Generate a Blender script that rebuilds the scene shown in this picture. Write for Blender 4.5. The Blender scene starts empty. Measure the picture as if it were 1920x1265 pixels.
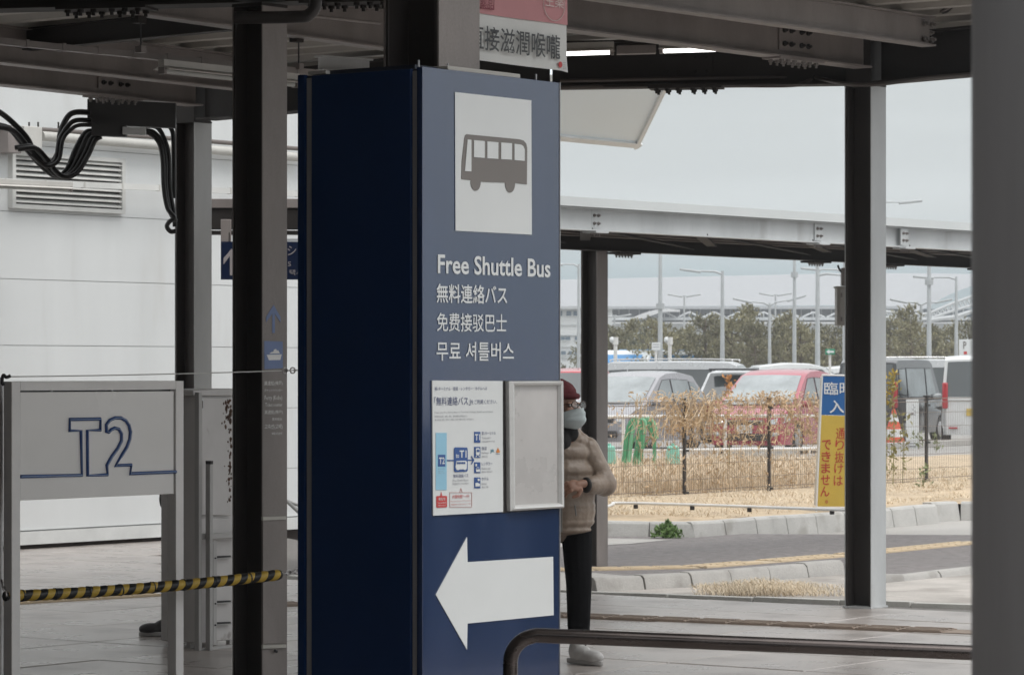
import bpy, bmesh, math, random
from mathutils import Vector, Matrix, noise
R_ = math.radians
random.seed(7)
scene = bpy.context.scene
col = scene.collection
# ------------------------------------------------------------------ camera, sky, sun, exposure
F = 6300.0            # focal length in photo pixels (1920 wide)
HY = 694.0            # horizon row
CH = 1.65             # camera height
cam = bpy.data.cameras.new('camera')
cam.sensor_width = 36.0
cam.lens = F / 1920 * 36
cam.shift_y = (HY - 632.5) / 1920
cam.clip_start = 0.2
cam.clip_end = 5000
cam.dof.use_dof = True
cam.dof.focus_distance = 13.5
cam.dof.aperture_fstop = 24
co = bpy.data.objects.new('camera', cam)
co.location = (0, 0, CH)
co.rotation_euler = (R_(90), 0, 0)
col.objects.link(co)
scene.camera = co

w = bpy.data.worlds.new("World")
scene.world = w
w.use_nodes = True
nt = w.node_tree
nt.nodes.clear()
N = nt.nodes.new
L = nt.links.new
out = N('ShaderNodeOutputWorld'); bg = N('ShaderNodeBackground')
SUN_EL, SUN_AZ = R_(58), R_(127)      # high soft sun behind the cloud, from the right and behind the camera
sky = N('ShaderNodeTexSky'); sky.sky_type = 'NISHITA'; sky.sun_disc = False
sky.sun_elevation = SUN_EL; sky.sun_rotation = SUN_AZ
tc = N('ShaderNodeTexCoord'); sep = N('ShaderNodeSeparateXYZ')
L(tc.outputs['Generated'], sep.inputs[0])
ramp = N('ShaderNodeValToRGB')       # overcast dome: brighter towards the zenith
ramp.color_ramp.elements[0].position = 0.0; ramp.color_ramp.elements[0].color = (.48, .545, .565, 1)
ramp.color_ramp.elements[1].position = 1.0; ramp.color_ramp.elements[1].color = (1.95, 1.97, 1.98, 1)
e = ramp.color_ramp.elements.new(0.028); e.color = (.46, .565, .605, 1)
e = ramp.color_ramp.elements.new(0.045); e.color = (.64, .685, .69, 1)
e = ramp.color_ramp.elements.new(0.10); e.color = (.69, .73, .73, 1)
e = ramp.color_ramp.elements.new(0.45); e.color = (1.22, 1.25, 1.26, 1)
L(sep.outputs['Z'], ramp.inputs[0])
mp = N('ShaderNodeMapping'); mp.inputs['Scale'].default_value = (1.2, 1.2, 14)
mp.inputs['Rotation'].default_value = (0.03, .02, 0)
L(tc.outputs['Generated'], mp.inputs[0])
nz = N('ShaderNodeTexNoise'); nz.inputs['Scale'].default_value = 2.2; nz.inputs['Detail'].default_value = 5
L(mp.outputs[0], nz.inputs['Vector'])
mr = N('ShaderNodeMapRange'); mr.inputs[3].default_value = .88; mr.inputs[4].default_value = 1.13
mr.inputs[1].default_value = .3; mr.inputs[2].default_value = .7
L(nz.outputs['Fac'], mr.inputs[0])
mul = N('ShaderNodeVectorMath'); mul.operation = 'SCALE'
L(ramp.outputs[0], mul.inputs[0]); L(mr.outputs[0], mul.inputs['Scale'])
ssc = N('ShaderNodeVectorMath'); ssc.operation = 'SCALE'; ssc.inputs['Scale'].default_value = .08
L(sky.outputs[0], ssc.inputs[0])
mix = N('ShaderNodeMix'); mix.data_type = 'RGBA'; mix.inputs[0].default_value = .93
L(ssc.outputs[0], mix.inputs[6]); L(mul.outputs[0], mix.inputs[7])
L(mix.outputs[2], bg.inputs[0]); bg.inputs[1].default_value = 1.0
L(bg.outputs[0], out.inputs[0])

sl = bpy.data.lights.new('sun', 'SUN'); sl.energy = 1.4; sl.angle = R_(25); sl.color = (1, .97, .93)
so = bpy.data.objects.new('sun', sl); col.objects.link(so)
sd = Vector((math.sin(SUN_AZ) * math.cos(SUN_EL), math.cos(SUN_AZ) * math.cos(SUN_EL), math.sin(SUN_EL)))
so.rotation_euler = sd.to_track_quat('Z', 'Y').to_euler(); so.location = (0, 0, 30)
vs = scene.view_settings
vs.view_transform = 'Standard'; vs.look = 'None'; vs.exposure = 0.05; vs.gamma = 1; vs.use_curve_mapping = False
scene.cycles.max_bounces = 7; scene.cycles.diffuse_bounces = 4; scene.cycles.use_denoising = True
scene.cycles.transparent_max_bounces = 8

# ------------------------------------------------------------------ helpers
DR = Vector((.598, .8015, 0)).normalized()    # one building axis: away to the right
DL = Vector((-.8015, .598, 0)).normalized()   # the other: away to the left
UP = Vector((0, 0, 1))
def P(px, py, Y):
    return Vector(((px - 960) / F * Y, Y, CH + (HY - py) / F * Y))
def PZ(px, py, z):
    Y = (z - CH) * F / (HY - py)
    return Vector(((px - 960) / F * Y, Y, z))
def G(px, py, z=0.0):
    return PZ(px, py, z)
def pxof(v):
    return (960 + v.x / v.y * F, HY - (v.z - CH) / v.y * F)

MATS = {}
def mat(name, c, rough=.7, metal=0., var=.12, scale=3., bump=0., bscale=40., spec=.5, coat=0., emit=0., stain=None, alpha=None, trans=0., stretch=None, speck=0.):
    if name in MATS: return MATS[name]
    m = bpy.data.materials.new(name); m.use_nodes = True
    t = m.node_tree; n = t.nodes; l = t.links
    b = n['Principled BSDF']
    b.inputs['Roughness'].default_value = rough; b.inputs['Metallic'].default_value = metal
    b.inputs['Specular IOR Level'].default_value = spec
    b.inputs['Coat Weight'].default_value = coat; b.inputs['Coat Roughness'].default_value = .06
    b.inputs['Transmission Weight'].default_value = trans
    if alpha is not None: b.inputs['Alpha'].default_value = alpha
    tcn = n.new('ShaderNodeTexCoord'); vec = tcn.outputs['Object']
    if stretch:
        mpn = n.new('ShaderNodeMapping'); mpn.inputs['Scale'].default_value = stretch
        l.new(vec, mpn.inputs[0]); vec = mpn.outputs[0]
    no = n.new('ShaderNodeTexNoise'); no.inputs['Scale'].default_value = scale; no.inputs['Detail'].default_value = 7; no.inputs['Roughness'].default_value = .62
    l.new(vec, no.inputs['Vector'])
    r = n.new('ShaderNodeMapRange'); r.inputs[1].default_value = .28; r.inputs[2].default_value = .72
    r.inputs[3].default_value = 1 - var; r.inputs[4].default_value = 1 + var
    l.new(no.outputs['Fac'], r.inputs[0])
    s = n.new('ShaderNodeVectorMath'); s.operation = 'SCALE'; s.inputs[0].default_value = c[:3]
    l.new(r.outputs[0], s.inputs['Scale'])
    src = s.outputs[0]
    if speck:
        n4 = n.new('ShaderNodeTexNoise'); n4.inputs['Scale'].default_value = 130; n4.inputs['Detail'].default_value = 2
        l.new(tcn.outputs['Object'], n4.inputs['Vector'])
        r4 = n.new('ShaderNodeMapRange'); r4.inputs[1].default_value = .3; r4.inputs[2].default_value = .7
        r4.inputs[3].default_value = 1 - speck; r4.inputs[4].default_value = 1 + speck
        l.new(n4.outputs['Fac'], r4.inputs[0])
        s4 = n.new('ShaderNodeVectorMath'); s4.operation = 'SCALE'
        l.new(src, s4.inputs[0]); l.new(r4.outputs[0], s4.inputs['Scale']); src = s4.outputs[0]
    if stain:
        sc_, thr, colr = stain
        n2 = n.new('ShaderNodeTexNoise'); n2.inputs['Scale'].default_value = sc_; n2.inputs['Detail'].default_value = 8
        l.new(vec, n2.inputs['Vector'])
        r2 = n.new('ShaderNodeMapRange'); r2.inputs[1].default_value = thr; r2.inputs[2].default_value = thr + .12
        l.new(n2.outputs['Fac'], r2.inputs[0])
        mx = n.new('ShaderNodeMix'); mx.data_type = 'RGBA'
        l.new(r2.outputs[0], mx.inputs[0]); l.new(src, mx.inputs[6]); mx.inputs[7].default_value = (*colr, 1)
        src = mx.outputs[2]
    l.new(src, b.inputs['Base Color'])
    rr = n.new('ShaderNodeMapRange'); rr.inputs[1].default_value = .3; rr.inputs[2].default_value = .7
    rr.inputs[3].default_value = max(0.02, rough - .06); rr.inputs[4].default_value = min(1, rough + .06)
    l.new(no.outputs['Fac'], rr.inputs[0]); l.new(rr.outputs[0], b.inputs['Roughness'])
    if bump:
        n3 = n.new('ShaderNodeTexNoise'); n3.inputs['Scale'].default_value = bscale; n3.inputs['Detail'].default_value = 6
        l.new(vec, n3.inputs['Vector'])
        bp = n.new('ShaderNodeBump'); bp.inputs['Strength'].default_value = bump; bp.inputs['Distance'].default_value = .01
        l.new(n3.outputs['Fac'], bp.inputs['Height']); l.new(bp.outputs[0], b.inputs['Normal'])
    if emit:
        b.inputs['Emission Color'].default_value = (*c[:3], 1); b.inputs['Emission Strength'].default_value = emit
    MATS[name] = m
    return m

WM = {}      # world matrices of thing roots, by object name
def tag(o, label=None, cat=None, group=None, kind=None):
    if label: o['label'] = label
    if cat: o['category'] = cat
    if group: o['group'] = group
    if kind: o['kind'] = kind
    return o
def thing(name, label, cat, loc=(0, 0, 0), rotz=0, group=None):
    o = bpy.data.objects.new(name, None); col.objects.link(o)
    o.location = loc; o.rotation_euler = (0, 0, rotz); o.empty_display_size = .2
    WM[o.name] = Matrix.Translation(Vector(loc)) @ Matrix.Rotation(rotz, 4, 'Z')
    return tag(o, label, cat, group)
def root_of(o):
    while o.parent: o = o.parent
    return o

class MB:
    def __init__(s): s.v = []; s.f = []
    def poly(s, pts, flip=False):
        i = len(s.v); s.v += [Vector(p) for p in pts]
        k = list(range(i, i + len(pts))); s.f.append(k[::-1] if flip else k); return s
    def prism(s, pts, vec):
        """closed solid: polygon pts extruded by vec"""
        n = len(pts); pts = [Vector(p) for p in pts]; vec = Vector(vec)
        nn = Vector((0, 0, 0))
        for k in range(n):
            a, b = pts[k], pts[(k + 1) % n]
            nn += a.cross(b)
        if nn.dot(vec) > 0: pts = pts[::-1]
        i = len(s.v); s.v += pts + [p + vec for p in pts]
        s.f.append(list(range(i, i + n)))
        s.f.append(list(range(i + 2 * n - 1, i + n - 1, -1)))
        for k in range(n):
            j = (k + 1) % n
            s.f.append([i + k, i + n + k, i + n + j, i + j])
        return s
    def box(s, c, sz, ax=(Vector((1, 0, 0)), Vector((0, 1, 0)), UP)):
        c = Vector(c); a, b, d = [Vector(ax[k]) * sz[k] / 2 for k in range(3)]
        return s.prism([c - a - b - d, c + a - b - d, c + a + b - d, c - a + b - d], d * 2)
    def cyl(s, p, q, r, r2=None, n=12, caps=True):
        return s.tube([p, q], [r, r if r2 is None else r2], n, caps)
    def tube(s, pts, r, n=10, caps=True, squash=None):
        pts = [Vector(p) for p in pts]
        if not isinstance(r, (list, tuple)): r = [r] * len(pts)
        i0 = len(s.v); prev = None
        for k, p in enumerate(pts):
            a = pts[max(k - 1, 0)]; b = pts[min(k + 1, len(pts) - 1)]
            d = (b - a)
            if d.length < 1e-9: d = UP.copy()
            d.normalize()
            if prev is None:
                ref = UP if abs(d.z) < .9 else Vector((1, 0, 0))
                u = d.cross(ref).normalized()
            else:
                u = (prev - d * prev.dot(d)).normalized()
            prev = u; vv = d.cross(u)
            for j in range(n):
                t = 2 * math.pi * j / n
                s.v.append(p + (u * math.cos(t) + vv * math.sin(t)) * r[k])
        m = len(pts)
        for k in range(m - 1):
            for j in range(n):
                a = i0 + k * n + j; b = i0 + k * n + (j + 1) % n
                s.f.append([a, b, b + n, a + n])
        if caps:
            s.f.append([i0 + j for j in range(n)][::-1]); s.f.append([i0 + (m - 1) * n + j for j in range(n)])
        return s
    def ell(s, c, rad, n=12, m=8, mtx=None):
        c = Vector(c); i0 = len(s.v)
        for a in range(m + 1):
            th = math.pi * a / m
            for b in range(n):
                ph = 2 * math.pi * b / n
                v = Vector((rad[0] * math.sin(th) * math.cos(ph), rad[1] * math.sin(th) * math.sin(ph), rad[2] * math.cos(th)))
                if mtx: v = mtx @ v
                s.v.append(c + v)
        for a in range(m):
            for b in range(n):
                p = i0 + a * n + b; q = i0 + a * n + (b + 1) % n
                if a == 0: s.f.append([p, p + n, q + n])
                elif a == m - 1: s.f.append([p, p + n, q])
                else: s.f.append([p, p + n, q + n, q])
        return s
    def build(s, name, m, parent=None, kind=None, label=None, smooth=None, bevel=0., bseg=2, world=True, group=None, cat=None, weld=False):
        me = bpy.data.meshes.new(name)
        vv = s.v
        if parent is not None and world:
            inv = WM[root_of(parent).name].inverted()
            vv = [inv @ p for p in s.v]
        me.from_pydata([tuple(p) for p in vv], [], s.f); me.materials.append(m)
        me.validate()
        if weld:
            bm = bmesh.new(); bm.from_mesh(me); bmesh.ops.remove_doubles(bm, verts=bm.verts, dist=1e-5)
            bmesh.ops.recalc_face_normals(bm, faces=bm.faces); bm.to_mesh(me); bm.free()
        o = bpy.data.objects.new(name, me); col.objects.link(o)
        if parent is not None: o.parent = parent
        if smooth:
            me.shade_smooth(); me.set_sharp_from_angle(angle=R_(smooth))
        if bevel:
            md = o.modifiers.new('bevel', 'BEVEL'); md.width = bevel; md.segments = bseg; md.limit_method = 'ANGLE'; md.angle_limit = R_(35)
            md.harden_normals = False
            me.shade_smooth(); me.set_sharp_from_angle(angle=R_(40))
        return tag(o, label, cat, group, kind)

def on_world(o, cen):
    """give a single-mesh thing an origin at its base"""
    cen = Vector(cen); me = o.data
    for v in me.vertices: v.co -= cen
    o.location = cen
    return o

# text -> mesh in the plane, fitted to a box given in plane coordinates
_tc = {}
def text_geo(s, bold=0.0, spacing=1.0, res=2):
    key = (s, bold, spacing, res)
    if key in _tc: return _tc[key]
    c = bpy.data.curves.new('t', 'FONT'); c.body = s; c.resolution_u = res; c.offset = bold; c.space_character = spacing
    c.fill_mode = 'FRONT'
    o = bpy.data.objects.new('t', c); col.objects.link(o)
    dg = bpy.context.evaluated_depsgraph_get(); dg.update()
    me = bpy.data.meshes.new_from_object(o.evaluated_get(dg))
    vs_ = [(v.co.x, v.co.y) for v in me.vertices]; fs = [list(p.vertices) for p in me.polygons]
    bpy.data.objects.remove(o); bpy.data.curves.remove(c); bpy.data.meshes.remove(me)
    x0 = min(v[0] for v in vs_); x1 = max(v[0] for v in vs_); y0 = min(v[1] for v in vs_); y1 = max(v[1] for v in vs_)
    vs_ = [((v[0] - x0) / (x1 - x0), (v[1] - y0) / (y1 - y0)) for v in vs_]
    _tc[key] = (vs_, fs, (x1 - x0) / (y1 - y0))
    return _tc[key]
class Face:
    """vertical plane through O along U; maps photo pixels to points on it"""
    def __init__(s, O, U, nrm=None):
        s.O = Vector(O); s.U = Vector(U).normalized()
        n = s.U.cross(UP).normalized()
        if n.y > 0: n = -n
        s.n = n if nrm is None else Vector(nrm)
    def uz(s, px, py):
        k = (px - 960) / F
        u = (k * s.O.y - s.O.x) / (s.U.x - k * s.U.y)
        Y = s.O.y + u * s.U.y
        return (u, CH + (HY - py) / F * Y)
    def at(s, u, z, off=0.):
        return Vector((s.O.x, s.O.y, 0)) + s.U * u + UP * z + s.n * off
    def p(s, px, py, off=0.):
        u, z = s.uz(px, py); return s.at(u, z, off)
    def slab(s, name, m, parent, pts, th, off=0., label=None, bevel=0., px=True, kind=None):
        """flat plate of given outline, standing off the plane"""
        uz = [s.uz(*q) for q in pts] if px else pts
        return MB().prism([s.at(u, z, off) for u, z in uz], s.n * th).build(name, m, parent, label=label, bevel=bevel, kind=kind)
    def text(s, string, m, parent, x0, yt, x1, yb, off=.002, bold=0., spacing=1., px=True, name='lettering', res=2):
        """x0,yt = top-left, x1,yb = bottom-right measured at the LEFT end in height"""
        if px:
            u0, zt = s.uz(x0, yt); _, zb = s.uz(x0, yb); u1, _ = s.uz(x1, yt)
        else: u0, zt, u1, zb = x0, yt, x1, yb
        v, f, _a = text_geo(string, bold, spacing, res)
        mb = MB()
        mb.v = [s.at(u0 + (u1 - u0) * a, zb + (zt - zb) * b, off) for a, b in v]
        a, b, c = [mb.v[k] for k in f[0][:3]]
        fl = (b - a).cross(c - a).dot(s.n) < 0
        mb.f = [k[::-1] if fl else k for k in f]
        return mb.build(name, m, parent)

def dup(o, loc=None, rotz=None, label=None, group=None):
    c = o.copy(); col.objects.link(c)
    if loc is not None: c.location = loc
    if rotz is not None: c.rotation_euler = (0, 0, rotz)
    if label: c['label'] = label
    if group: c['group'] = group
    def kids(a, b):
        for ch in list(a.children):
            d = ch.copy(); col.objects.link(d); d.parent = b; kids(ch, d)
    kids(o, c)
    return c
def shared(name, me, parent, M, m=None, label=None):
    """a piece that shares mesh data; M is a world matrix"""
    o = bpy.data.objects.new(name, me); col.objects.link(o)
    if parent is not None:
        o.parent = parent; M = WM[root_of(parent).name].inverted() @ M
    o.matrix_basis = M
    return o

# ------------------------------------------------------------------ materials
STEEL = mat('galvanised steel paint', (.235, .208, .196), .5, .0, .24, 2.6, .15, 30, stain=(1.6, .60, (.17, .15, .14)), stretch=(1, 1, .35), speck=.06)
STEEL2 = mat('pale grey steel paint', (.50, .515, .52), .5, .0, .16, 2.0, .12, 30, stain=(2.2, .62, (.36, .36, .355)), stretch=(1, 1, .3), speck=.05)
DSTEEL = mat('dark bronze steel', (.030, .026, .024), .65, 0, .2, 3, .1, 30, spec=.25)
BOLT = mat('bolt steel', (.22, .2, .19), .5, .3, .2, 9)
DECK = mat('folded roof sheet', (.36, .34, .31), .5, .0, .14, 1.4, stain=(3., .66, (.3, .28, .24)))
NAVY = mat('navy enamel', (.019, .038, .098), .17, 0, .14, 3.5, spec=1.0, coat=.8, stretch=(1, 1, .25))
NAVYD = mat('navy enamel shaded side', (.003, .017, .066), .32, 0, .12, 2.5, spec=.25)  # darker navy copy, stands in for shade on the sign's sides
ALU = mat('aluminium channel', (.38, .38, .39), .38, .5, .08, 3)
ALU2 = mat('brushed aluminium frame', (.60, .60, .59), .42, .3, .08, 6, stretch=(1, 1, 8))
WHITEV = mat('white vinyl', (.66, .68, .68), .6, 0, .03, 6)
PAPER = mat('white poster sheet', (.64, .66, .66), .55, 0, .03, 6)
BUSG = mat('grey brown print', (.185, .17, .16), .6, 0, .05, 6)
BLUEP = mat('blue print', (.035, .09, .27), .5, 0, .05, 6)
DBLUEP = mat('dark blue print', (.05, .065, .16), .6, 0, .05, 6)
LBLUEP = mat('light blue print', (.27, .50, .64), .6, 0, .05, 6)
REDP = mat('red print', (.50, .05, .05), .6, 0, .05, 6)
GREYP = mat('grey print', (.25, .25, .28), .6, 0, .05, 6)
NAVYGLASS = mat('blue sign face', (.003, .012, .046), .35, 0, .08, 2)
WALLW = mat('white metal wall panel', (.66, .675, .675), .45, 0, .06, 1.6, stain=(2.2, .60, (.60, .605, .595)), stretch=(1, 1, .15))
GAP = mat('dark joint', (.03, .03, .03), .8)
BLACKR = mat('black rubber cable', (.012, .011, .011), .45, 0, .2, 9)
YEL = mat('yellow vinyl', (.60, .40, .06), .4, 0, .12, 15)
BLK = mat('black vinyl', (.012, .012, .014), .35, 0, .1, 15)
CONC = mat('paving concrete', (.44, .425, .405), .8, 0, .15, 1.1, .25, 60, stain=(.9, .56, (.36, .34, .325)), speck=.16)
KERB = mat('kerb concrete', (.38, .365, .345), .85, 0, .16, 1.8, .3, 50, stain=(3.2, .56, (.30, .285, .265)), speck=.15)
KERBL = mat('pale kerb concrete', (.46, .45, .43), .85, 0, .14, 1.8, .3, 50, stain=(3.2, .58, (.36, .345, .32)), speck=.15)
ASPH = mat('asphalt', (.205, .188, .184), .85, 0, .34, 9, .8, 45, stain=(1.3, .57, (.20, .19, .185)), speck=.5, spec=.3)
DRYG = mat('dry grass', (.50, .375, .235), .85, 0, .25, 2.5)
DRYL = mat('dry vine leaf', (.52, .38, .24), .8, 0, .4, 6)
SOIL = mat('dry soil', (.46, .36, .245), .92, 0, .22, 1.3, .5, 20, stain=(2., .55, (.33, .25, .17)), speck=.3)
LEAFG = mat('green weed leaf', (.17, .27, .09), .6, 0, .3, 8)
BLACKP = mat('black powder coat', (.02, .018, .018), .5, 0, .2, 5)
# ================================================================== GROUND
ROADZ = -.10
def sheet(name, pts, z, m, th=0.0):
    return tag(MB().poly([(p[0], p[1], z) for p in pts]).build(name, m), kind='structure')
# far ground: one sheet to the horizon
mb = MB(); mb.poly([(-900, -300, -.16), (900, -300, -.16), (900, 1600, -.16), (-900, 1600, -.16)])
tag(mb.build('ground', mat('far ground concrete', (.36, .345, .325), .9, 0, .12, .15, .2, 10, speck=.1)), kind='structure')
# parking lot surface beyond the fence
lot = [G(1040, 868, -.02), G(1900, 848, -.02)]
sheet('parking_lot', [(lot[0].x - 30, lot[0].y), (lot[1].x + 30, lot[1].y), (90, 135), (-60, 135)], -.03,
      mat('lot asphalt', (.30, .29, .275), .9, 0, .12, .3, .2, 30, speck=.15))
# road
rd = sheet('road', [(-22, 24.0), (16, 19), (24, 34), (-14, 37.5)], ROADZ, ASPH)
# pavement under the canopy: paving slabs with recessed joints
def inframe(v, mgx=60, mgy=60):
    if v.y < 1: return False
    x, y = pxof(v); return -mgx < x < 1850 + mgx and 600 < y < 1265 + mgy
# far edge of the pavement: polyline in world
EDGE = [G(330, 1022), G(560, 1078), G(1110, 1107), G(1587, 1122), G(1830, 1133)]
pave = tag(MB().poly([(-60, -40, -.035), (40, -40, -.035), (40, 19, -.035), tuple(EDGE[4].xy) + (-.035,), tuple(EDGE[3].xy) + (-.035,), tuple(EDGE[2].xy) + (-.035,),
      (-3.0, 36, -.035), (-60, 36, -.035)]).build('pavement', mat('joint mortar', (.16, .15, .14), .95, 0, .15, 3)), kind='structure')
WM[pave.name] = Matrix.Identity(4)
SL = .90
PN = Vector((DR.y, -DR.x, 0))      # towards the open right side
def slab_ok(c):
    # on the paved side of the far kerb line (right half)
    a, b = EDGE[2].xy, EDGE[4].xy
    t = (c.x - a.x) / (b.x - a.x)
    if c.x > EDGE[2].x - 1.0:
        return c.y < a.y + (b.y - a.y) * t - .55
    e0 = EDGE[1]
    if c.x > e0.x - 1: return c.y < e0.y + (c.x - e0.x) * (a.y - e0.y) / (a.x - e0.x) - .6
    return c.y < 34
slabs = []
for i in range(-20, 45):
    for j in range(-10, 45):
        c = DR * (i * SL) + DL * (j * SL + .3)
        if slab_ok(c) and inframe(c, 90, 70): slabs.append(c)
slabs.sort(key=lambda c: c.y)
PV = [mat('paving slab tone %d' % k, tuple(a * t for a in (.37, .332, .308)), .30, 0, .24, 1.1, .22, 50, spec=.8, stain=(1.3, .54, tuple(a * t * .75 for a in (.34, .30, .275))), speck=.14)
      for k, t in enumerate((1., .93, 1.06, .98))]
import collections
def slab_mesh(m, z=.0):
    h = SL / 2 - .004; q = h - .006
    b = MB(); b.v = [Vector(p) for p in [(-h, -h, -.04), (h, -h, -.04), (h, h, -.04), (-h, h, -.04), (-h, -h, -.004), (h, -h, -.004), (h, h, -.004), (-h, h, -.004), (-q, -q, 0), (q, -q, 0), (q, q, 0), (-q, q, 0)]]
    b.f = [[0, 1, 5, 4], [1, 2, 6, 5], [2, 3, 7, 6], [3, 0, 4, 7], [4, 5, 9, 8], [5, 6, 10, 9], [6, 7, 11, 10], [7, 4, 8, 11], [8, 9, 10, 11]]
    o = b.build('paving_slab', m); me = o.data; bpy.data.objects.remove(o); return me
SM = [slab_mesh(m) for m in PV]
RM = Matrix(((DR.x, DL.x, 0, 0), (DR.y, DL.y, 0, 0), (0, 0, 1, 0), (0, 0, 0, 1)))
random.seed(3)
rest = []
for k, c in enumerate(slabs):
    if k < 290:
        o = shared('paving_slab', random.choice(SM), pave, Matrix.Translation((c.x, c.y, random.uniform(-.002, .002))) @ RM @ Matrix.Rotation(random.choice((0, math.pi / 2, math.pi)), 4, 'Z'))
    else: rest.append(c)
mb = MB()
ii = set((round(c.x, 2), round(c.y, 2)) for c in slabs[:290])
for i in range(-40, 50):
    for j in range(-30, 48):
        c = DR * (i * SL) + DL * (j * SL + .3)
        if (round(c.x, 2), round(c.y, 2)) in ii: continue
        if not slab_ok(c) or c.y > 36 or c.y < -28 or c.x < -30 or c.x > 26: continue
        h = SL / 2 - .004
        mb.poly([c - DR * h - DL * h, c + DR * h - DL * h, c + DR * h + DL * h, c - DR * h + DL * h])
mb.build('paving_slabs_beyond', PV[0], pave, kind='stuff')
# tactile guide strips let into the paving
TACT = mat('worn yellow tactile tile', (.58, .47, .33), .8, 0, .2, 4, .3, 30)
TACTD = mat('brown tactile tile', (.26, .205, .165), .8, 0, .25, 4, .3, 30)
def strip(name, a, b, wd, m, z0, rib=True, tile=.3, label=None, bars=4):
    a = Vector(a); b = Vector(b); a.z = b.z = 0; d = (b - a); n = int(d.length / tile); d.normalize(); s = Vector((-d.y, d.x, 0))
    base = MB().box((a + b) / 2 + UP * (z0 - .004), ((b - a).length, wd, .012), (d, s, UP)).build(name, m)
    base['kind'] = 'structure'
    WM[base.name] = Matrix.Identity(4)
    t = MB().box((0, 0, .004), (tile - .012, wd - .012, .008))
    for q in range(bars):
        y = (q - (bars - 1) / 2) * wd / bars
        t.box((0, y, .0105), (tile * .86, wd / bars * .45, .005))
    o = t.build('tactile_tile', m); me = o.data; bpy.data.objects.remove(o)
    Rm = Matrix(((d.x, s.x, 0, 0), (d.y, s.y, 0, 0), (0, 0, 1, 0), (0, 0, 0, 1)))
    for k in range(n):
        c = a + d * (k + .5) * tile + UP * z0
        if not inframe(c, 20, 10): continue
        shared('tactile_tile', me, base, Matrix.Translation(c) @ Rm)
    return base
strip('guide_paving', G(860, 1146), G(1860, 1187), .28, TACTD, .004)
strip('guide_paving', G(-30, 1133), G(300, 1114), .3, TACT, .004)
strip('guide_paving', G(440, 1139), G(585, 1131), .28, TACTD, .004)
# steel-edged drain line at the pavement's far edge
# kerbs --------------------------------------------------------------
def kerb(name, pix, z0, h, wd, m, side, n_per=None, ln=.6, gap=.012, pre=None, sl=.028):
    """row of kerb stones along a polyline of photo points at ground level z0; side = +1 adds width away"""
    pts = [G(x, y, z0) for x, y in pix] if pre is None else [Vector(p) for p in pre]
    root = None
    first = True
    K = []
    for k in range(len(pts) - 1):
        a, b = pts[k], pts[k + 1]; d = b - a; n = max(1, round(d.length / ln)); 
        for q in range(n):
            K.append((a + d * (q / n), a + d * ((q + 1) / n)))
    base = MB().prism([K[0][0] + Vector((0, 0, -.3)), K[-1][1] + Vector((0, 0, -.3)), K[-1][1] + Vector((0, .02, -.3)), K[0][0] + Vector((0, .02, -.3))], (0, 0, .02)).build(name, GAP)
    tag(base, kind='structure'); WM[base.name] = Matrix.Identity(4)
    for a, b in K:
        d = (b - a).normalized(); s = Vector((-d.y, d.x, 0)) * side
        a2 = a + d * gap / 2 + UP * random.uniform(-.006, .006) + s * random.uniform(-.006, .006); b2 = b - d * gap / 2 + UP * random.uniform(-.006, .006)
        mb = MB(); c = .025
        prof = [(-sl, -.15), (sl, h - c), (sl + c, h), (wd + sl - .01, h), (wd + sl, -.15)]
        mb.prism([a2 + s * x + UP * z for x, z in prof], b2 - a2)
        mb.build('kerb_stone', m, base, bevel=.004)
    return base
K1 = kerb('kerb', [(930, 1002), (1132, 1005), (1302, 1007), (1587, 986), (1760, 971)], ROADZ, .16, .15, KERBL, 1, sl=.025)
kerb('kerb', [(1752, 969), (1800, 966), (1990, 968)], ROADZ, .17, .16, KERBL, 1, ln=.8, sl=.025)
kerb('kerb', [(1120, 1110), (1300, 1099), (1587, 1075)], ROADZ + .03, .11, .13, KERB, 1, ln=.6)
kerb('kerb', [(1662, 1091), (1700, 1090), (1960, 1062)], ROADZ + .01, .055, .12, KERB, 1, ln=.7)
# pavement far edge kerb
kerb('pavement_edge', None, -.09, .093, .12, mat('edge concrete', (.50, .49, .46), .8, 0, .1, 2, .2, 40, speck=.1), -1, ln=.6,
     pre=[EDGE[0] * 1 + Vector((0, 0, -.09)), EDGE[1] + Vector((0, 0, -.09)), EDGE[2] + Vector((0, 0, -.09)), EDGE[3] + Vector((0, 0, -.09)), EDGE[4] + Vector((.6, -.2, -.09))])
# concrete wedge + dry verge between pavement edge and near kerb
wz = ROADZ + .03
wp = [G(1100, 1108.5, wz), G(1587, 1123.5, wz), G(1900, 1138, wz), G(1960, 1063, wz), G(1662, 1092, wz), G(1587, 1076, wz), G(1300, 1100, wz)]
tag(MB().poly([tuple(p) for p in wp]).build('verge', mat('gravelly verge', (.42, .39, .36), .95, 0, .2, 1.5, .5, 35, stain=(1.4, .5, (.30, .275, .25)), speck=.35)), kind='structure')
# pale concrete patch on the road's near side, left
cw = ROADZ + .004
tag(MB().poly([tuple(G(x, y, cw)) for x, y in [(930, 1108), (1130, 1108), (1300, 1100), (1250, 1085), (1110, 1073), (930, 1071)]]).build('concrete_apron', mat('apron concrete', (.37, .355, .335), .85, 0, .12, 1.2, .3, 50, speck=.15)), kind='structure')
tag(MB().poly([tuple(G(x, y, cw)) for x, y in [(900, 1012), (1110, 1008), (1260, 1011), (1180, 1019), (900, 1032)]]).build('gutter_apron', MATS['apron concrete']), kind='structure')
# yellow tactile strip across the road area
mbx = [G(x, y, ROADZ + .004) for x, y in [(1000, 1068), (1110, 1067), (1300, 1063), (1440, 1052), (1587, 1040), (1840, 1015)]]
for a, b in zip(mbx[:-1], mbx[1:]):
    o = strip('guide_paving', a, b, .3, TACT, ROADZ + .006)
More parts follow.
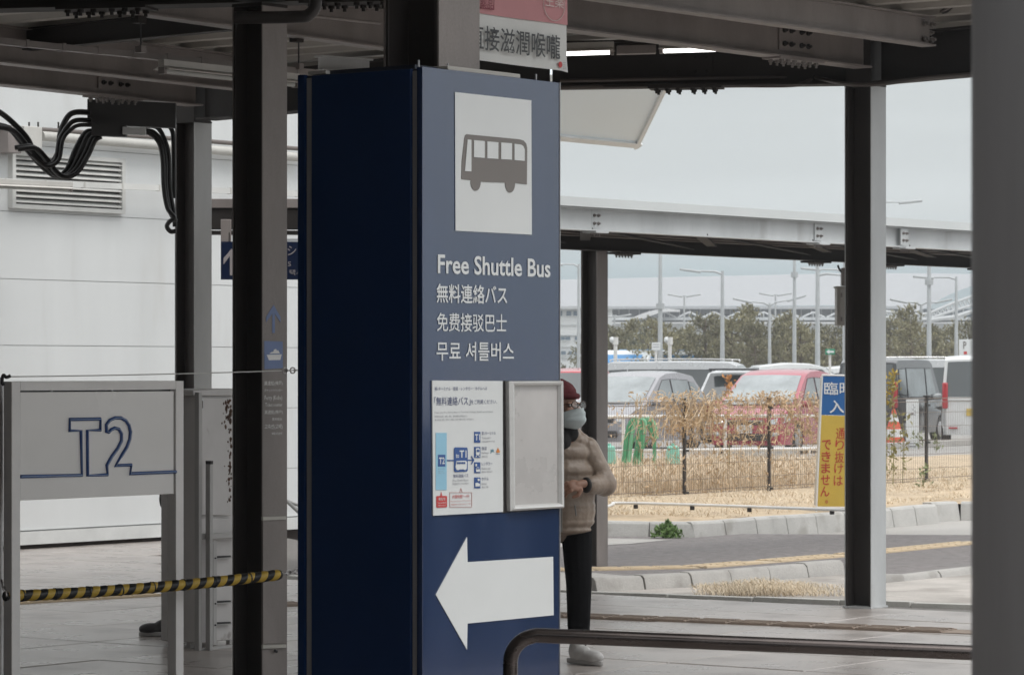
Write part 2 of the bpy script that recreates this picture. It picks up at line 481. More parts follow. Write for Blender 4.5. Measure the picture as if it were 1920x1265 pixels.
# planting bed behind the kerb
def bedz(x, y):
    return .03
bp = [G(x, y, ROADZ) + Vector((0, .30, .135)) for x, y in ((930, 1002), (1132, 1005), (1302, 1007), (1587, 986), (1752, 971), (1800, 966.5), (1990, 968))]
bp2 = [G(2000, 850, -.01), G(1800, 856, -.01), G(1500, 862, -.01), G(1200, 868, -.01), G(930, 870, -.01)]
mb = MB(); nx = 40
def lerp_poly(pl, t):
    k = min(int(t * (len(pl) - 1)), len(pl) - 2); f = t * (len(pl) - 1) - k
    return pl[k].lerp(pl[k + 1], f)
rows = []
bp2r = bp2[::-1]
for j in range(13):
    row = []
    for i in range(nx + 1):
        a = lerp_poly(bp, i / nx); b = lerp_poly(bp2r, i / nx); p = a.lerp(b, j / 12)
        p.z += (noise.noise(p * .5) * .05 + noise.noise(p * 1.7) * .03 + .03) * (0 if j == 0 else 1)
        row.append(len(mb.v)); mb.v.append(p)
    rows.append(row)
for j in range(12):
    for i in range(nx): mb.f.append([rows[j][i], rows[j][i + 1], rows[j + 1][i + 1], rows[j + 1][i]])
tag(mb.build('planting_bed', SOIL, smooth=60), kind='structure')
BEDV = [p.copy() for p in mb.v]
def bed_pt(t, s):
    """point on the bed: t along (0..1), s from kerb (0) to lot (1)"""
    a = lerp_poly(bp, t); b = lerp_poly(bp2r, t); p = a.lerp(b, s)
    p.z += noise.noise(p * .5) * .05 + noise.noise(p * 1.7) * .03 + .03
    return p

# ================================================================== WHITE BUILDING WALL (left)
W0 = P(38, 694, 31.0); W0.z = 0
WF = Face(W0, DR)
wall = thing('building_wall', 'long white metal-clad wall with thin horizontal joints behind the shelter on the left', 'wall', tuple(W0))
UEND = 7.2; UST = -26
MB().prism([WF.at(UST, .16, -.012), WF.at(UEND, .16, -.012), WF.at(UEND, 4.75, -.012), WF.at(UST, 4.75, -.012)], -WF.n * .3).build('wall_core', mat('wall joint', (.45, .45, .445), .8), wall)
zs = [.17, .66, 1.27, 1.88, 2.49, 3.11, 3.73, 4.3, 4.75]
us = [UST, -16.0, -8, -3.4, 8.0 - .8]
for a, b in zip(zs[:-1], zs[1:]):
    for q in range(len(us) - 1):
        u0, u1 = us[q], us[q + 1]
        g = .003
        MB().prism([WF.at(u0 + g / 2, a + g, -.011), WF.at(u1 - g / 2, a + g, -.011), WF.at(u1 - g / 2, b - g, -.011), WF.at(u0 + g / 2, b - g, -.011)], WF.n * .011).build('wall_panel', WALLW, wall)
MB().prism([WF.at(UST, .04, 0), WF.at(UEND, .04, 0), WF.at(UEND, .16, 0), WF.at(UST, .16, 0)], WF.n * .03).build('skirting', mat('skirting white', (.62, .63, .62), .5), wall)
MB().prism([WF.at(UST, -.12, -.05), WF.at(UEND, -.12, -.05), WF.at(UEND, .038, -.05), WF.at(UST, .038, -.05)], -WF.n * .2).build('plinth', mat('dark plinth', (.07, .055, .05), .9, 0, .4, 2), wall)
MB().prism([WF.at(UST, 4.75, .06), WF.at(UEND, 4.75, .06), WF.at(UEND, 4.82, .06), WF.at(UST, 4.82, .06)], -WF.n * .45).build('coping', STEEL2, wall)
# second face of that building so it has depth
MB().prism([WF.at(UEND, 0, -.33), WF.at(UEND, 4.75, -.33), WF.at(UST, 4.75, -.33), WF.at(UST, 0, -.33)], -WF.n * 8).build('building_body', WALLW, wall)
# louvre vent
lv = thing('louvre_vent', 'large white-framed louvre vent high on the white wall behind looping black cables', 'vent', tuple(WF.p(120, 394)))
u0, z1 = WF.uz(15, 290); u1, z0 = WF.uz(227, 392); z0 = WF.uz(15, 382)[1] - .0; z1 = WF.uz(15, 291)[1]
WF_ = WF
MB().prism([WF.at(u0 + .05, z0, .002), WF.at(u1 - .05, z0, .002), WF.at(u1 - .05, z1, .002), WF.at(u0 + .05, z1, .002)], WF.n * .01).build('backing', GAP, lv)
fr = mat('vent frame white', (.60, .60, .58), .5)
for (a, b, c, d) in ((u0, z0 - .04, u1, z0), (u0, z1, u1, z1 + .04), (u0, z0, u0 + .045, z1), (u1 - .045, z0, u1, z1)):
    MB().prism([WF.at(a, b, 0), WF.at(c, b, 0), WF.at(c, d, 0), WF.at(a, d, 0)], WF.n * .06).build('frame', fr, lv)
n = 9
for k in range(n):
    z = z0 + (z1 - z0) * (k + .5) / n
    p = [WF.at(u0 + .045, z - .012, .05), WF.at(u0 + .045, z + .022, .015), WF.at(u0 + .045, z + .027, .015), WF.at(u0 + .045, z - .006, .056)]
    MB().prism(p, WF.U * (u1 - u0 - .09)).build('slat', fr, lv)

# ================================================================== CANOPY
def basis(a, b):
    d = (b - a).normalized(); s = Vector((d.y, -d.x, 0)).normalized(); u = s.cross(d).normalized()
    return d, s, u
def ibeam_mesh(a, b, h, wd, tf=.012, tw=.009):
    """a,b = bottom flange centre line"""
    d, s, u = basis(a, b)
    pr = [(-wd / 2, 0), (wd / 2, 0), (wd / 2, tf), (tw / 2, tf), (tw / 2, h - tf), (wd / 2, h - tf), (wd / 2, h), (-wd / 2, h), (-wd / 2, h - tf), (-tw / 2, h - tf), (-tw / 2, tf), (-wd / 2, tf)]
    return MB().prism([a + s * x + u * z for x, z in pr], b - a)
bolt_o = MB().cyl((0, 0, 0), (0, 0, .016), .018, n=6).cyl((0, 0, .016), (0, 0, .034), .010, n=6).build('bolt', BOLT)
BOLTM = bolt_o.data; bpy.data.objects.remove(bolt_o)
_bd = BOLTM.copy(); _bd.materials[0] = DSTEEL
def bolts(root, org, du, dv, nu, nv, su, sv, nrm, gapmid=0., sc=1., me=None):
    nrm = Vector(nrm).normalized(); du = Vector(du).normalized(); dv = nrm.cross(du)
    Rm = Matrix(((du.x, dv.x, nrm.x, 0), (du.y, dv.y, nrm.y, 0), (du.z, dv.z, nrm.z, 0), (0, 0, 0, 1))) @ Matrix.Scale(sc, 4)
    for i in range(nu):
        for j in range(nv):
            x = (i - (nu - 1) / 2) * su; y = (j - (nv - 1) / 2) * sv
            if gapmid: x += gapmid / 2 * (1 if x > 0 else -1)
            shared('bolt', me or BOLTM, root, Matrix.Translation(Vector(org) + du * x + dv * y) @ Rm)
def beam(label, a, b, h, wd, group='steel beams of the dark shelter', name='steel_beam', m=None, splice=None, tf=.012):
    t = thing(name, label, 'beam', tuple(a), 0, group)
    ibeam_mesh(a, b, h, wd, tf).build('beam_profile', m or STEEL, t)
    if splice is not None:
        d, s, u = basis(a, b)
        for sp in splice:
            c = a + (b - a) * sp
            MB().box(c - u * .006, (.52, wd + .0, .012), (d, s, u)).build('splice_plate', STEEL if m is None else m, t)
            bolts(t, c - u * .012, d, s, 6, 2, .075, wd * .6, -u, .03, 1., _bd if m is DSTEEL else None)
            for sg in (1, -1):
                MB().box(c + u * h * .5 + s * sg * .012, (.38, .012, h * .62), (d, s, u)).build('splice_plate', STEEL if m is None else m, t)
                bolts(t, c + u * h * .5 + s * sg * .018, d, u, 4, 2, .08, h * .32, s * sg, .04, 1.0, _bd)
    return t
WEBM = mat('dark web steel', (.048, .041, .038), .5, 0, .2, 2.5, .1, 30, spec=.35)  # web sides darker than the flange faces
def hcol(label, c, top, wd=.2, z0=0., tf=.013, tw=.009, m=None, group='H-section steel columns', plate=False, web=None):
    t = thing('steel_column', label, 'column', (c.x, c.y, z0), 0, group)
    h = wd / 2
    pr = [(-h, -h), (h, -h), (h, -h + tf), (tw / 2, -h + tf), (tw / 2, h - tf), (h, h - tf), (h, h), (-h, h), (-h, h - tf), (-tw / 2, h - tf), (-tw / 2, -h + tf), (-h, -h + tf)]
    c0 = Vector((c.x, c.y, z0))
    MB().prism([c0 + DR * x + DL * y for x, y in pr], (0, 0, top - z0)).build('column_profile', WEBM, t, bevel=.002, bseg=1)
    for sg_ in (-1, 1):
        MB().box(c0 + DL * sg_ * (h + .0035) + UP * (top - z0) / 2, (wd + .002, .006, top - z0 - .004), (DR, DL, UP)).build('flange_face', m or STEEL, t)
    # cap plate and stiffeners, part of the same welded column
    MB().box(c0 + UP * (top - z0 + .008), (wd + .012, wd + .012, .016), (DR, DL, UP)).build('cap_plate', DSTEEL, t)
    if plate:
        MB().box(c0 + UP * .008, (wd + .03, wd + .03, .012), (DR, DL, UP)).build('base_plate', m or STEEL, t)
    return t
def colpos(xc, Y): return Vector(((xc - 960) / F * Y, Y, 0))
# corner pixel -> centre: corner is the near edge between the two visible faces
def col_center(xcorner, Y, wd):
    p = Vector(((xcorner - 960) / F * Y, Y, 0)); return p + DR * wd / 2 + DL * wd / 2
c_main = col_center(820, 10.08, .20)
c_left = col_center(490.5, 17.95, .20)
c_far = col_center(364, 26.7, .20)
c_right = col_center(1632, 23.25, .20)
TOPZ = 3.60
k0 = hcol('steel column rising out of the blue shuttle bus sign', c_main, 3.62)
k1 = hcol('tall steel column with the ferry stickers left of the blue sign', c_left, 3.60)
k2 = hcol('farther steel column that the looping black cables run down', c_far, 3.62, plate=False, m=mat('lightened steel paint', (.40, .40, .395), .5, .0, .2, 2.0, .12, 30, stretch=(1, 1, .3)))  # paler flange colour stands in for light from the open side
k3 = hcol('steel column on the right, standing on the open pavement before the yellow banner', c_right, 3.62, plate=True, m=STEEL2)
# foreground column, out of focus at the right edge
c_fg = Vector((.1352 * 2.72 + .1766 + .004, 2.72, 0))
fgc = thing('steel_column', 'blurred grey column very close to the camera at the right edge', 'column', tuple(c_fg), 0, None)
MB().cyl(c_fg, c_fg + UP * 3.9, .175, n=64).build('column_shaft', mat('pale blue grey paint', (.46, .465, .48), .42, 0, .22, 7, .2, 20, stretch=(1, 1, .12), stain=(5, .6, (.40, .405, .42))), fgc, smooth=60)
MB().cyl(c_fg, c_fg + UP * .03, .23, n=48).build('base_flange', STEEL, fgc, bevel=.003)
# column by which the rope ends (hidden behind the sign)
ps = G(612, 1262) ; 
rp = thing('rope_post', 'low black post behind the blue sign where rope and wire end', 'post', (ps.x, 15.6, 0))
pr_ = Vector(((600 - 960) / F * 15.6, 15.6, 0))
rp.location = tuple(pr_); WM[rp.name] = Matrix.Translation(pr_)
MB().cyl(pr_ + UP * .03, pr_ + UP * 1.75, .024, n=14).build('shaft', BLACKP, rp, smooth=50)
MB().cyl(pr_, pr_ + UP * .03, .16, n=24).build('base', BLACKP, rp, smooth=50)

# cross beams (far edge of the roof), bottoms at TOPZ+cap
zb = TOPZ + .036
XB = [PZ(-260, 262, zb), PZ(380, 228 - 5, zb), PZ(1062, 167, zb), PZ(1622, 160, zb), PZ(1830, 141, zb)]
XB[1] = Vector((c_far.x, c_far.y, zb)); XB[3] = Vector((c_right.x, c_right.y, zb))
XB[0] = XB[1] + DL * 2.2
dx = (XB[3] - XB[2]).normalized()
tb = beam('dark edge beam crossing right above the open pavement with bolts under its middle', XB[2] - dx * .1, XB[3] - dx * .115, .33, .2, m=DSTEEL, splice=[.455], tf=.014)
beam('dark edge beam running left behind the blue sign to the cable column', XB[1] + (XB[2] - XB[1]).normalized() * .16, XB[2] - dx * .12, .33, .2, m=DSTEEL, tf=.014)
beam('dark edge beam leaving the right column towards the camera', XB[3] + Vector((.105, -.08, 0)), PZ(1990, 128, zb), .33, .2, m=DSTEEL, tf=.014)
# stubs welded to column heads
for c, t in ((c_far, k2), (c_right, k3), (c_left, k1), (c_main, k0)):
    MB().box(Vector((c.x, c.y, 3.62 + .016 + .17)), (.2, .2, .34), (DR, DL, UP)).build('column_head', DSTEEL, t)
# service pipes along the edge beam
def pipe(name, label, pts, r, m, cat='pipe', group=None, n=10, clips=None):
    o = MB().tube(pts, r, n).build(name, m, smooth=60)
    on_world(o, pts[0]); tag(o, label, cat, group); return o
def bez(pts, n=10):
    """Catmull-Rom through points"""
    pts = [Vector(p) for p in pts]; out_ = []
    Q = [pts[0] * 2 - pts[1]] + pts + [pts[-1] * 2 - pts[-2]]
    for k in range(1, len(Q) - 2):
        for i in range(n):
            t = i / n; a, b, c, d = Q[k - 1], Q[k], Q[k + 1], Q[k + 2]
            out_.append(.5 * ((2 * b) + (c - a) * t + (2 * a - 5 * b + 4 * c - d) * t * t + (3 * b - a - 3 * c + d) * t ** 3))
    out_.append(pts[-1]); return out_
pm = mat('dark conduit', (.09, .075, .068), .4, .2, .15, 8)
Yb = XB[2].y - .16
pipe('conduit', 'thin dark conduit clipped along the edge beam above the car park', [P(1050, 152, Yb), P(1312, 147, Yb - .05), P(1500, 145, Yb - .1)], .012, pm, group='conduits on the edge beam')
pipe('conduit', 'dark conduit bending up from the edge beam to the roof near the right column', bez([P(1050, 164, Yb + .04), P(1300, 160, Yb), P(1480, 160, Yb - .12), P(1522, 150, Yb - .12), P(1570, 132, Yb - .1)], 8), .016, pm, group='conduits on the edge beam')
pipe('conduit', 'dark conduit along the beam right of the right column', bez([P(1530, 146, Yb - .14), P(1590, 158, 23.0), P(1650, 158, 22.85), P(1740, 146, 22.5), P(1830, 139, 22.1)], 8), .014, pm, group='conduits on the edge beam')
# main rafters along R
def rafter(label, x0, y0, z, x1, y1, h, wd, **k):
    return beam(label, PZ(x0, y0, z), PZ(x1, y1, z), h, wd, **k)
zr = 3.66
r2 = rafter('long steel rafter over the pavement ending at the head of the right column', 940, 42.5, 3.72, 1618, 128.5, .28, .15, splice=[.785])
r1 = rafter('upper steel rafter nearest the camera on the right', 1000, -15, 3.80, 1742, 88, .20, .11)
bolts(r1, PZ(1742, 62, 3.9) + PN * .004, DR, UP, 1, 1, .08, .08, PN)
bolts(r1, P(1739, 60, 22.3), DR, UP, 2, 2, .09, .10, PN, 0, 1.1)
rA = rafter('steel rafter over the white wall with a bolted splice above the cables', -40, 156, 3.70, 366, 199.5, .30, .16, splice=[.60])
rB = rafter('steel rafter second from the white wall', -40, 115, 3.75, 470, 172, .26, .14)
rE = rafter('steel rafter passing behind the ferry column towards the blue sign', 200, 20, 3.75, 790, 103, .25, .12)
# cross member at the near top
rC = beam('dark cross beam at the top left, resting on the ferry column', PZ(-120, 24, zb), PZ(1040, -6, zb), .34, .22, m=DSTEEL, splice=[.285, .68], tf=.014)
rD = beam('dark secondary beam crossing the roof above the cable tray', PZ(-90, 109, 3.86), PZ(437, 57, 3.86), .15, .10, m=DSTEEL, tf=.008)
rF = beam('short pale stub beam under the roof sheets just left of the blue sign column', PZ(597, 133, 3.80), PZ(692, 140, 3.80), .11, .10, m=STEEL2)
# hidden rafters behind the sign and behind the camera so the roof is carried everywhere
for k, (x, lb) in enumerate(((-9.2, 'rafter behind the sign, nearer side'), (-6.6, 'rafter over the foot path'), (-4.0, 'rafter over the camera side'))):
    a = PN * -0 + DR * 2 + PN * x; b = DR * 19.5 + PN * x
# roof sheet: folded plate, ribs along L
ROOF_Z = 4.00
n_lo, n_hi = -18.15, -1.95
def farlimit(n):
    """distance along R at which the roof stops, for offset n"""
    # intersection of line {PN*n + DR*t} with the edge polyline, plus overhang
    best = 60
    seg = [XB[1] + DL * 30 , XB[1], XB[2], XB[3], XB[3] + (XB[3] - XB[2]).normalized() * .01 - DL * 16]
    seg[0] = XB[1] + DL * 30
    for a, b in zip(seg[:-1], seg[1:]):
        # a + s(b-a) = PN n + DR t  ->  dot with PN
        da, db = a.dot(PN) - n, b.dot(PN) - n
        if da * db <= 0 and abs(da - db) > 1e-6:
            s = da / (da - db); p = a + (b - a) * s
            best = p.dot(DR)
    return best
roof = thing('canopy_roof', 'folded sheet-metal roof with deep ribs seen from below above the beams', 'roof', (0, 12, ROOF_Z))
pitch = .42
t0 = -14.0
NR = 95
def ribpt(t, n, z): 
    p = PN * n + DR * t; return Vector((p.x, p.y, z))
for k in range(NR):
    t = t0 + k * pitch
    lo, hi = n_lo, n_hi
    # clip where the roof's far edge is nearer than t
    ns = [x for x in [n_lo + i * .1 for i in range(int((n_hi - n_lo) / .1) + 1)] if farlimit(x) + .25 >= t]
    if not ns: continue
    lo, hi = min(ns), max(ns)
    if t > 15.2: hi = min(hi, -10.3)
    elif t > 6.3: hi = min(hi, -4.9)
    if hi - lo < .3: continue
    e = .0012
    prof = [(0, 0), (.10, 0), (.17, .15), (.35, .15), (.42, 0)]
    th = .004
    up = [(x, z + th) for x, z in prof][::-1]
    pts = [ribpt(t + x, lo, ROOF_Z + .012 + z) for x, z in prof + up]
    MB().prism(pts, PN * (hi - lo)).build('roof_rib', DECK, roof)
# tight frames under the ridges (small dark brackets on top of the rafters)
br = MB()
def brackets(a, b, z, root):
    d = (b - a); n = int(d.length / pitch)
    ta = a.dot(DR); k0_ = math.ceil((ta - t0) / pitch)
    for i in range(n):
        t = t0 + (k0_ + i) * pitch + .26
        p = PN * (a.dot(PN)) + DR * t
        MB().box(Vector((p.x, p.y, z + .075)), (.045, .05, .13), (DR, PN, UP)).build('bracket', DSTEEL, root)
brackets(PZ(-40, 156, 3.7), PZ(366, 199.5, 3.7), 4.01, rA)
brackets(PZ(1000, -15, 3.8), PZ(1742, 88, 3.8), 4.01, r1)
brackets(PZ(200, 20, 3.75), PZ(790, 103, 3.75), 4.01, rE)
# cable tray hung from the beams along R
def tray(label, x0, y0, z, x1, y1, wd, h, m, njoint, name='cable_tray', group=None):
    a, b = PZ(x0, y0, z), PZ(x1, y1, z); t = thing(name, label, 'cable tray', tuple(a), 0, group)
    d, s, u = basis(a, b)
    pr = [(-wd / 2, 0), (wd / 2, 0), (wd / 2, h), (wd / 2 - .004, h), (wd / 2 - .004, .004), (-wd / 2 + .004, .004), (-wd / 2 + .004, h), (-wd / 2, h)]
    MB().prism([a + s * x + u * z_ for x, z_ in pr], b - a).build('trough', m, t)
    for k in range(njoint):
        c = a + (b - a) * ((k + .5) / njoint)
        MB().prism([c + s * x + u * z_ - d * .012 for x, z_ in [(-wd / 2 - .003, -.003), (wd / 2 + .003, -.003), (wd / 2 + .003, h + .006), (-wd / 2 - .003, h + .006)]], d * .024).build('joint_band', STEEL, t)
    return t, a, b
TR, ta_, tb_ = tray('slim cable tray hung under the rafters in front of the white wall end', -60, 78, 3.53, 640, 147, .06, .036, STEEL, 11)
# hanger rods
def hanger(label, px, ytop, ybot, Y):
    t = thing('hanger_rod', label, 'hanger', tuple(P(px, ytop, Y)), 0, 'hanger rods of the cable tray')
    MB().cyl(P(px, ytop - 8, Y), P(px, ybot, Y), .005, n=8).build('rod', BLACKR, t)
    MB().box(P(px - 4, ytop - 8, Y), (.07, .06, .065), (DR, DL, UP)).build('beam_clamp', DSTEEL, t)
    MB().box(P(px, ybot + 1, Y), (.045, .05, .04), (DR, DL, UP)).build('tray_clip', STEEL, t)
hanger('thin rod with black clamp holding the cable tray, left of the ferry column', 264, 42, 92, 19.95)
hanger('thin rod with black clamp holding the cable tray, right of the ferry column', 560, 78, 124, 21.3)
# fluorescent fixtures
def fixture(label, a, b, lit, h=.07, wd=.13, group='batten lamps under the roof'):
    t = thing('batten_lamp', label, 'lamp', tuple(a), 0, group)
    d, s, u = basis(a, b)
    fm = mat('lamp housing', (.55, .53, .50), .4)
    MB().prism([a + s * x + u * z for x, z in [(-.02, 0), (.02, 0), (wd / 2, .025 - h * .6), (wd / 2 - .004, .02 - h * .6), (.02, -.006), (-.02, -.006), (-wd / 2 + .004, .02 - h * .6), (-wd / 2, .025 - h * .6)][::-1]], b - a).build('reflector', fm, t)
    MB().prism([a + s * x + u * z for x, z in [(-.025, 0.001), (.025, 0.001), (.025, .04), (-.025, .04)]], b - a).build('housing', fm, t)
    MB().cyl(a + d * .03 - u * .028, b - d * .03 - u * .028, .016, n=12).build('tube', mat('lit tube', (1, .99, .96), .3, emit=3.) if lit else mat('unlit tube', (.45, .45, .43), .2), t, smooth=60)
    for e_ in (a + d * .012 - u * .022, b - d * .012 - u * .022):
        MB().box(e_, (.022, .05, .05), (d, s, u)).build('end_cap', STEEL, t)
    return t
fixture('unlit batten lamp in front of the rafter left of the ferry column', PZ(302, 124, 3.47), PZ(302, 124, 3.47) + DR * 1.25, False)
fixture('small batten lamp fixed before the lower part of the louvre vent', P(-60, 342, 30.2), P(122, 350, 30.2) + DR * .1, False, group=None)
fa = PZ(1040, 88, 3.74)
YL = 22.4
fixture('lit batten lamp whose tube shows right of the pink banner', P(1020, 94, YL + .06), P(1151, 90, YL), True, wd=.12)
fixture('lit batten lamp showing only below the long rafter, farther right', P(1236, 88, YL), P(1372, 84, YL - .06), True, wd=.12)
o = MB().box(P(1193, 94, YL + .02), (.26, .09, .055), ((P(1236, 88, YL) - P(1151, 90, YL)).normalized(), Vector((0, 1, 0)), UP)).build('junction_housing', STEEL)
on_world(o, P(1193, 94, YL)); tag(o, 'grey housing between the two lit batten lamps', 'housing')
# drain elbow near the top
dp = mat('drain pipe black', (.03, .026, .025), .35, 0, .1, 4)
pipe('drain_pipe', 'thick black drain pipe bending upward right of the ferry column', bez([P(440, 34, 17.3), P(560, 32, 17.3), P(580, 27, 17.3), P(591, 12, 17.3), P(592, -12, 17.3), P(592, -60, 17.3)], 8), .032, dp, n=16)
# small braces
for a, b, lb in (((583, 30), (712, 44), 'thin brace pipe under the roof beside the sign column'),):
    pipe('brace_pipe', lb, [P(*a, 20), P(*b, 20.6)], .010, STEEL)
pipe('tie_rod', 'tie rod with turnbuckle crossing the roof ribs at the top right', [P(1741, 36, 22.6), P(1800, 4, 21.9), P(1812, -2, 21.8)], .008, STEEL)
o = MB().tube([P(1768, 23, 22.3), P(1774, 19, 22.25), P(1784, 13, 22.2)], [.014, .022, .014], 8).build('turnbuckle', DSTEEL); on_world(o, P(1775, 18, 22.2)); tag(o, 'small dark turnbuckle on the tie rod at the top right', 'turnbuckle')

# trunking + looping cables at left
jb = thing('cable_trunking', 'long black cable trunking box under the left rafter splice', 'trunking', tuple(P(165, 232, 25.4)))
MB().box(P(248, 214, 25.5), (.70, .10, .19), ((P(330, 217, 25.6) - P(165, 210, 25.3)).normalized(), Vector((0, 1, 0)), UP)).build('upper_box', BLACKP, jb)
MB().box(P(205, 245, 25.2), (.27, .10, .09), ((P(330, 217, 25.6) - P(165, 210, 25.3)).normalized(), Vector((0, 1, 0)), UP)).build('lower_box', BLACKP, jb)
MB().box(P(252, 246, 25.22), (.18, .05, .055), ((P(330, 217, 25.6) - P(165, 210, 25.3)).normalized(), Vector((0, 1, 0)), UP)).build('grey_cover', STEEL2, jb)
CB = [
 ('black cable looping down in front of the louvre vent, outermost on the left', [(-30, 195), (10, 218), (50, 258), (66, 292), (90, 308), (108, 288), (113, 250), (125, 222), (140, 211), (170, 211)], .026),
 ('black cable hanging in the lowest loop before the louvre vent', [(-30, 232), (15, 240), (42, 270), (75, 308), (105, 330), (126, 318), (142, 280), (160, 250), (176, 246)], .026),
 ('black cable in the bundle before the louvre vent, second loop from the bottom', [(-30, 236), (22, 244), (52, 275), (88, 313), (112, 331), (132, 322), (150, 288), (164, 256), (178, 250)], .024),
 ('black cable in the bundle before the louvre vent, third loop', [(28, 277), (60, 275), (80, 292), (100, 318), (118, 331), (138, 322), (158, 290), (172, 260), (184, 254)], .022),
 ('black cable nearest the trunking, falling in the innermost loop', [(34, 280), (66, 278), (86, 296), (106, 322), (124, 332), (146, 322), (166, 290), (178, 264), (190, 256)], .022),
 ('black cable joining the trunking just above the bundle', [(60, 290), (85, 309), (104, 300), (112, 262), (126, 238), (142, 226), (172, 226)], .022),
 ('black cable joining the trunking at its lower left', [(66, 296), (88, 312), (110, 300), (118, 262), (132, 244), (148, 235), (178, 235)], .018),
]
for k, (lb, pts, r) in enumerate(CB):
    pipe('cable', lb, bez([P(x, y, 25.3 - .03 * k) for x, y in pts], 6), r * .85, BLACKR, 'cable', 'black cables looping at the left', n=8)
CB2 = [
 ('black cable arching from the trunking down the far column, outermost', [(280, 232), (306, 231), (320, 240), (325, 262), (326, 330), (326, 372)]),
 ('black cable arching down the far column, second', [(262, 237), (292, 238), (306, 256), (316, 290), (318, 350), (326, 400), (328, 425)]),
 ('black cable arching down the far column, third', [(262, 246), (286, 247), (302, 266), (310, 300), (311, 350), (318, 395), (330, 415)]),
 ('black cable arching down the far column with the loop at its foot', [(262, 250), (280, 250), (298, 268), (305, 300), (307, 350), (314, 390), (327, 408), (318, 415), (313, 425), (320, 434), (330, 433)]),
]
for k, (lb, pts) in enumerate(CB2):
    pipe('cable', lb, bez([P(x, y, 26.0 - .03 * k) for x, y in pts], 6), .018, BLACKR, 'cable', 'black cables running down the far column', n=8)
# pipes on the white wall
pw = mat('wall pipe paint', (.50, .49, .46), .45)
def on_wall(px, py, off):
    u, z = WF.uz(px, py); return WF.at(u, z, off)
pipe('wall_pipe', 'thick pale pipe running along the white wall above the louvre vent', [on_wall(60, 256, .12), on_wall(330, 278, .12), on_wall(560, 297, .12)], .045, pw, group='pipes along the white wall', n=14)
pipe('wall_pipe', 'dark thin pipe just above the thick pale pipe on the white wall', [on_wall(-40, 237, .10), on_wall(330, 262, .10), on_wall(560, 281, .10)], .022, mat('brown pipe', (.14, .12, .11), .5), group='pipes along the white wall')
o = MB()
a, b = on_wall(-60, 340, .2), on_wall(560, 366, .2)
t = thing('wall_conduit', 'slim white conduit crossing in front of the louvre vent', 'conduit', tuple(a)); d, s, u = basis(a, b)
MB().box((a + b) / 2, ((b - a).length, .04, .055), (d, s, u)).build('conduit_duct', mat('duct white', (.62, .62, .60), .5), t)
for k in range(9):
    c = a.lerp(b, (k + .5) / 9); MB().box(c, (.02, .046, .062), (d, s, u)).build('duct_joint', pw, t)
t = thing('wall_junction_box', 'pale junction box on the wall at the left edge where cables enter', 'box', tuple(on_wall(38, 275, 0)))
MB().box(on_wall(38, 259, .1), (.23, .14, .20), (DR, PN, UP)).build('cover', mat('box cream', (.55, .54, .51), .5), t, bevel=.006)
MB().box(on_wall(0, 264, .1), (.17, .18, .24), (DR, PN, UP)).build('side_box', STEEL, t, bevel=.006)
for x in (40, 57, 95): MB().cyl(on_wall(x, 243, .1), on_wall(x, 230, .1), .009, n=6).build('stud', DSTEEL, t)

# gantry with taxi sign beyond the ferry column
gb = thing('gantry_beam', 'dark steel gantry carrying the blue taxi sign between the far column and the ferry column', 'gantry', tuple(P(395, 440, 28)))
Yg = 28.2
def gbox(name, x0, y0, x1, y1, Y, dp_, m, par, off=0):
    c = P((x0 + x1) / 2, (y0 + y1) / 2, Y); return MB().box(c + Vector((0, off, 0)), (abs(x1 - x0) / F * Y, dp_, abs(y1 - y0) / F * Y)).build(name, m, par, bevel=.003)
gbox('upper_rail', 395, 374, 720, 391, Yg, .22, STEEL, gb)
gbox('dark_girder', 395, 391.5, 720, 430, Yg, .18, DSTEEL, gb)
gbox('lower_rail', 395, 433, 720, 440, Yg, .16, DSTEEL, gb)
gbox('stiffener', 470, 392, 480, 439, Yg, .2, DSTEEL, gb)
o = MB().box(P(424, 433, Yg - .2), (.085, .06, .19)).build('control_box', STEEL, bevel=.004); on_world(o, P(424, 433, Yg - .2)); tag(o, 'small grey box fixed above the arrow of the taxi sign', 'box')
# gantry legs hidden behind the sign and column, standing on the pavement
MB().box(Vector((P(690, 0, Yg).x, Yg, 1.4)), (.12, .12, 2.82)).build('leg', DSTEEL, gb)
MB().box(Vector((P(462, 0, Yg).x, Yg + .0, 1.4)), (.12, .12, 2.82)).build('leg', DSTEEL, gb)
ts = thing('taxi_sign', 'dark blue hanging taxi sign with an upward arrow, half hidden behind the ferry column', 'sign', tuple(P(487, 523, Yg - .25)))
TF = Face(P(414, 488, Yg - .25), Vector((1, 0, 0)), (0, -1, 0))
TF.slab('sign_body', NAVYGLASS, ts, [(414, 524), (660, 524), (660, 453), (414, 453)], .06, -.06)
MB().box(P(545, 450, Yg - .22), (.12, .03, .02)).build('hook_plate', STEEL2, ts)
for x in (430, 640): MB().cyl(P(x, 455, Yg - .22), P(x, 436, Yg - .22), .012, n=8).build('hanger', DSTEEL, ts)
TXT = mat('pale sign print', (.36, .33, .33), .6)
TF.slab('arrow', TXT, ts, [(431, 516), (437, 516), (437, 480), (449, 494), (449, 484), (434.5, 466), (419, 484), (419, 496), (431, 480)], .002, .001)
TF.text('タクシー', TXT, ts, 497, 460, 576, 479)
TF.text('Taxis', TXT, ts, 503, 486, 545.5, 499, bold=-.01)
TF.text('出租车 택시', TXT, ts, 497, 505, 566, 516)

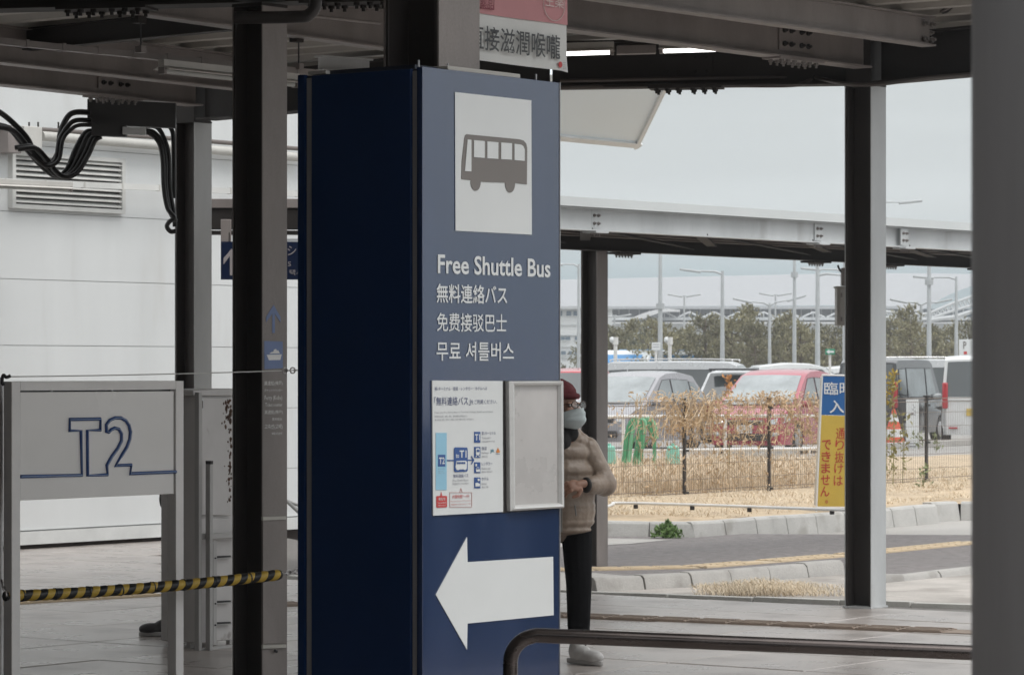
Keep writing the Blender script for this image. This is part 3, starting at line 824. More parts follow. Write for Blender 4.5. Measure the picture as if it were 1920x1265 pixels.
# ================================================================== SECOND CANOPY (right, beyond)
SC = mat('fascia paint', (.60, .625, .625), .45, 0, .05, 1.5)
a = PZ(560, 399.5, 2.78); b = PZ(2100, 487, 2.78)
cn = thing('far_canopy', 'pale steel canopy with white fascia crossing low behind the sign and the right column', 'canopy', tuple(PZ(1112, 432, 2.78)))
ra = PZ(1050, 430, 2.78); rb_ = PZ(1812, 470.5, 2.78)
dd = (rb_ - ra).normalized(); A0 = ra - dd * 2.0; A1 = rb_ + dd * 3
sN = Vector((-dd.y, dd.x, 0))       # away from camera
ibeam_mesh(A0, A1, .185, .10).build('edge_beam', STEEL2, cn)
# fascia
MB().prism([A0 + UP * .187 - sN * .09, A0 + UP * .187 + sN * .01, A0 + UP * .25 + sN * .01, A0 + UP * .262 - sN * .09][::1], A1 - A0).build('fascia', SC, cn)
ra2 = PZ(1050, 467, 2.70); rb2 = PZ(1812, 502, 2.70)
B0 = ra2 - dd * 2.6; B1 = rb2 + dd * 4
ibeam_mesh(B0, B1, .22, .12).build('rear_beam', DSTEEL, cn)
mid0 = (A0 + B0) / 2; mid1 = (A1 + B1) / 2
MB().prism([Vector((A0.x, A0.y, 2.98)), Vector((A1.x, A1.y, 2.98)), Vector((B1.x, B1.y, 2.98)) + sN * .3, Vector((B0.x, B0.y, 2.98)) + sN * .3], (0, 0, .03)).build('roof_sheet', mat('dark soffit', (.10, .085, .08), .6), cn)
for q in (.25, .5, .75):
    p0 = A0.lerp(B0, q); p1 = A1.lerp(B1, q)
    ibeam_mesh(Vector((p0.x, p0.y, 2.80)), Vector((p1.x, p1.y, 2.80)), .15, .07).build('purlin', mat('brown primer steel', (.13, .11, .10), .6), cn)
# cross members and splice plates
for px, yb in ((1102, 433), (1520, 455), (1681, 463)):
    p = PZ(px + 12, yb + .6, 2.78); bd, bs_, bu = dd, -sN, UP
    q = p
    MB().box(q + UP * .095 - sN * .012 , (.12, .014, .15), (dd, sN, UP)).build('splice_plate', STEEL2, cn)
    bolts(cn, q + UP * .095 - sN * .019, dd, UP, 2, 2, .055, .065, -sN, 0, .75)
    MB().box(q - UP * .008 + dd * .02, (.17, .14, .014), (dd, sN, UP)).build('splice_plate', STEEL2, cn)
    bolts(cn, q - UP * .015 + dd * .02, dd, sN, 4, 1, .036, .05, -UP, 0, .7)
for px in (1170, 1530, 1668, 1840):
    p = PZ(px, 468 + (px - 1050) * .045, 2.70); 
    MB().box(p - UP * .008, (.30, .16, .018), (dd, sN, UP)).build('splice_plate', DSTEEL, cn)
    bolts(cn, p - UP * .017, dd, sN, 6, 1, .045, .05, -UP, 0, .9)
for k in range(7):
    p0 = A0.lerp(A1, (k + .5) / 7); p1 = B0.lerp(B1, (k + .5) / 7)
    MB().cyl(Vector((p0.x, p0.y, 2.80)), Vector((B0.lerp(B1, (k + 1.4) / 7).x, B0.lerp(B1, (k + 1.4) / 7).y, 2.76)), .012, n=8).build('tie_rod', DSTEEL, cn)
    ibeam_mesh(Vector((p0.x, p0.y, 2.78)) + sN * .06, Vector((p1.x, p1.y, 2.78)) - sN * .07, .16, .09).build('cross_member', DSTEEL, cn)
cc = col_center(1118.5, 30.0, .165)
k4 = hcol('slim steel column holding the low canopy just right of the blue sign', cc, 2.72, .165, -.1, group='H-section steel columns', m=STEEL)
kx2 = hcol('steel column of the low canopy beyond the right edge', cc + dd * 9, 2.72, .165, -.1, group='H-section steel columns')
# tilted white soffit panel hanging in the sky at upper middle
YW = 38.
p1, p2, p3, p4 = P(1195, 275, YW), P(1251, 160, YW - 1.1), P(900, 128, YW - 3.6), P(860, 243, YW - 2.6)
nrm = (p2 - p1).cross(p4 - p1).normalized()
if nrm.y > 0: nrm = -nrm
wp_ = thing('roof_soffit', 'pale grey tilted roof panel against the sky above the low canopy', 'roof panel', tuple(p1))
MB().prism([p1, p2, p3, p4], -nrm * .12).build('panel', mat('soffit panel', (.72, .79, .83), .5, 0, .03, .8), wp_)
def rim(a, b, w_, name):
    inn = ((p1 + p3) / 2 - (a + b) / 2).normalized()
    inn = (inn - (b - a).normalized() * inn.dot((b - a).normalized())).normalized()
    MB().prism([a, b, b + inn * w_, a + inn * w_], nrm * .03).build(name, mat('rim paint', (.64, .65, .65), .45), wp_)
rim(p4, p1, .075, 'rim'); rim(p1, p2, .055, 'rim')
# its stand-off building mass: a mast carrying the panel
MB().box(Vector((p4.x - 1.2, p4.y + .5, 2.5)), (.4, .4, 5.2)).build('support', STEEL, wp_)
# ================================================================== BLUE SIGN PILLAR
SA, SB = .4786, .684
Cn = Vector(((792 - 960) / F * 9.8, 9.8, 0))
SH = 2.535
FF = Face(Cn, DR); LF = Face(Cn, DL)
sg = thing('shuttle_bus_sign', 'tall navy blue four-sided shuttle bus sign with bus pictogram and big white left arrow', 'sign', tuple(Cn + DR * SB / 2 + DL * SA / 2))
cor = mat('inner carcass', (.012, .016, .03), .5)
MB().box(Cn + DR * SB / 2 + DL * SA / 2 + UP * (SH / 2 + .0), (SB - .03, SA - .03, SH - .01), (DR, DL, UP)).build('carcass', cor, sg)
def fslab(face, name, m, u0, u1, z0, z1, th, off, bev=.0, par=sg):
    return MB().prism([face.at(u0, z0, off), face.at(u1, z0, off), face.at(u1, z1, off), face.at(u0, z1, off)], face.n * th).build(name, m, par, bevel=bev)
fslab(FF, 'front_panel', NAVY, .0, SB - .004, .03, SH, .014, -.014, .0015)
fslab(FF, 'edge_trim', ALU, SB - .0035, SB, .03, SH, .016, -.014)
uL = lambda px: LF.uz(px, 694)[0]
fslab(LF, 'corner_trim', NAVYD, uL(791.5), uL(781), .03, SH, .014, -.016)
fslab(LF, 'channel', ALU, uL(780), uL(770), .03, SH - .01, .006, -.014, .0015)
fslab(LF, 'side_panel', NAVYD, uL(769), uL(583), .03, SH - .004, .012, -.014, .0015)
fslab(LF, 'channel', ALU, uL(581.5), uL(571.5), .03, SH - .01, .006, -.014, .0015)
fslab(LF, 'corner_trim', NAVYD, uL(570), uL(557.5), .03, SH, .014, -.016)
# back faces
MB().prism([Cn + DL * SA + DR * .003 + UP * .03, Cn + DL * SA + DR * (SB - .003) + UP * .03, Cn + DL * SA + DR * (SB - .003) + UP * SH, Cn + DL * SA + DR * .003 + UP * SH], DL * .004 - DL * .018).build('back_panel', NAVY, sg)
MB().prism([Cn + DR * SB + DL * .003 + UP * .03, Cn + DR * SB + DL * (SA - .02) + UP * .03, Cn + DR * SB + DL * (SA - .02) + UP * SH, Cn + DR * SB + DL * .003 + UP * SH], -DR * .012).build('side_panel', NAVYD, sg)
tp = mat('top plate cream', (.46, .44, .41), .6)
# top closing plates round the column (column passes through)
MB().box(Cn + DR * .10 + DL * (SA / 2) + UP * (SH + .006), (.12, SA - .12, .012), (DR, DL, UP)).build('top_plate', cor, sg)
MB().box(Cn + DR * .33 + DL * .065 + UP * (SH + .008), (.36, .085, .014), (DR, DL, UP)).build('top_plate', tp, sg, bevel=.002)
MB().box(Cn + DR * .20 + DL * (SA - .06) + UP * (SH + .006), (.36, .07, .010), (DR, DL, UP)).build('top_plate', tp, sg)
for u in (.02, .16, .60): MB().cyl(FF.at(u, SH, -.03), FF.at(u, SH + .022, -.03), .0035, n=6).build('screw_stud', ALU, sg)
MB().box(Cn + DR * SB / 2 + DL * SA / 2 + UP * .015, (SB + .02, SA + .02, .03), (DR, DL, UP)).build('base_plinth', BLACKP, sg)
# pictogram
S = lambda name, m, pts, th=.0015, off=.001, lb=None, par=sg: FF.slab(name, m, par, pts, th, off, label=lb)
S('pictogram_field', WHITEV, [(853, 432.5), (996, 440), (995, 188.5), (852, 173)])
def arc(cx, cy, rx, ry, a0, a1, n=8): return [(cx + rx * math.cos(R_(a0 + (a1 - a0) * k / n)), cy - ry * math.sin(R_(a0 + (a1 - a0) * k / n))) for k in range(n + 1)]
S('bus_pictogram', BUSG, [(863, 336), (881, 338)] + arc(890, 341, 9.5, 17, 180, 360, 10)[0:11] + [(945, 342.5)] + arc(954.5, 343.5, 9.5, 18, 180, 360, 10) + [(986, 346), (986.5, 278), (985, 270), (980, 264), (972, 261.5), (873, 252), (870.5, 253.5), (869, 259), (864, 303)], off=.0028)
for wp in ([(869, 321), (881, 321.8), (881, 262.5), (874, 262)], [(886, 295), (906, 296.5), (906, 265), (886, 263)], [(911, 297), (931.5, 298.3), (931.5, 267.3), (911, 265.5)],
           [(937, 298.7), (957, 299.8), (957, 269), (937, 267.5)], [(962, 300.5), (981, 302), (981, 281), (978.5, 274.5), (974, 271.5), (962, 270)]):
    S('pictogram_window', WHITEV, wp, off=.0045)
FF.text('Free Shuttle Bus', WHITEV, sg, 820, 476.5, 1031, 512.5, bold=.018, res=3)
FF.text('無料連絡バス', WHITEV, sg, 817.5, 531.5, 950, 567.5, bold=.012)
FF.text('免费接驳巴士', WHITEV, sg, 818, 586, 949, 621, bold=.006)
FF.text('무료 셔틀버스', WHITEV, sg, 817.5, 640, 962.5, 676, bold=.006)
S('arrow', WHITEV, [(816, 1114), (874.5, 1217), (875.5, 1168), (1037, 1152.5), (1036, 1043), (875.5, 1053), (874.5, 1006)][::-1])
# poster
po = S('route_poster', PAPER, [(810, 966), (941, 959), (940, 714), (808, 713)], .004, .001)
def PT(s, x0, y0, x1, y1, m=DBLUEP, bold=0.): FF.text(s, m, po, x0, y0, x1, y1, off=.0065, bold=bold, name='print', res=1)
def PS(m, pts, off=.0055, th=.0008, name='print_block'): return FF.slab(name, m, po, pts, th, off)
def rect(x0, y0, x1, y1): return [(x0, y1), (x1, y1), (x1, y0), (x0, y0)]
PT('第1ターミナル・鉄道・レンタカー・ホテルへは', 812, 725, 910, 732)
PT('「無料連絡バス」', 811, 744, 879, 760)
PT('をご利用ください。', 880, 749, 929, 757.5)
PT('Please take Free Shuttle Buses to Terminal1, Railways, Rental car and Hotel.', 812, 771.3, 921, 775.2, GREYP)
PT('前往第1航站楼、铁路、租车、酒店请乘坐免费接驳巴士。', 812, 778.8, 874, 782.4, GREYP)
PT('제1터미널, 철도, 렌터카, 호텔은 무료 셔틀버스를 이용하십시오.', 812, 785, 886, 788.6, GREYP)
PS(LBLUEP, rect(814, 811, 834.5, 918))
PS(BLUEP, rect(818, 852, 831.5, 874), .0063)
FF.text('T2', WHITEV, po, 819.5, 857, 830, 869.5, off=.0075, bold=.02, name='print')
for y, x1 in ((877.5, 830.5), (882, 828), (885.5, 832)): PT('第2ターミナル', 818 + (y > 880), y, x1, y + 2.4, GREYP)
PS(BLUEP, rect(835, 861.5, 848, 863.8), .0058)
PS(BLUEP, [(848, 882), (850, 884.4), (872, 883.3), (873.5, 881), (873.5, 841), (872, 838.5), (850, 838), (848, 840)], .0063)
FF.text('to', WHITEV, po, 851, 850.5, 857, 858, off=.0075, name='print', bold=.02)
FF.text('T1', WHITEV, po, 858, 844, 871, 857.5, off=.0075, name='print', bold=.02)
PS(WHITEV, [(850, 875), (852, 880), (855, 881), (858, 879.5), (865, 879.3), (868, 881), (871, 878.5), (871.5, 865), (869, 863), (852, 863.5)], .0075)
for x in (852.5, 856.5, 860.5, 864.5): PS(BLUEP, rect(x, 865.5, x + 3, 869), .009, name='print_window')
PS(BLUEP, rect(873.5, 861, 884, 863), .0058)
PS(BLUEP, [(879.5, 869.5), (881, 870), (886, 862), (881, 854), (879.5, 855), (883.6, 862)], .0063)
PT('無料連絡バス', 847, 888.5, 875, 895.3)
PT('Free Shuttle Buses', 846, 898, 875, 902.4, GREYP)
PT('免费接驳巴士 무료 셔틀버스', 845, 905, 876.5, 908.6, GREYP)
for y, a_, b_, c_ in ((809, '第1ターミナル', 'Terminal 1', '1号航站楼 제1터미널'), (837.3, '鉄道', 'Railways', '铁路 철도'), (866, 'レンタカー', 'Rent a car', '租车 렌터카'), (894.5, 'ホテル', 'Hotel', '酒店 호텔')):
    PS(BLUEP, rect(886, y, 897.5, y + 20.3), .0058)
    k = {'第': (926.5, 917, 924), '鉄': (909.5, 913.5, 912), 'レ': (920, 916.5, 920.5), 'ホ': (913, 909, 912.5)}[a_[0]]
    PT(a_, 900, y - .3, k[0], y + 6.3); PT(b_, 900, y + 9.3, k[1], y + 14, GREYP); PT(c_, 900, y + 16.6, k[2], y + 20, GREYP)
FF.text('T1', WHITEV, po, 887.2, 813.5, 896.3, 825, off=.0072, name='print', bold=.02)
PS(WHITEV, [(888.5, 851), (890, 853), (894, 853), (895.5, 851), (895.5, 841), (894, 839.5), (890, 839.5), (888.5, 841)], .0072); PS(BLUEP, rect(889.8, 842.5, 894.2, 846.5), .0085)
PS(WHITEV, [(888, 856.3), (889.5, 856.3), (890.8, 853.6), (889.4, 853.6)], .0072); PS(WHITEV, [(894.6, 856.3), (896, 856.3), (894.6, 853.6), (893.2, 853.6)], .0072)
PS(WHITEV, [(888.7, 884), (895.8, 884), (895.8, 879), (894.5, 875.5), (890, 875.5), (888.7, 879)], .0072); PS(WHITEV, rect(887.6, 869, 890.4, 873.5), .0072)
PS(BLUEP, rect(889.8, 876.5, 894.6, 878.8), .0085)
PS(WHITEV, [(887.5, 911.5), (896, 911), (896, 906.5), (891, 904), (887.5, 905)], .0072); PS(WHITEV, arc(893.6, 899, 2, 2.4, 360, 20, 10), .0072)
FF.text('JR', mat('green blue print', (.05, .22, .30), .6), po, 916, 842, 924, 849.5, off=.0065, name='print', bold=.015)
PS(mat('orange print', (.62, .22, .05), .6), [(927, 847), (930.5, 848.4), (934.5, 847), (930.6, 838.7)], .006); PS(GREYP, rect(927, 850.2, 934, 851.4))
PS(REDP, [(815, 949), (816.5, 951.2), (834, 950.2), (835, 948.5), (835, 930.5), (834, 929), (826, 929), (824, 920.8), (822.5, 929), (816, 929.3), (815, 931)], .0058)
FF.text('現在地', WHITEV, po, 818.5, 932.5, 831.5, 938, off=.0072, name='print'); FF.text('You are here', WHITEV, po, 817, 940.5, 833, 943.6, off=.0072, name='print'); FF.text('现在地 현위치', WHITEV, po, 817.5, 946, 832.5, 948.4, off=.0072, name='print')
for q in (rect(840, 922.3, 881.8, 922.9), rect(840, 949.5, 881.8, 950.1), rect(840, 922.3, 840.6, 950.1), rect(881.2, 922.3, 881.8, 949), [(858.5, 922.5), (859.2, 922.5), (861.3, 915.5), (861, 914.4)], [(863.2, 922.5), (863.9, 922.5), (861.4, 914.4), (861, 915.5)]):
    PS(mat('pink print', (.52, .25, .24), .6), q, .0058)
PT('所要時間7～9分', 845, 927.5, 877, 934.5, REDP); PT('Required time: 7-9 minutes', 842.5, 938, 880, 941.3, mat('pink red print', (.50, .16, .15), .6)); PT('所需时间7~9分钟 소요시간 7~9분', 842.5, 943.8, 879, 947, MATS['pink red print'])
# empty notice frame
S('frame_backing', BLACKP, [(941.6, 961), (1049, 953), (1047.5, 713.5), (941, 713.5)], .0015, .0005)
fq = [(949, 957.3), (1049.5, 951.3), (1047.8, 714), (946.5, 714.3)]; fi = [(960, 946.5), (1042.2, 942.5), (1041, 723.3), (958.5, 723.5)]
S('frame_sheet', mat('bare sheet behind acrylic', (.47, .455, .445), .30, 0, .10, 5.5, stain=(3.3, .56, (.53, .52, .51)), coat=.3), fi, .004, .003)
for k in range(4):
    j = (k + 1) % 4
    uo = [FF.uz(*fq[k]), FF.uz(*fq[j])]; ui = [FF.uz(*fi[k]), FF.uz(*fi[j])]
    mb = MB(); o0, o1 = uo; i0, i1 = ui
    lip = lambda a, b, t: (a[0] + (b[0] - a[0]) * t, a[1] + (b[1] - a[1]) * t)
    pr = []
    rings = []
    for e0, e1 in ((o0, i0), (o1, i1)):
        rings.append([FF.at(*e0, .001), FF.at(*e0, .016), FF.at(*lip(e0, e1, .35), .022), FF.at(*lip(e0, e1, .7), .019), FF.at(*e1, .010), FF.at(*e1, .001)])
    mb.v = rings[0] + rings[1]; mb.f = [[q, q + 1, q + 7, q + 6] for q in range(5)] + [[5, 0, 6, 11], [0, 1, 2, 3, 4, 5][::-1], [6, 7, 8, 9, 10, 11]]
    mb.build('frame_profile', ALU2, sg, weld=True)

# hanging throat-medicine banner beside the column
BFc = Face(P(893, 60, 10.62), DR)
bn = thing('banner', 'white and pink hanging advertising banner with large black characters beside the sign column', 'banner', tuple(BFc.p(960, 60)))
WB = mat('banner cloth white', (.62, .62, .60), .7, 0, .06, 5); PK = mat('banner pink print', (.50, .235, .245), .7, 0, .08, 4); MR = mat('maroon print', (.20, .03, .05), .6)
def wavy(pxs, pys_top, pys_bot, m, name, off, nb=14, curl=0.):
    mb = MB(); nx = len(pxs); ny = nb
    for sgn in (0, 1):
        for j in range(ny + 1):
            for i, x in enumerate(pxs):
                yt, yb = pys_top[i], pys_bot[i]; y = yt + (yb - yt) * j / ny
                u, z = BFc.uz(x, y); f = i / (nx - 1)
                b = .004 * math.sin(u * 14 + z * 3) + curl * (max(0, j / ny - .8) ** 2) * 12 * f
                mb.v.append(BFc.at(u, z, off + b - sgn * .0015))
    W_ = nx; T = (ny + 1) * W_
    for j in range(ny):
        for i in range(nx - 1):
            a = j * W_ + i; mb.f.append([a, a + W_, a + W_ + 1, a + 1]); a += T; mb.f.append([a, a + 1, a + W_ + 1, a + W_])
    for i in range(nx - 1):
        a = i; mb.f.append([a, a + 1, a + 1 + T, a + T]); a = ny * W_ + i; mb.f.append([a, a + T, a + T + 1, a + 1])
    for j in range(ny):
        a = j * W_; mb.f.append([a, a + T, a + T + W_, a + W_]); a += W_ - 1; mb.f.append([a, a + W_, a + W_ + T, a + T])
    return mb.build(name, m, bn, smooth=60)
xs = [858 + k * (1061 - 858) / 16 for k in range(17)]
bt = [25 + (x - 893) * .136 for x in xs]; bb = [113 + (x - 893) * .128 + (2 if x > 1050 else 0) for x in xs]
wavy(xs, [-75] * 17, bb, WB, 'cloth', 0, 24, .01)
wavy([x for x in xs], [-74] * 17, bt, PK, 'pink_print', .0045, 12)
BFc.text('直接滋潤喉嚨', BLK, bn, 873, 44.5, 1044, 91.5, off=.014, bold=.008)
u_, z_ = BFc.uz(1033, 10)
ring = MB(); pts_ = [BFc.at(u_ + .058 * math.cos(t * math.pi / 20), z_ + .052 * math.sin(t * math.pi / 20), .013) for t in range(41)]
ring.tube(pts_, .0013, 6).build('ring_print', mat('pale ring print', (.62, .50, .48), .7), bn)
BFc.text('生薬', MATS['pale ring print'], bn, 1016, -12, 1051, 12.5, off=.014)
BFc.text('医薬品', MR, bn, 882, -4, 919, 14, off=.013)
for q in ([(880, 14.5), (921, 20), (921, 18.5), (880, 13)], [(919.8, 19), (921, 19), (921, -40), (919.8, -40)]):
    BFc.slab('print_rule', MR, bn, q, .0006, .012)
BFc.slab('red_mark', REDP, bn, arc(1045, 122, 3.6, 6, 0, 340, 10)[::-1], .0006, .012)
for y in (118, 122, 126, 129): BFc.slab('print_rule', GREYP, bn, [(1050, y), (1056, y + .7), (1056, y + 1.3), (1050, y + .6)], .0005, .012)
MB().cyl(BFc.p(850, -76, 0), BFc.p(1066, -76, 0), .012, n=10).build('top_rod', BLACKP, bn)
MB().cyl(BFc.p(860, -76, 0), BFc.p(860, -76, 0) + UP * .85, .003, n=6).build('cord', BLACKP, bn); MB().cyl(BFc.p(1055, -76, 0), BFc.p(1055, -76, 0) + UP * .85, .003, n=6).build('cord', BLACKP, bn)
# note: rod hangs from a roof member above
rH = beam('steel rafter above the blue sign that the banner hangs from', BFc.p(780, -76, 0).xy.to_3d() + UP * 3.62, BFc.p(1400, -76, 0).xy.to_3d() + UP * 3.62, .25, .12)

# ================================================================== STICKERS ON THE FERRY COLUMN
KF = Face(Vector(((490.5 - 960) / F * 17.95, 17.95, 0)) + PN * .0068, DR)
SBL = mat('faded blue sticker', (.16, .22, .40), .55, 0, .08, 8); SPL = mat('pale sticker print', (.80, .79, .78), .6)
KF.slab('arrow_sticker', SBL, k1, [(510, 624), (515, 624), (515, 588), (525.5, 604), (525.5, 594), (512.5, 571.5), (498.5, 594), (498.5, 604), (510, 588)], .0012, .0006)
st = KF.slab('ferry_sticker', SBL, k1, [(495.5, 692), (530, 690), (529.5, 640), (495, 639)], .0012, .0006)
KF.slab('ferry_print', SPL, st, [(503.5, 675), (525, 674.5), (527.5, 664), (499.5, 665)], .0008, .0022)
KF.slab('ferry_print', SPL, st, [(504, 663), (524, 662.3), (521, 656.5), (518, 656.5), (517.3, 654), (513, 655), (512, 659), (508, 660)], .0008, .0022)
for s_, x0, y0, x1, y1 in (('高速船(神戸)', 495.5, 714, 529.5, 723.5), ('チケットカウンター', 495.5, 729, 529.5, 734.5), ('Ferry (Kobe)', 496, 741, 529, 752), ('Ticket counter', 497, 755, 529, 762),
                         ('高速船(神户)', 496, 768.5, 529.5, 777.5), ('票务柜台', 510, 783, 528.5, 788), ('고속선(고베)', 496, 795, 529.5, 805.5), ('매표 카운터', 509.5, 810, 528.5, 815)):
    KF.text(s_, SPL, k1, x0, y0, x1, y1, off=.0012, res=1)
for y in (971, 1211):     # band clamps round the column
    for fc, x0, x1 in ((KF, 491, 532.5),):
        KF.slab('clamp_band', mat('clamp paint', (.46, .44, .40), .5), k1, [(489.5, y + 4), (533.5, y + 2.5), (533.5, y - 4), (489.5, y - 3)], .012, .001)
KF.slab('cover_plate', STEEL, k1, [(491.5, 1206), (533, 1204.5), (533, 975), (491.5, 976)], .006, .001)
MB().cyl(KF.p(512, 1219, .012), KF.p(516, 1220.5, .012) , .008, n=8).build('clamp_knot', BLACKP, k1)

# ================================================================== T2 SIGN
tw = .05
Tc = Vector(((22 - 960) / F * 14.0, 14.0, 0))
T2 = Face(Tc, DR)
t2 = thing('terminal_sign', 'grey framed terminal sign with blue outlined T2 on two square posts at the left', 'sign', tuple(Tc))
TG = mat('sign post grey', (.82, .80, .785), .45, 0, .06, 5); TPN = mat('sign panel warm grey', (.88, .86, .84), .25, 0, .04, 2)
uR = T2.uz(330, 800)[0]; zt = T2.uz(22, 714.5)[1]
for u in (0, uR):
    MB().box(T2.at(u + tw / 2, (zt - .001) / 2, -tw / 2), (tw, tw, zt - .001), (DR, DL, UP)).build('post', TG, t2, bevel=.002)
MB().box(T2.at((uR + tw) / 2, zt - .019, -tw / 2), (uR - tw - .002, tw, .038), (DR, DL, UP)).build('top_rail', TG, t2, bevel=.002)
ztp = zt - .046; zbp = T2.uz(38, 938)[1]
MB().box(T2.at((uR + tw) / 2, (ztp + zbp) / 2, -.022), (uR - tw - .014, .030, ztp - zbp), (DR, DL, UP)).build('panel', TPN, t2, bevel=.002)
MB().box(T2.at((uR + tw) / 2, zt - .0425, -.03), (uR - tw - .02, .012, .007), (DR, DL, UP)).build('shadow_strip', BLACKP, t2)
for fx in (.25, .62): MB().cyl(T2.at(fx, zt - .043, -.02), T2.at(fx, zt - .043, -.012), .004, n=8).build('screw', ALU, t2)
for u in (0, uR): MB().box(T2.at(u + tw / 2, .006, -tw / 2), (.12, .12, .012), (DR, DL, UP)).build('base_plate', TG, t2)
T2P = [(39, 893), (154.5, 890.5), (153, 807), (131.5, 807), (131.5, 786), (189, 785), (189, 806), (165, 806.5), (165.5, 891), (202.5, 889.5), (201.5, 872), (211, 855), (222, 840), (229, 826), (229, 813), (224, 804), (216, 802),
       (209, 805.5), (205, 810), (201, 809), (200.5, 796), (207, 787.5), (217, 783), (228, 783), (237, 788), (243, 797), (246, 809), (244.5, 823), (239, 838), (229, 854), (217, 872.5), (247, 871), (244.5, 887.5), (331, 884)]
pp = [T2.p(x, y, -.004) for x, y in T2P]
MB().tube(pp, .0078, 8).build('letter_outline', mat('blue tube letter', (.02, .07, .24), .18, 0, .05, 5, spec=.8), t2, smooth=50)
MB().tube([T2.p(x, y, -.004 + .0082) for x, y in T2P], .0012, 5).build('letter_highlight', mat('pale blue highlight', (.30, .40, .58), .3), t2)  # pale line laid on as the highlight of the tube letters
# ================================================================== ROPE + WIRE
def rope_pt(f, sag=0.):
    a = T2.at(.02, .72, .03); return a
ra0 = P(12, 1117, 14.02); rb0 = P(521, 1077, 15.05)
N_ = 60
def sagp(a, b, t, s): 
    p = a.lerp(b, t); p.z -= s * 4 * t * (1 - t); return p
rp_ = [sagp(ra0, rb0, k / N_, .012) for k in range(N_ + 1)]
rope = thing('barrier_rope', 'sagging yellow and black striped barrier rope low in front of the terminal sign posts', 'rope', tuple(rb0))
# spiral of alternating bands: two helical half shells
def spiral(m, ph, name):
    mb = MB(); n = 12; turns = 19; seg = 480; pts = [sagp(ra0, rb0, k / seg, .012) for k in range(seg + 1)]
    d = (rb0 - ra0).normalized(); u = d.cross(UP).normalized(); v = u.cross(d)
    for k, p in enumerate(pts):
        a0 = ph + 2 * math.pi * turns * k / seg
        for j in range(n // 2 + 1):
            a = a0 + 2 * math.pi * j / n
            rr = .0245 * (1 + .03 * math.sin(k * .31)) - (.002 if j in (0, n // 2) else 0)
            mb.v.append(p + (u * math.cos(a) + v * math.sin(a)) * rr)
    W_ = n // 2 + 1
    for k in range(seg):
        for j in range(W_ - 1):
            q = k * W_ + j; mb.f.append([q, q + W_, q + W_ + 1, q + 1])
    return mb.build(name, m, rope, smooth=60)
spiral(YEL, 0, 'yellow_band'); spiral(BLK, math.pi, 'black_band')
MB().tube([rp_[0] - (rp_[1] - rp_[0]) * .3] + rp_ + [rp_[-1] + (rp_[-1] - rp_[-2]) * .5], .021, 8).build('rope_core', BLACKP, rope)
for k in (3, 10, 17, 24, 31, 38, 45, 53): MB().tube([rp_[k], rp_[k].lerp(rp_[k + 1], .25)], .0268, 10).build('cable_tie', BLK, rope)
def chain(a, b, par, m, n, r=.008):
    for k in range(n):
        p = a.lerp(b, (k + .5) / n); d = (b - a).normalized(); s_ = (b - a).length / n * .62
        u = d.cross(UP).normalized() if k % 2 else UP
        pts = [p + d * s_ * math.cos(t) + u * s_ * .5 * math.sin(t) for t in [2 * math.pi * q / 12 for q in range(13)]]
        MB().tube(pts, r * .42, 6).build('chain_link', m, par)
CHM = mat('chain steel', (.35, .33, .32), .3, .6, .2, 30)
chain(rb0, P(560, 1069, 15.2), rope, CHM, 5)
chain(P(12, 1116, 14.0), P(3, 1088, 14.02), rope, CHM, 3)
MB().tube([P(560, 1069, 15.2), pr_ + UP * .735], .006, 6).build('end_cord', BLACKP, rope)
wire = thing('white_wire', 'thin white wire strung straight above the terminal sign to the blue sign', 'wire', tuple(P(3, 706, 14)))
w0, w1 = P(16, 706, 14.0), P(530, 694.5, 15.0)
MB().tube([sagp(w0, w1, k / 12, .004) for k in range(13)], .0028, 6).build('wire_strand', mat('white wire', (.62, .62, .60), .5), wire)
chain(w1, P(560, 694, 15.15), wire, CHM, 4)
MB().tube([P(560, 694, 15.15), Vector((pr_.x, pr_.y, P(560, 694, 15.15).z))], .005, 6).build('end_cord', BLACKP, wire)
MB().tube(bez([P(20, 704, 14.0), P(12, 707, 14.0), P(6, 703, 14.0), P(4, 716, 14.0), P(7, 722, 14)], 5), .007, 8).build('knot', BLACKP, wire, smooth=60)
# slim tall panel/pole at the extreme left edge
pz = thing('edge_post', 'slim white post just behind the terminal sign at the left edge', 'post', tuple(P(1, 1400, 14.3).xy.to_3d()))
q = P(1, 0, 14.3); MB().cyl(Vector((q.x, q.y, 0)), Vector((q.x, q.y, 1.62)), .011, n=12).build('shaft', mat('white post', (.6, .6, .6), .4), pz, smooth=60)
MB().cyl(Vector((q.x, q.y, 0)), Vector((q.x, q.y, .02)), .07, n=16).build('foot', BLACKP, pz)

# ================================================================== RUSTY CABINET WITH RACK
CF = Face(P(362, 900, 19.85), DR)
cb = thing('metal_cabinet', 'rusty white metal cabinet standing between the terminal sign and the ferry column', 'cabinet', tuple(CF.at(.2, .0, -.2)))
CW = mat('rusting cabinet white', (.60, .58, .57), .5, 0, .1, 4, stain=(7, .70, (.10, .055, .035)), stretch=(1, 1, .6))
RUST = mat('rust', (.085, .045, .028), .9, 0, .5, 14)
uu0, zz1 = CF.uz(374, 742); uu1, _ = CF.uz(434, 742); _, zz0 = CF.uz(374, 1205)
MB().box(CF.at((uu0 + uu1 + .06) / 2, (zz0 + zz1) / 2, -.16), (uu1 - uu0 + .06, .30, zz1 - zz0), (DR, DL, UP)).build('cabinet_body', CW, cb, bevel=.006)
CF.slab('lid', CW, cb, [(360, 742), (440, 742), (440, 728), (360, 731)], .34, -.33, bevel=.006)
CF.slab('door', CW, cb, [(376, 965), (431, 966), (431, 746), (376, 745)], .010, 0.001, bevel=.004)
CF.slab('lower_door', CW, cb, [(376, 1000), (431, 1000), (431, 972), (376, 971)], .008, 0.001, bevel=.003)
random.seed(5)
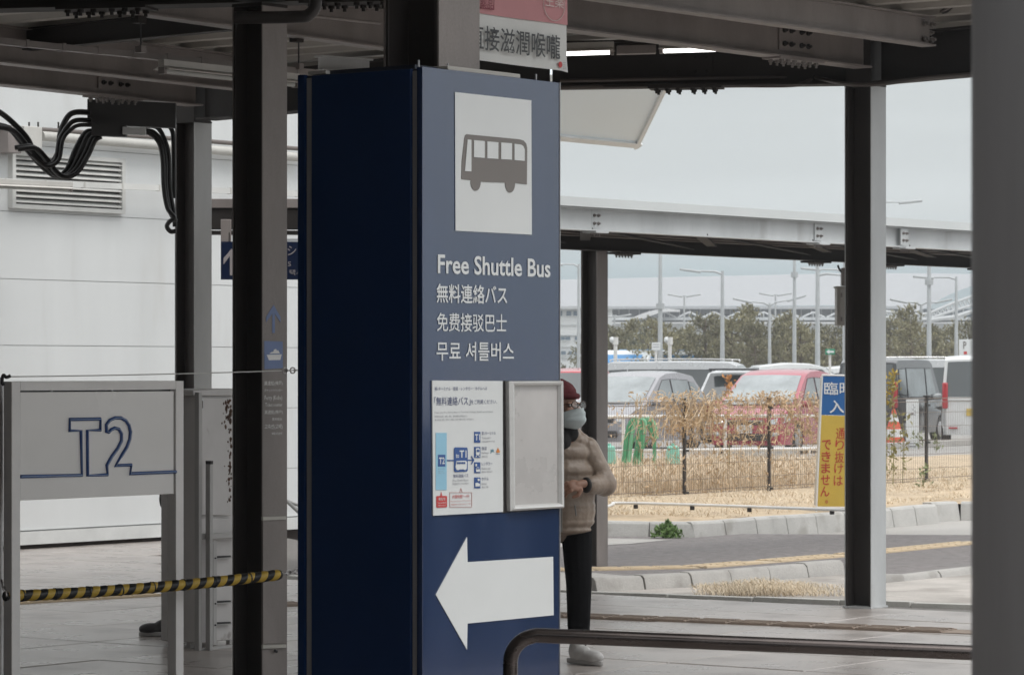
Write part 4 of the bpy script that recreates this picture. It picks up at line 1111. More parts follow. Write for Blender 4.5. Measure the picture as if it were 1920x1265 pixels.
for k in range(90):   # rust flaking down the right edge of the door
    y = random.choice((random.uniform(748, 800), random.uniform(750, 940))); x = 431 - abs(random.gauss(0, 7.0 if y < 800 else 4.0)); s_ = random.uniform(.8, 2.6)
    CF.slab('rust_patch', RUST, cb, [(x + s_ * random.uniform(.6, 1.1) * math.cos(t), y + s_ * random.uniform(.8, 2.2) * math.sin(t)) for t in [k_ * 2 * math.pi / 7 for k_ in range(7)]], .0015, .0115)
CF.slab('notice_sticker', PAPER, cb, [(370, 767), (379, 767), (379, 748), (370, 748)], .001, .012); CF.slab('sticker_print', BUSG, cb, [(371.5, 765), (377.5, 765), (377.5, 751), (371.5, 751)], .0008, .0135)
FRM = mat('cabinet frame grey', (.46, .45, .44), .45)
for x0, x1, y0, y1, of in ((357, 363, 735, 1330, .05), (368, 374, 868, 1330, .09), (384, 391, 1012, 1208, .05)):
    u0_, _ = CF.uz(x0, 900); u1_, _ = CF.uz(x1, 900); z1_ = CF.uz(x0, y0)[1]; z0_ = max(.0, CF.uz(x0, y1)[1])
    MB().box(CF.at((u0_ + u1_) / 2, (z0_ + z1_) / 2, of), (u1_ - u0_, .035, z1_ - z0_), (DR, DL, UP)).build('upright', FRM, cb, bevel=.002)
MB().box(CF.p(370, 866, .095), (.022, .04, .02), (DR, DL, UP)).build('upright_cap', BLACKP, cb)
for y in (1003, 1214):
    MB().box(CF.p(404, y, .05), (.38, .03, .03), (DR, DL, UP)).build('cross_rail', FRM, cb, bevel=.002)
zc = CF.uz(391, 1010)[1]
for y in (1042, 1126, 1166):
    CF.slab('shelf_slot', BLACKP, cb, [(392, y + 4.5), (431, y + 1.5), (431, y - 1.5), (392, y)], .004, .004)
    CF.slab('slot_lip', FRM, cb, [(392, y + 6.5), (431, y + 3), (431, y + 1.6), (392, y + 4.8)], .02, .004)
for y in (1045, 1085, 1130, 1170): MB().cyl(CF.p(387.5, y, .066), CF.p(387.5, y, .073), .005, n=8).build('rivet', BLACKP, cb)
for sx in (.03, .38):
    MB().box(CF.at(uu0 + sx, zz0 / 2 + .0, -.1), (.03, .03, zz0), (DR, DL, UP)).build('foot', FRM, cb)

# ================================================================== RAILING
rl = thing('guard_rail', 'dark stainless tube rail with a rounded bend in front of the blue sign', 'railing', (P(957, 0, 9.35).x, 9.35, 0))
RMm = mat('dark stainless', (.095, .082, .078), .27, .9, .22, 5, spec=.6, stretch=(1, 1, 3))
RY = 9.35
zR = P(1000, 1191, RY).z
rpts = []
x957 = P(957, 0, RY).x
rr_ = .075
gy = lambda px: 1190 + (px - 1000) * .0402
rpts.append(Vector((x957, RY, .0))); rpts.append(Vector((x957, RY, zR - rr_ - .2))); rpts.append(Vector((x957, RY, zR - rr_)))
for k in range(1, 9):
    t = k / 9 * math.pi / 2; rpts.append(Vector((x957 + rr_ * (1 - math.cos(t)), RY, zR - rr_ + rr_ * math.sin(t))))
for px in (1006, 1200, 1400, 1600, 1812, 1990): rpts.append(P(px, gy(px), RY))
last = rpts[-1]
for k in range(1, 9):
    t = k / 9 * math.pi / 2; rpts.append(last + Vector((rr_ * math.sin(t), 0, -rr_ * (1 - math.cos(t)))))
rpts.append(Vector((rpts[-1].x + .003, RY, .0)))
MB().tube(rpts, .0208, 24).build('rail_tube', RMm, rl, smooth=60)
for x in (x957, rpts[-1].x): MB().cyl(Vector((x, RY, .001)), Vector((x, RY, .012)), .055, n=24).build('floor_flange', RMm, rl, smooth=50)
# ================================================================== FENCE, BEDS, SIGNS BEYOND THE ROAD
Fa, Fb = G(1283, 935, .0), G(1737, 910, .0)
FNF = Face(Fa, (Fb - Fa))
fd = FNF.U
pU = [FNF.uz(x, 900)[0] for x in (960, 1124, 1283, 1442, 1588, 1737, 1880, 2010)]
fence = thing('mesh_fence', 'low black wire mesh fence tangled with dry vines round the car park', 'fence', tuple(Fa))
WIRE = mat('fence wire', (.20, .165, .14), .5, .3, .2, 6)
ft = 1.25
for k, u in enumerate(pU):
    MB().cyl(FNF.at(u, -.05), FNF.at(u, ft + .02), .024, n=10).build('fence_post', BLACKP, fence, smooth=50)
    MB().box(FNF.at(u, ft + .03), (.07, .07, .02), (fd, FNF.n, UP)).build('post_cap', BLACKP, fence)
    for z in (.08, .62, 1.15):
        MB().box(FNF.at(u, z, .03), (.10, .02, .03), (fd, FNF.n, UP)).build('fence_clamp', BLACKP, fence)
rz = [.07, .11, .25, .45, .65, .85, 1.05, 1.20, 1.25]
for k in range(len(pU) - 1):
    a, b = pU[k] + .03, pU[k + 1] - .03
    mb = MB()
    for z in rz:
        r = .0045 if z in (.07, .11, 1.20, 1.25) else .0032
        mb.tube([FNF.at(a, z, .012), FNF.at(b, z, .012)], r, 4)
    nv = int((b - a) / .052)
    for i in range(nv + 1):
        u = a + (b - a) * i / nv; mb.tube([FNF.at(u, .06, .018), FNF.at(u, 1.2, .018), FNF.at(u, 1.25, -.012)], .0021, 3, caps=False)
    mb.build('mesh_panel', WIRE, fence, kind='stuff')
# vegetation -----------------------------------------------------------
def blades(name, gen, n, m, kind='stuff'):
    vs_, fs = [], []
    for _ in range(n):
        g = gen()
        if g is None: continue
        p, h, lean, wd = g
        a = random.uniform(0, 6.283); w_ = Vector((math.cos(a), math.sin(a), 0)) * wd
        ld = Vector((math.cos(a + 1.3), math.sin(a + 1.3), 0)) * lean * h
        i = len(vs_)
        mid = p + ld * .35 + UP * h * .6; tip = p + ld + UP * h * (1 - .35 * lean)
        vs_ += [p - w_, p + w_, mid + w_ * .7, mid - w_ * .7, tip]
        fs += [[i, i + 1, i + 2, i + 3], [i + 3, i + 2, i + 4]]
    me = bpy.data.meshes.new(name); me.from_pydata([tuple(v) for v in vs_], [], fs); me.materials.append(m)
    o = bpy.data.objects.new(name, me); col.objects.link(o); tag(o, kind=kind); return o
random.seed(11)
def gen_bed():
    t = random.random(); s = random.uniform(.02, .62)
    p = bed_pt(t, s)
    x, y = pxof(p)
    if not (1120 < x < 1590 or 1655 < x < 1815): return None
    return p, random.uniform(.02, .075) * (1.5 if noise.noise(p * .9) > .15 else .7), random.uniform(1.0, 2.6), .004
blades('short_dry_grass', gen_bed, 30000, mat('dry grass pale', (.62, .52, .385), .85, 0, .3, 3))
def gen_back():
    u = random.uniform(pU[0], pU[-1]); d = random.uniform(.25, 7.5)
    p = FNF.at(u, 0, -d); x, y = pxof(p)
    right = x > 1655
    k = 1.0 if not right else (.35 if random.random() < .35 else 0)
    k *= .75 + .5 * noise.noise(p * .7)
    if k <= 0.05: return None
    h = random.uniform(.30, .62) * k * (1.25 if random.random() < .06 else 1)
    return Vector((p.x, p.y, -.04)), h, random.uniform(.15, .9), .0075
blades('tall_dry_grass', gen_back, 26000, mat('dry grass tall', (.60, .49, .36), .85, 0, .3, 1.5))
def gen_verge():
    x = random.uniform(1300, 1590); y = random.uniform(1098, 1118); p = G(x, y, wz)
    k = max(0, 1 - abs((x - 1430) / 150)) ; 
    if random.random() > .25 + k: return None
    return p, random.uniform(.03, .10) * (.4 + k), random.uniform(.9, 2.4), .0025
blades('verge_dry_grass', gen_verge, 4200, MATS['dry grass pale'])
# dry vines hanging on the fence
def vine_density(px, py):
    d = 0.0
    top = 742
    if 1180 < px < 1245: d = .14 * (py < 775)
    if 1140 < px < 1152 and 760 < py < 835: d = .35
    if 1205 < px < 1225 and 770 < py < 930: d = .35
    if 1240 <= px < 1345: d = .8 if py < 790 + 30 * noise.noise(Vector((px * .03, 0, 0))) else (.75 if noise.noise(Vector((px * .06, py * .004, 3))) > -.05 and py < 835 else .2)
    if 1345 <= px < 1535: d = 1.0 if py < 764 else (.75 if noise.noise(Vector((px * .045, py * .006, 7))) > .05 and py < 835 else .17)
    if 1480 < px < 1540 and py < 800: d = max(d, .8)
    return d
def leafcloud(name, pts, sz, m, kind='stuff', aspect=2.0):
    vs_, fs = [], []
    for p in pts:
        a = Vector((random.gauss(0, 1), random.gauss(0, 1), random.gauss(0, 1.4))).normalized(); b = a.cross(Vector((random.gauss(0, 1), random.gauss(0, 1), random.gauss(0, 1)))).normalized()
        s_ = sz * random.uniform(.5, 1.4); a = a * s_ * aspect * .5; b = b * s_ * .5; n_ = a.cross(b).normalized() * s_ * .25
        i = len(vs_); vs_ += [p - a, p + b + n_, p + a, p - b + n_, p - n_ * .0]
        fs += [[i, i + 1, i + 4], [i + 1, i + 2, i + 4], [i + 2, i + 3, i + 4], [i + 3, i, i + 4]]
    me = bpy.data.meshes.new(name); me.from_pydata([tuple(v) for v in vs_], [], fs); me.materials.append(m)
    o = bpy.data.objects.new(name, me); col.objects.link(o); return tag(o, kind=kind)
random.seed(21)
lp = []; tries = 0
while len(lp) < 3400 and tries < 200000:
    tries += 1
    px, py = random.uniform(1130, 1545), random.uniform(733, 935)
    if random.random() < vine_density(px, py) * (1 if py > 745 else .45) * (.2 + 1.3 * max(0, noise.noise(Vector((px * .06, py * .03, 1.7))) + .25)):
        u, z = FNF.uz(px, py); lp.append(FNF.at(u, z, random.gauss(0, .09)))
leafcloud('dry_vine_leaves', lp, .019, DRYL, aspect=3.4)
mb = MB()
for k in range(340):
    px = random.choice((random.uniform(1245, 1345), random.uniform(1180, 1545))); py = random.uniform(736, 790)
    u, z = FNF.uz(px, py); q = FNF.at(u, z, random.gauss(0, .05)); pts = [q]
    dx_ = random.uniform(-.08, .08)
    for j in range(4):
        q = q + fd * (dx_ + random.uniform(-.06, .06)) + FNF.n * random.uniform(-.05, .05) + UP * random.uniform(-.16, .05); pts.append(q)
    mb.tube(pts, .0045, 3, caps=False)
tag(mb.build('dry_vine_stems', mat('vine stem', (.60, .46, .30), .8)), kind='stuff')
# young goldenrod plants rising behind the fence
def plant(name, label, base, h, n, m, lf, group=None, top=None, spread=.1):
    t = thing(name, label, 'plant', tuple(base), 0, group)
    MB().tube([base, base + Vector((.02, 0, h * .5)), base + Vector((0, .01, h))], [.008, .006, .003], 5).build('stem', mat('plant stem', (.22, .20, .08), .8), t)
    pts = [base + Vector((random.gauss(0, spread), random.gauss(0, spread), random.uniform(.15, 1) * h)) for _ in range(n)]
    o = leafcloud('foliage', [p - base for p in pts], lf, m, kind=None); o.parent = t
    if top:
        pts = [Vector((random.gauss(0, .035), random.gauss(0, .035), h * random.uniform(.86, 1.04))) for _ in range(60)]
        o = leafcloud('flower_head', pts, .035, top, kind=None); o.parent = t
    return t
GOLD = mat('goldenrod flower', (.42, .31, .06), .8, 0, .3, 9); OLV = mat('olive leaf', (.25, .23, .09), .7, 0, .3, 8)
Yp = 46.5
plant('goldenrod', 'tall yellow goldenrod with bright flower head in front of the black van', Vector((P(1674, 0, Yp).x, Yp, -.03)), P(0, 697, Yp).z, 110, OLV, .035, top=GOLD, spread=.04)
plant('goldenrod', 'shorter yellowing goldenrod beside the right column edge', Vector((P(1660, 0, Yp).x, Yp, -.03)), P(0, 728, Yp).z, 70, OLV, .035, top=GOLD, spread=.045)
plant('goldenrod', 'drooping greenish weed next to the orange cone', Vector((P(1692, 0, 47.6).x, 47.6, -.03)), P(0, 765, 47.6).z, 45, OLV, .04, spread=.05)
ORG = mat('orange seed head', (.50, .25, .10), .8)
plant('seed_stalk', 'orange seed stalk standing before the dark rear window', Vector((P(1366, 0, 50).x, 50, -.03)), P(0, 706, 50).z, 20, DRYL, .03, top=ORG, spread=.02)
for x, y0, lb in ((1755, 848, 'small green weed by the white concrete kerb behind the fence'), (1722, 842, 'small weed at the foot of the white smoking board'), (1730, 925, 'small weed at the foot of the right fence post')):
    b = G(x, y0, -.02); plant('weed', lb, b, .38, 34, mat('dull weed leaf', (.20, .23, .11), .7, 0, .3, 8), .045, spread=.06)
# green weed at the kerb
wb = G(1251, 1008, ROADZ)
t = thing('kerb_weed', 'bushy fresh green weed growing against the kerb', 'weed', tuple(wb))
random.seed(4); pts = []
for _ in range(520):
    a = random.uniform(0, 6.283); r = abs(random.gauss(0, .5)); 
    pts.append(Vector((.17 * math.cos(a) * min(r, 1), .09 * math.sin(a) * min(r, 1) - .03, .012 + .17 * random.random() * (1 - min(r, 1) * .55))))
o = leafcloud('leaf_clump', pts, .030, LEAFG, kind=None); o.parent = t
mb = MB()
for k in range(14):
    a = k * .45; mb.tube([wb, wb + Vector((.05 * math.cos(a), .04 * math.sin(a) - .03, .06)), wb + Vector((.10 * math.cos(a), .07 * math.sin(a) - .03, .10))], .003, 4)
mb.build('stems', LEAFG, t)
# low white pipe rail lying in the bed
pr2 = [G(x, y, .16) for x, y in ((1000, 960), (1100, 956), (1136, 950), (1150, 945), (1162, 942.5), (1300, 946), (1452, 951), (1600, 956), (1640, 958))]
t = thing('low_pipe_rail', 'low white pipe rail running through the dry grass bed behind the kerb', 'rail', tuple(pr2[0].xy.to_3d()))
WP = mat('white painted pipe', (.66, .65, .63), .4, 0, .06, 5)
MB().tube(bez(pr2, 5), .017, 10).build('pipe', WP, t, smooth=60)
for x, y in ((1192, 943.5), (1298, 946), (1405, 949.5), (1560, 954)):
    p = G(x, y, .16); MB().box(p + Vector((0, .0, -.035)), (.05, .03, .045)).build('pipe_foot', DSTEEL, t, bevel=.004)
# white guard rails behind the fence
for nm, lb, y, zz, x0, x1, Y in (('car_park_rail', 'upper white pipe guard rail behind the mesh fence', 782, .9, 1120, 1590, 55.0), ('car_park_rail', 'lower white pipe guard rail behind the mesh fence', 843.5, .4, 1120, 1560, 53.5)):
    a, b = P(x0, y - (1 if y < 800 else -2), Y), P(x1, y - 3, Y + 2.2); t = thing(nm, lb, 'rail', tuple(a.xy.to_3d()), 0, 'white rails behind the fence')
    MB().tube([a, b], .030, 10).build('pipe', WP, t, smooth=60)
    for f in (.1, .5, .9):
        p = a.lerp(b, f); MB().cyl(p, Vector((p.x, p.y, -.06)), .026, n=8).build('rail_post', WP, t)
# wheel stops / pale concrete kerb behind fence
for (x0, y0, x1, y1, lb) in ((1665, 842, 1830, 834, 'long white concrete block kerb behind the fence at the right'), (1400, 858, 1500, 855, 'pale concrete block in the dry grass behind the fence')):
    a, b = G(x0, y0, -.03), G(x1, y1, -.03); s = Vector((-(b - a).y, (b - a).x, 0)).normalized()
    o = MB().prism([a, b, b + s * .25, a + s * .25], (0, 0, .13)).build('kerb_block', KERB, bevel=.01); on_world(o, a); tag(o, lb, 'block')
# temporary entrance sign
Yb2 = 35.6
c0 = G(1531, 958, .05); Yb2 = c0.y
BS = Face(Vector((P(1531, 0, Yb2).x, Yb2, 0)), Vector((1, .10, 0)))
bs = thing('entrance_banner_sign', 'tall blue and yellow parking entrance sign with red vertical writing, half behind the right column', 'sign', tuple(c0))
BLU = mat('sign blue', (.012, .10, .30), .5, 0, .05, 4); YLW = mat('sign yellow', (.52, .36, .055), .5, 0, .08, 3)
BS.slab('yellow_board', YLW, bs, [(1533, 949), (1628, 949), (1632, 780), (1540, 778)], .012, -.006)
BS.slab('blue_board', BLU, bs, [(1540, 777.5), (1632, 779.5), (1636, 706), (1543, 705)], .013, -.006)
lean = lambda x0, y0, x1, y1, r: MB().cyl(BS.p(x0, y0, .0), BS.p(x1, y1, .0), r, n=10)
lean(1542.0, 702, 1530, 962, .011).build('frame_tube', WP, bs); lean(1637, 704, 1633, 962, .011).build('frame_tube', WP, bs)
lean(1541, 703, 1638, 705, .012).build('frame_tube', WP, bs); lean(1531.5, 950.5, 1634, 952, .011).build('frame_tube', WP, bs)
MB().cyl(BS.p(1541, 706, -.02), BS.p(1543, 950, -.5), .011, n=8).build('rear_leg', WP, bs)
WW = mat('sign lettering white', (.66, .67, .68), .5)
BS.text('臨時', WW, bs, 1545, 716, 1600, 740, off=.012, bold=.006, res=3)
BS.text('入口', WW, bs, 1555, 750, 1608, 774, off=.012, bold=.012, res=3)
RW = mat('sign lettering red', (.40, .035, .02), .5)
for i, ch in enumerate('通り抜けは'):
    y = 802 + i * 22.2; x = 1567 - i * 1.0; BS.text(ch, RW, bs, x, y, x + 17, y + 21 - (2 if i in (1, 3, 4) else 0), off=.010, bold=.004)
for i, ch in enumerate('できません。'):
    y = 824 + i * 21.8; x = 1541 - i * .8
    if ch == '。': BS.text(ch, RW, bs, x + 10, y + 4, x + 15, y + 10, off=.010, bold=.012)
    else: BS.text(ch, RW, bs, x, y, x + 17, y + 19, off=.010, bold=.012)
# traffic cone
cY = G(1674, 838, -.02).y
cc_ = Vector((P(1676, 0, cY).x, cY, -.02)); ch_ = (838 - 768) / F * cY
t = thing('traffic_cone', 'orange and white striped traffic cone before the black van', 'cone', tuple(cc_))
OR = mat('cone orange', (.62, .075, .025), .5, 0, .08, 8); CWH = mat('cone white band', (.62, .62, .61), .5)
rb = .24; fr_ = lambda f: rb * (1 - f) + .03
lv_ = [0, .25, .46, .66, .86, 1.0]
for i in range(5):
    f0, f1 = lv_[i], lv_[i + 1]
    MB().cyl(cc_ + UP * (ch_ * f0 + .02), cc_ + UP * (ch_ * f1 + .02), fr_(f0), fr_(f1), n=20).build('cone_band', OR if i % 2 == 0 else CWH, t, smooth=50)
MB().box(cc_ + UP * .01, (.42, .42, .025)).build('cone_base', OR, t, bevel=.006)
# smoking area board
sY = cY - .6; sp = P(1700, 748, sY)
SFc = Face(Vector((P(1698, 0, sY).x, sY, 0)), Vector((1, -.15, 0)))
t = thing('smoking_board', 'narrow white upright board with a small cigarette symbol behind the fence', 'board', tuple(Vector((sp.x, sY, 0))))
SFc.slab('board', WHITEV, t, [(1698, 842), (1719, 842), (1723, 836), (1722.5, 748), (1699, 748.5)], .03, -.03)
SFc.slab('symbol_print', BUSG, t, [(1707, 778), (1713.5, 778), (1713, 774), (1708, 774)], .002, .001)
for k, (x, y) in enumerate(((1712, 758), (1714, 762), (1711, 766), (1715, 769), (1715, 776))): SFc.slab('symbol_print', GREYP, t, [(x, y + 3), (x + 1.6, y + 3), (x + 1.2, y), (x - .4, y)], .002, .001)
for y in (830, 835): SFc.slab('symbol_print', GREYP, t, [(1702, y + 2), (1718, y + 2), (1718, y), (1702, y)], .002, .001)
MB().box(SFc.at(.13, .0, -.12), (.22, .24, .03), (SFc.U, SFc.n, UP)).build('board_foot', WHITEV, t)
# green folding barricades, teal weights
GRN = mat('barricade green', (.055, .28, .13), .5, 0, .15, 8); TEAL = mat('teal block', (.22, .52, .42), .6, 0, .1, 6)
gY = 50.5
def barricade(label, pts, yo):
    q = [P(x, y, gY + yo) for x, y in pts]; base = q[0].xy.to_3d()
    t = thing('barricade', label, 'barricade', tuple(base), 0, 'green barricades behind the fence')
    pts2 = bez(q, 6); d = Vector((.035, 0, 0))
    for s_ in (-1, 1):
        MB().tube([p + d * s_ for p in pts2], .036, 8).build('frame_tube', GRN if s_ < 0 else mat('barricade pale green', (.16, .42, .24), .5, 0, .15, 8), t, smooth=60)
    MB().tube([q[0] + UP * .1, q[-1] + UP * .12], .015, 8).build('cross_bar', GRN, t); 
    for e_ in (q[0], q[-1]): MB().box(Vector((e_.x, e_.y, e_.z * .5 - .02)), (.05, .05, max(.05, e_.z + .04))).build('foot', GRN, t)
barricade('green curved barricade behind the fence, the left one', [(1174, 866), (1180, 815), (1187, 792), (1197, 786), (1204, 792), (1203, 812)], 0)
barricade('green curved barricade behind the fence, the right one', [(1194, 872), (1202, 815), (1208, 790), (1214, 786), (1222, 796), (1227, 822)], .3)
for k, (x, lb) in enumerate(((1142, 'teal weight block behind the fence beside the low canopy column'), (1262, 'teal weight block behind the fence left of the fence post'))):
    b = P(x, 868, gY - 1); t = thing('weight_block', lb, 'block', tuple(Vector((b.x, b.y, -.04))), 0, 'teal weight blocks')
    MB().prism([P(x - 14, 869, gY - 1), P(x + 14, 870, gY - 1), P(x + 11, 836, gY - 1), P(x - 9, 836, gY - 1)], (0, .3, 0)).build('block_body', TEAL, t, bevel=.02)
    MB().cyl(P(x, 836, gY - .85), P(x, 831, gY - .85), .03, n=10).build('cap', TEAL, t)
# ================================================================== VEHICLES
GLASS = mat('car glass', (.05, .058, .06), .06, 0, .03, 3, spec=1.0, coat=.6)
WSG = mat('windscreen glass', (.34, .365, .37), .12, .75, .25, 1.6, spec=1.0)
TYRE = mat('tyre rubber', (.02, .02, .02), .8); RIM = mat('alloy rim', (.45, .45, .46), .3, .8); CHR = mat('chrome trim', (.6, .6, .6), .15, .9)
LENS = mat('clear lamp lens', (.55, .57, .58), .1, .3, .1, 20, spec=1.0); TAIL = mat('red lamp lens', (.38, .02, .03), .15, 0, .05, 9, spec=.9); PLATE = mat('number plate', (.62, .62, .60), .5)
PLATEY = mat('yellow number plate', (.52, .37, .07), .5); TRIM = mat('black trim', (.02, .02, .022), .45)
def paint(n, c, rough=.22, metal=0.): return mat(n, c, rough, metal, .03, 1.5, spec=.6, coat=.7)
def vehicle(name, label, cat, loc, phi, L_, W_, prof_low, prof_top, wt, bm, belt, win, wheels=(.8, -1.0), wr=.31, group='vehicles parked in the car park', rear_glass=True, rails=False, front='car', plate=PLATE, darkglass=True, spoiler=None, extra=None, visor=None):
    """+x is the vehicle's front. prof_low: side outline of the lower body (x,z) clockwise from front bottom over the top to the rear bottom;
    prof_top: roof outline (x,z) from windscreen base over the roof to the rear-window base"""
    t = thing(name, label, cat, (loc[0], loc[1], loc[2] if len(loc) > 2 else -.03), phi, group)
    M = WM[t.name]; X = lambda x, y, z: M @ Vector((x, y, z))
    hw = W_ / 2
    # lower body with wheel arches
    zb = .20; pts = []
    for wx in (wheels[1], wheels[0]):
        ar = wr + .05
        for k in range(11):
            a = math.pi - math.pi * k / 10; pts.append((wx + ar * math.cos(a), max(zb, wr + ar * math.sin(a) if k not in (0, 10) else zb)))
    outline = [(prof_low[-1][0], zb)] + pts + [(prof_low[0][0], zb)] + prof_low[1:-1]
    x0 = min(p[0] for p in outline); x1 = max(p[0] for p in outline); xm = (x0 + x1) / 2; hl = (x1 - x0) / 2
    mb = MB(); sl = [(-1, .90), (-.93, .985), (-.6, 1.0), (0, 1.006), (.6, 1.0), (.93, .985), (1, .90)]
    n = len(outline)
    for yy, k in sl:
        for x, z in outline:
            e_ = abs((x - xm) / hl); pull = 1 - (1 - k) * max(0, (e_ - .72) / .28) ** 1.2
            zz = z if z < .6 else z - (.035 if abs(yy) == 1 else (.012 if abs(yy) > .9 else 0)) * (z > belt - .28)
            yv = yy * hw * (1 - .10 * max(0, (e_ - .8) / .2) ** 2) * (1 if z > .35 else .97)
            mb.v.append(X(xm + (x - xm) * pull, yv, zz))
    for s_ in range(len(sl) - 1):
        for k in range(n):
            a = s_ * n + k; b = s_ * n + (k + 1) % n; mb.f.append([a, a + n, b + n, b])
    mb.f.append(list(range(n))); mb.f.append(list(range((len(sl) - 1) * n, len(sl) * n))[::-1])
    body = mb.build('body', bm, t, smooth=38, weld=True)
    # greenhouse
    m = len(prof_top); mb = MB(); zt_ = max(p[1] for p in prof_top)
    ys = [-1, -.9, -.5, 0, .5, .9, 1]
    def hwz(z): return hw * .97 + (wt / 2 - hw * .97) * max(0, min(1, (z - belt) / (zt_ - belt)))
    for y in ys:
        for x, z in prof_top:
            crown = -.03 * (z - belt) / (zt_ - belt) * (1 if abs(y) == 1 else (.35 if abs(y) == .9 else (.1 if y else 0)))
            bow = (.05 if x > 0 else -.05) * (1 - y * y) * (1 if (x, z) in (prof_top[0], prof_top[1], prof_top[-1], prof_top[-2]) else 0)
            mb.v.append(X(x + bow * .8, hwz(z) * y, z + crown + (.015 * (1 - y * y) if z > belt + .3 else 0)))
    for s_ in range(len(ys) - 1):
        for k in range(m - 1):
            a = s_ * m + k; mb.f.append([a, a + m, a + m + 1, a + 1])
    mb.f.append(list(range(m))); mb.f.append([6 * m + k for k in range(m)][::-1])
    for k in (0,):
        mb.f.append([s_ * m for s_ in range(7)][::-1]); mb.f.append([s_ * m + m - 1 for s_ in range(7)])
    mb.build('cabin', bm, t, smooth=40, weld=True)
    # glass: windscreen, rear, sides
    def pane(nm, mt, a, b, inset, th=.012, sgn=1):
        (xa, za), (xb, zb_) = a, b; mbb = MB(); dx_, dz_ = xb - xa, zb_ - za; ln = math.hypot(dx_, dz_); nx_, nz_ = -dz_ / ln * sgn, dx_ / ln * sgn
        if nz_ < 0: nx_, nz_ = -nx_, -nz_
        rows_ = []
        for f in (inset, 1 - inset * .7):
            x, z = xa + dx_ * f, za + dz_ * f; h_ = hwz(z) - .075
            for o_ in (.004, .014):
                rows_.append([X(x + nx_ * o_ + (.05 if x > 0 else -.05) * .8 * (1 - (yy * .92) ** 2), h_ * yy, z + nz_ * o_ + (.015 * (1 - yy * yy) if f > .5 else 0)) for yy in (-1, -.66, -.33, 0, .33, .66, 1)])
        mbb.v = sum(rows_, []); 
        for k in range(6): mbb.f += [[7 + k, 8 + k, 22 + k, 21 + k], [k, 14 + k, 15 + k, 1 + k], [k, 1 + k, 8 + k, 7 + k], [14 + k, 21 + k, 22 + k, 15 + k]]
        mbb.f += [[0, 7, 21, 14], [6, 20, 27, 13]]
        return mbb.build(nm, mt, t, smooth=50, weld=True)
    pane('windscreen', WSG, prof_top[0], prof_top[1], .06)
    if rear_glass: pane('rear_window', GLASS, prof_top[-1], prof_top[-2], .08)
    for sd_ in (-1, 1):
        for wq in win:
            cx_ = sum(p[0] for p in wq) / len(wq); cz_ = sum(p[1] for p in wq) / len(wq)
            def Q(p, o_, sc_=1.0):
                x, z = cx_ + (p[0] - cx_) * sc_, cz_ + (p[1] - cz_) * sc_
                return X(x, sd_ * (hwz(z) + o_), z - .03 * (z - belt) / (zt_ - belt))
            pa = [Q(p, .002, 1.05) for p in wq]
            MB().prism(pa, (M.to_3x3() @ Vector((0, sd_, 0))) * .006).build('window_seal', TRIM, t)
            MB().prism([Q(p, .008) for p in wq], (M.to_3x3() @ Vector((0, sd_, 0))) * .006).build('side_window', GLASS if darkglass else WSG, t)
    # wheels
    for wx in wheels:
        for sd_ in (-1, 1):
            c = X(wx, sd_ * (hw - .11), wr); ax = M.to_3x3() @ Vector((0, 1, 0))
            w_ = MB().tube([c - ax * .10, c - ax * .085, c + ax * .085, c + ax * .10], [wr - .03, wr, wr, wr - .03], 26).build('wheel', TYRE, t, smooth=50)
            r_ = MB().tube([c + ax * sd_ * .095, c + ax * sd_ * .108], [wr * .66, wr * .60], 20).build('rim', RIM, w_, smooth=50)
    fx = max(p[0] for p in prof_low); rx = min(p[0] for p in prof_low)
    # mirrors, handles
    mx_, mz = prof_top[0][0] - .38, belt + .06
    for sd_ in (-1, 1):
        mo = MB().ell(X(mx_, sd_ * (hw + .10), mz), (.09, .12, .075), 12, 8, M.to_3x3()).build('door_mirror', bm, t, smooth=80)
        MB().box(X(mx_ + .0, sd_ * (hw + .0), mz - .05), (.06, .14, .03), [M.to_3x3() @ Vector(v) for v in ((1, 0, 0), (0, 1, 0), (0, 0, 1))]).build('mirror_arm', TRIM, mo)
        for hx in (-.15, -1.0):
            if hx > rx + .6: MB().box(X(hx, sd_ * (hw + .004), belt - .12), (.16, .02, .03), [M.to_3x3() @ Vector(v) for v in ((1, 0, 0), (0, 1, 0), (0, 0, 1))]).build('door_handle', CHR, t, bevel=.004)
            MB().box(X(hx + .22, sd_ * (hw - .002), .55), (.008, .012, belt - .42), [M.to_3x3() @ Vector(v) for v in ((1, 0, 0), (0, 1, 0), (0, 0, 1))]).build('door_seam', TRIM, t)
    A3 = [M.to_3x3() @ Vector(v) for v in ((1, 0, 0), (0, 1, 0), (0, 0, 1))]
    # front
    if front:
        fz = prof_low[1][1] if len(prof_low) > 2 else .6
        hz = belt - (.27 if front == 'car' else .3)
        for sd_ in (-1, 1):
            mb = MB(); pts = [(fx - .035, sd_ * hw * .52, hz - .06), (fx - .10, sd_ * hw * .78, hz - .07), (fx - .30, sd_ * hw * .965, hz + .0), (fx - .46, sd_ * hw * .985, hz + .07), (fx - .30, sd_ * hw * .95, hz + .085), (fx - .16, sd_ * hw * .80, hz + .07), (fx - .10, sd_ * hw * .54, hz + .02)]
            c = [X(*p) for p in pts]; mb.prism(c, A3[0] * .06 + A3[1] * sd_ * .03).build('headlight', LENS, t, bevel=.012)
            MB().ell(X(fx - .06, sd_ * hw * .70, .42), (.04, .11, .05), 12, 8, M.to_3x3()).build('fog_lamp', LENS, t, smooth=80)
        MB().box(X(fx - .0, 0, hz - .03), (.05, hw * .95, .10), A3).build('grille', TRIM, t, bevel=.015)
        MB().box(X(fx + .028, 0, hz - .0), (.012, hw * .9, .018), A3).build('grille_bar', CHR, t)
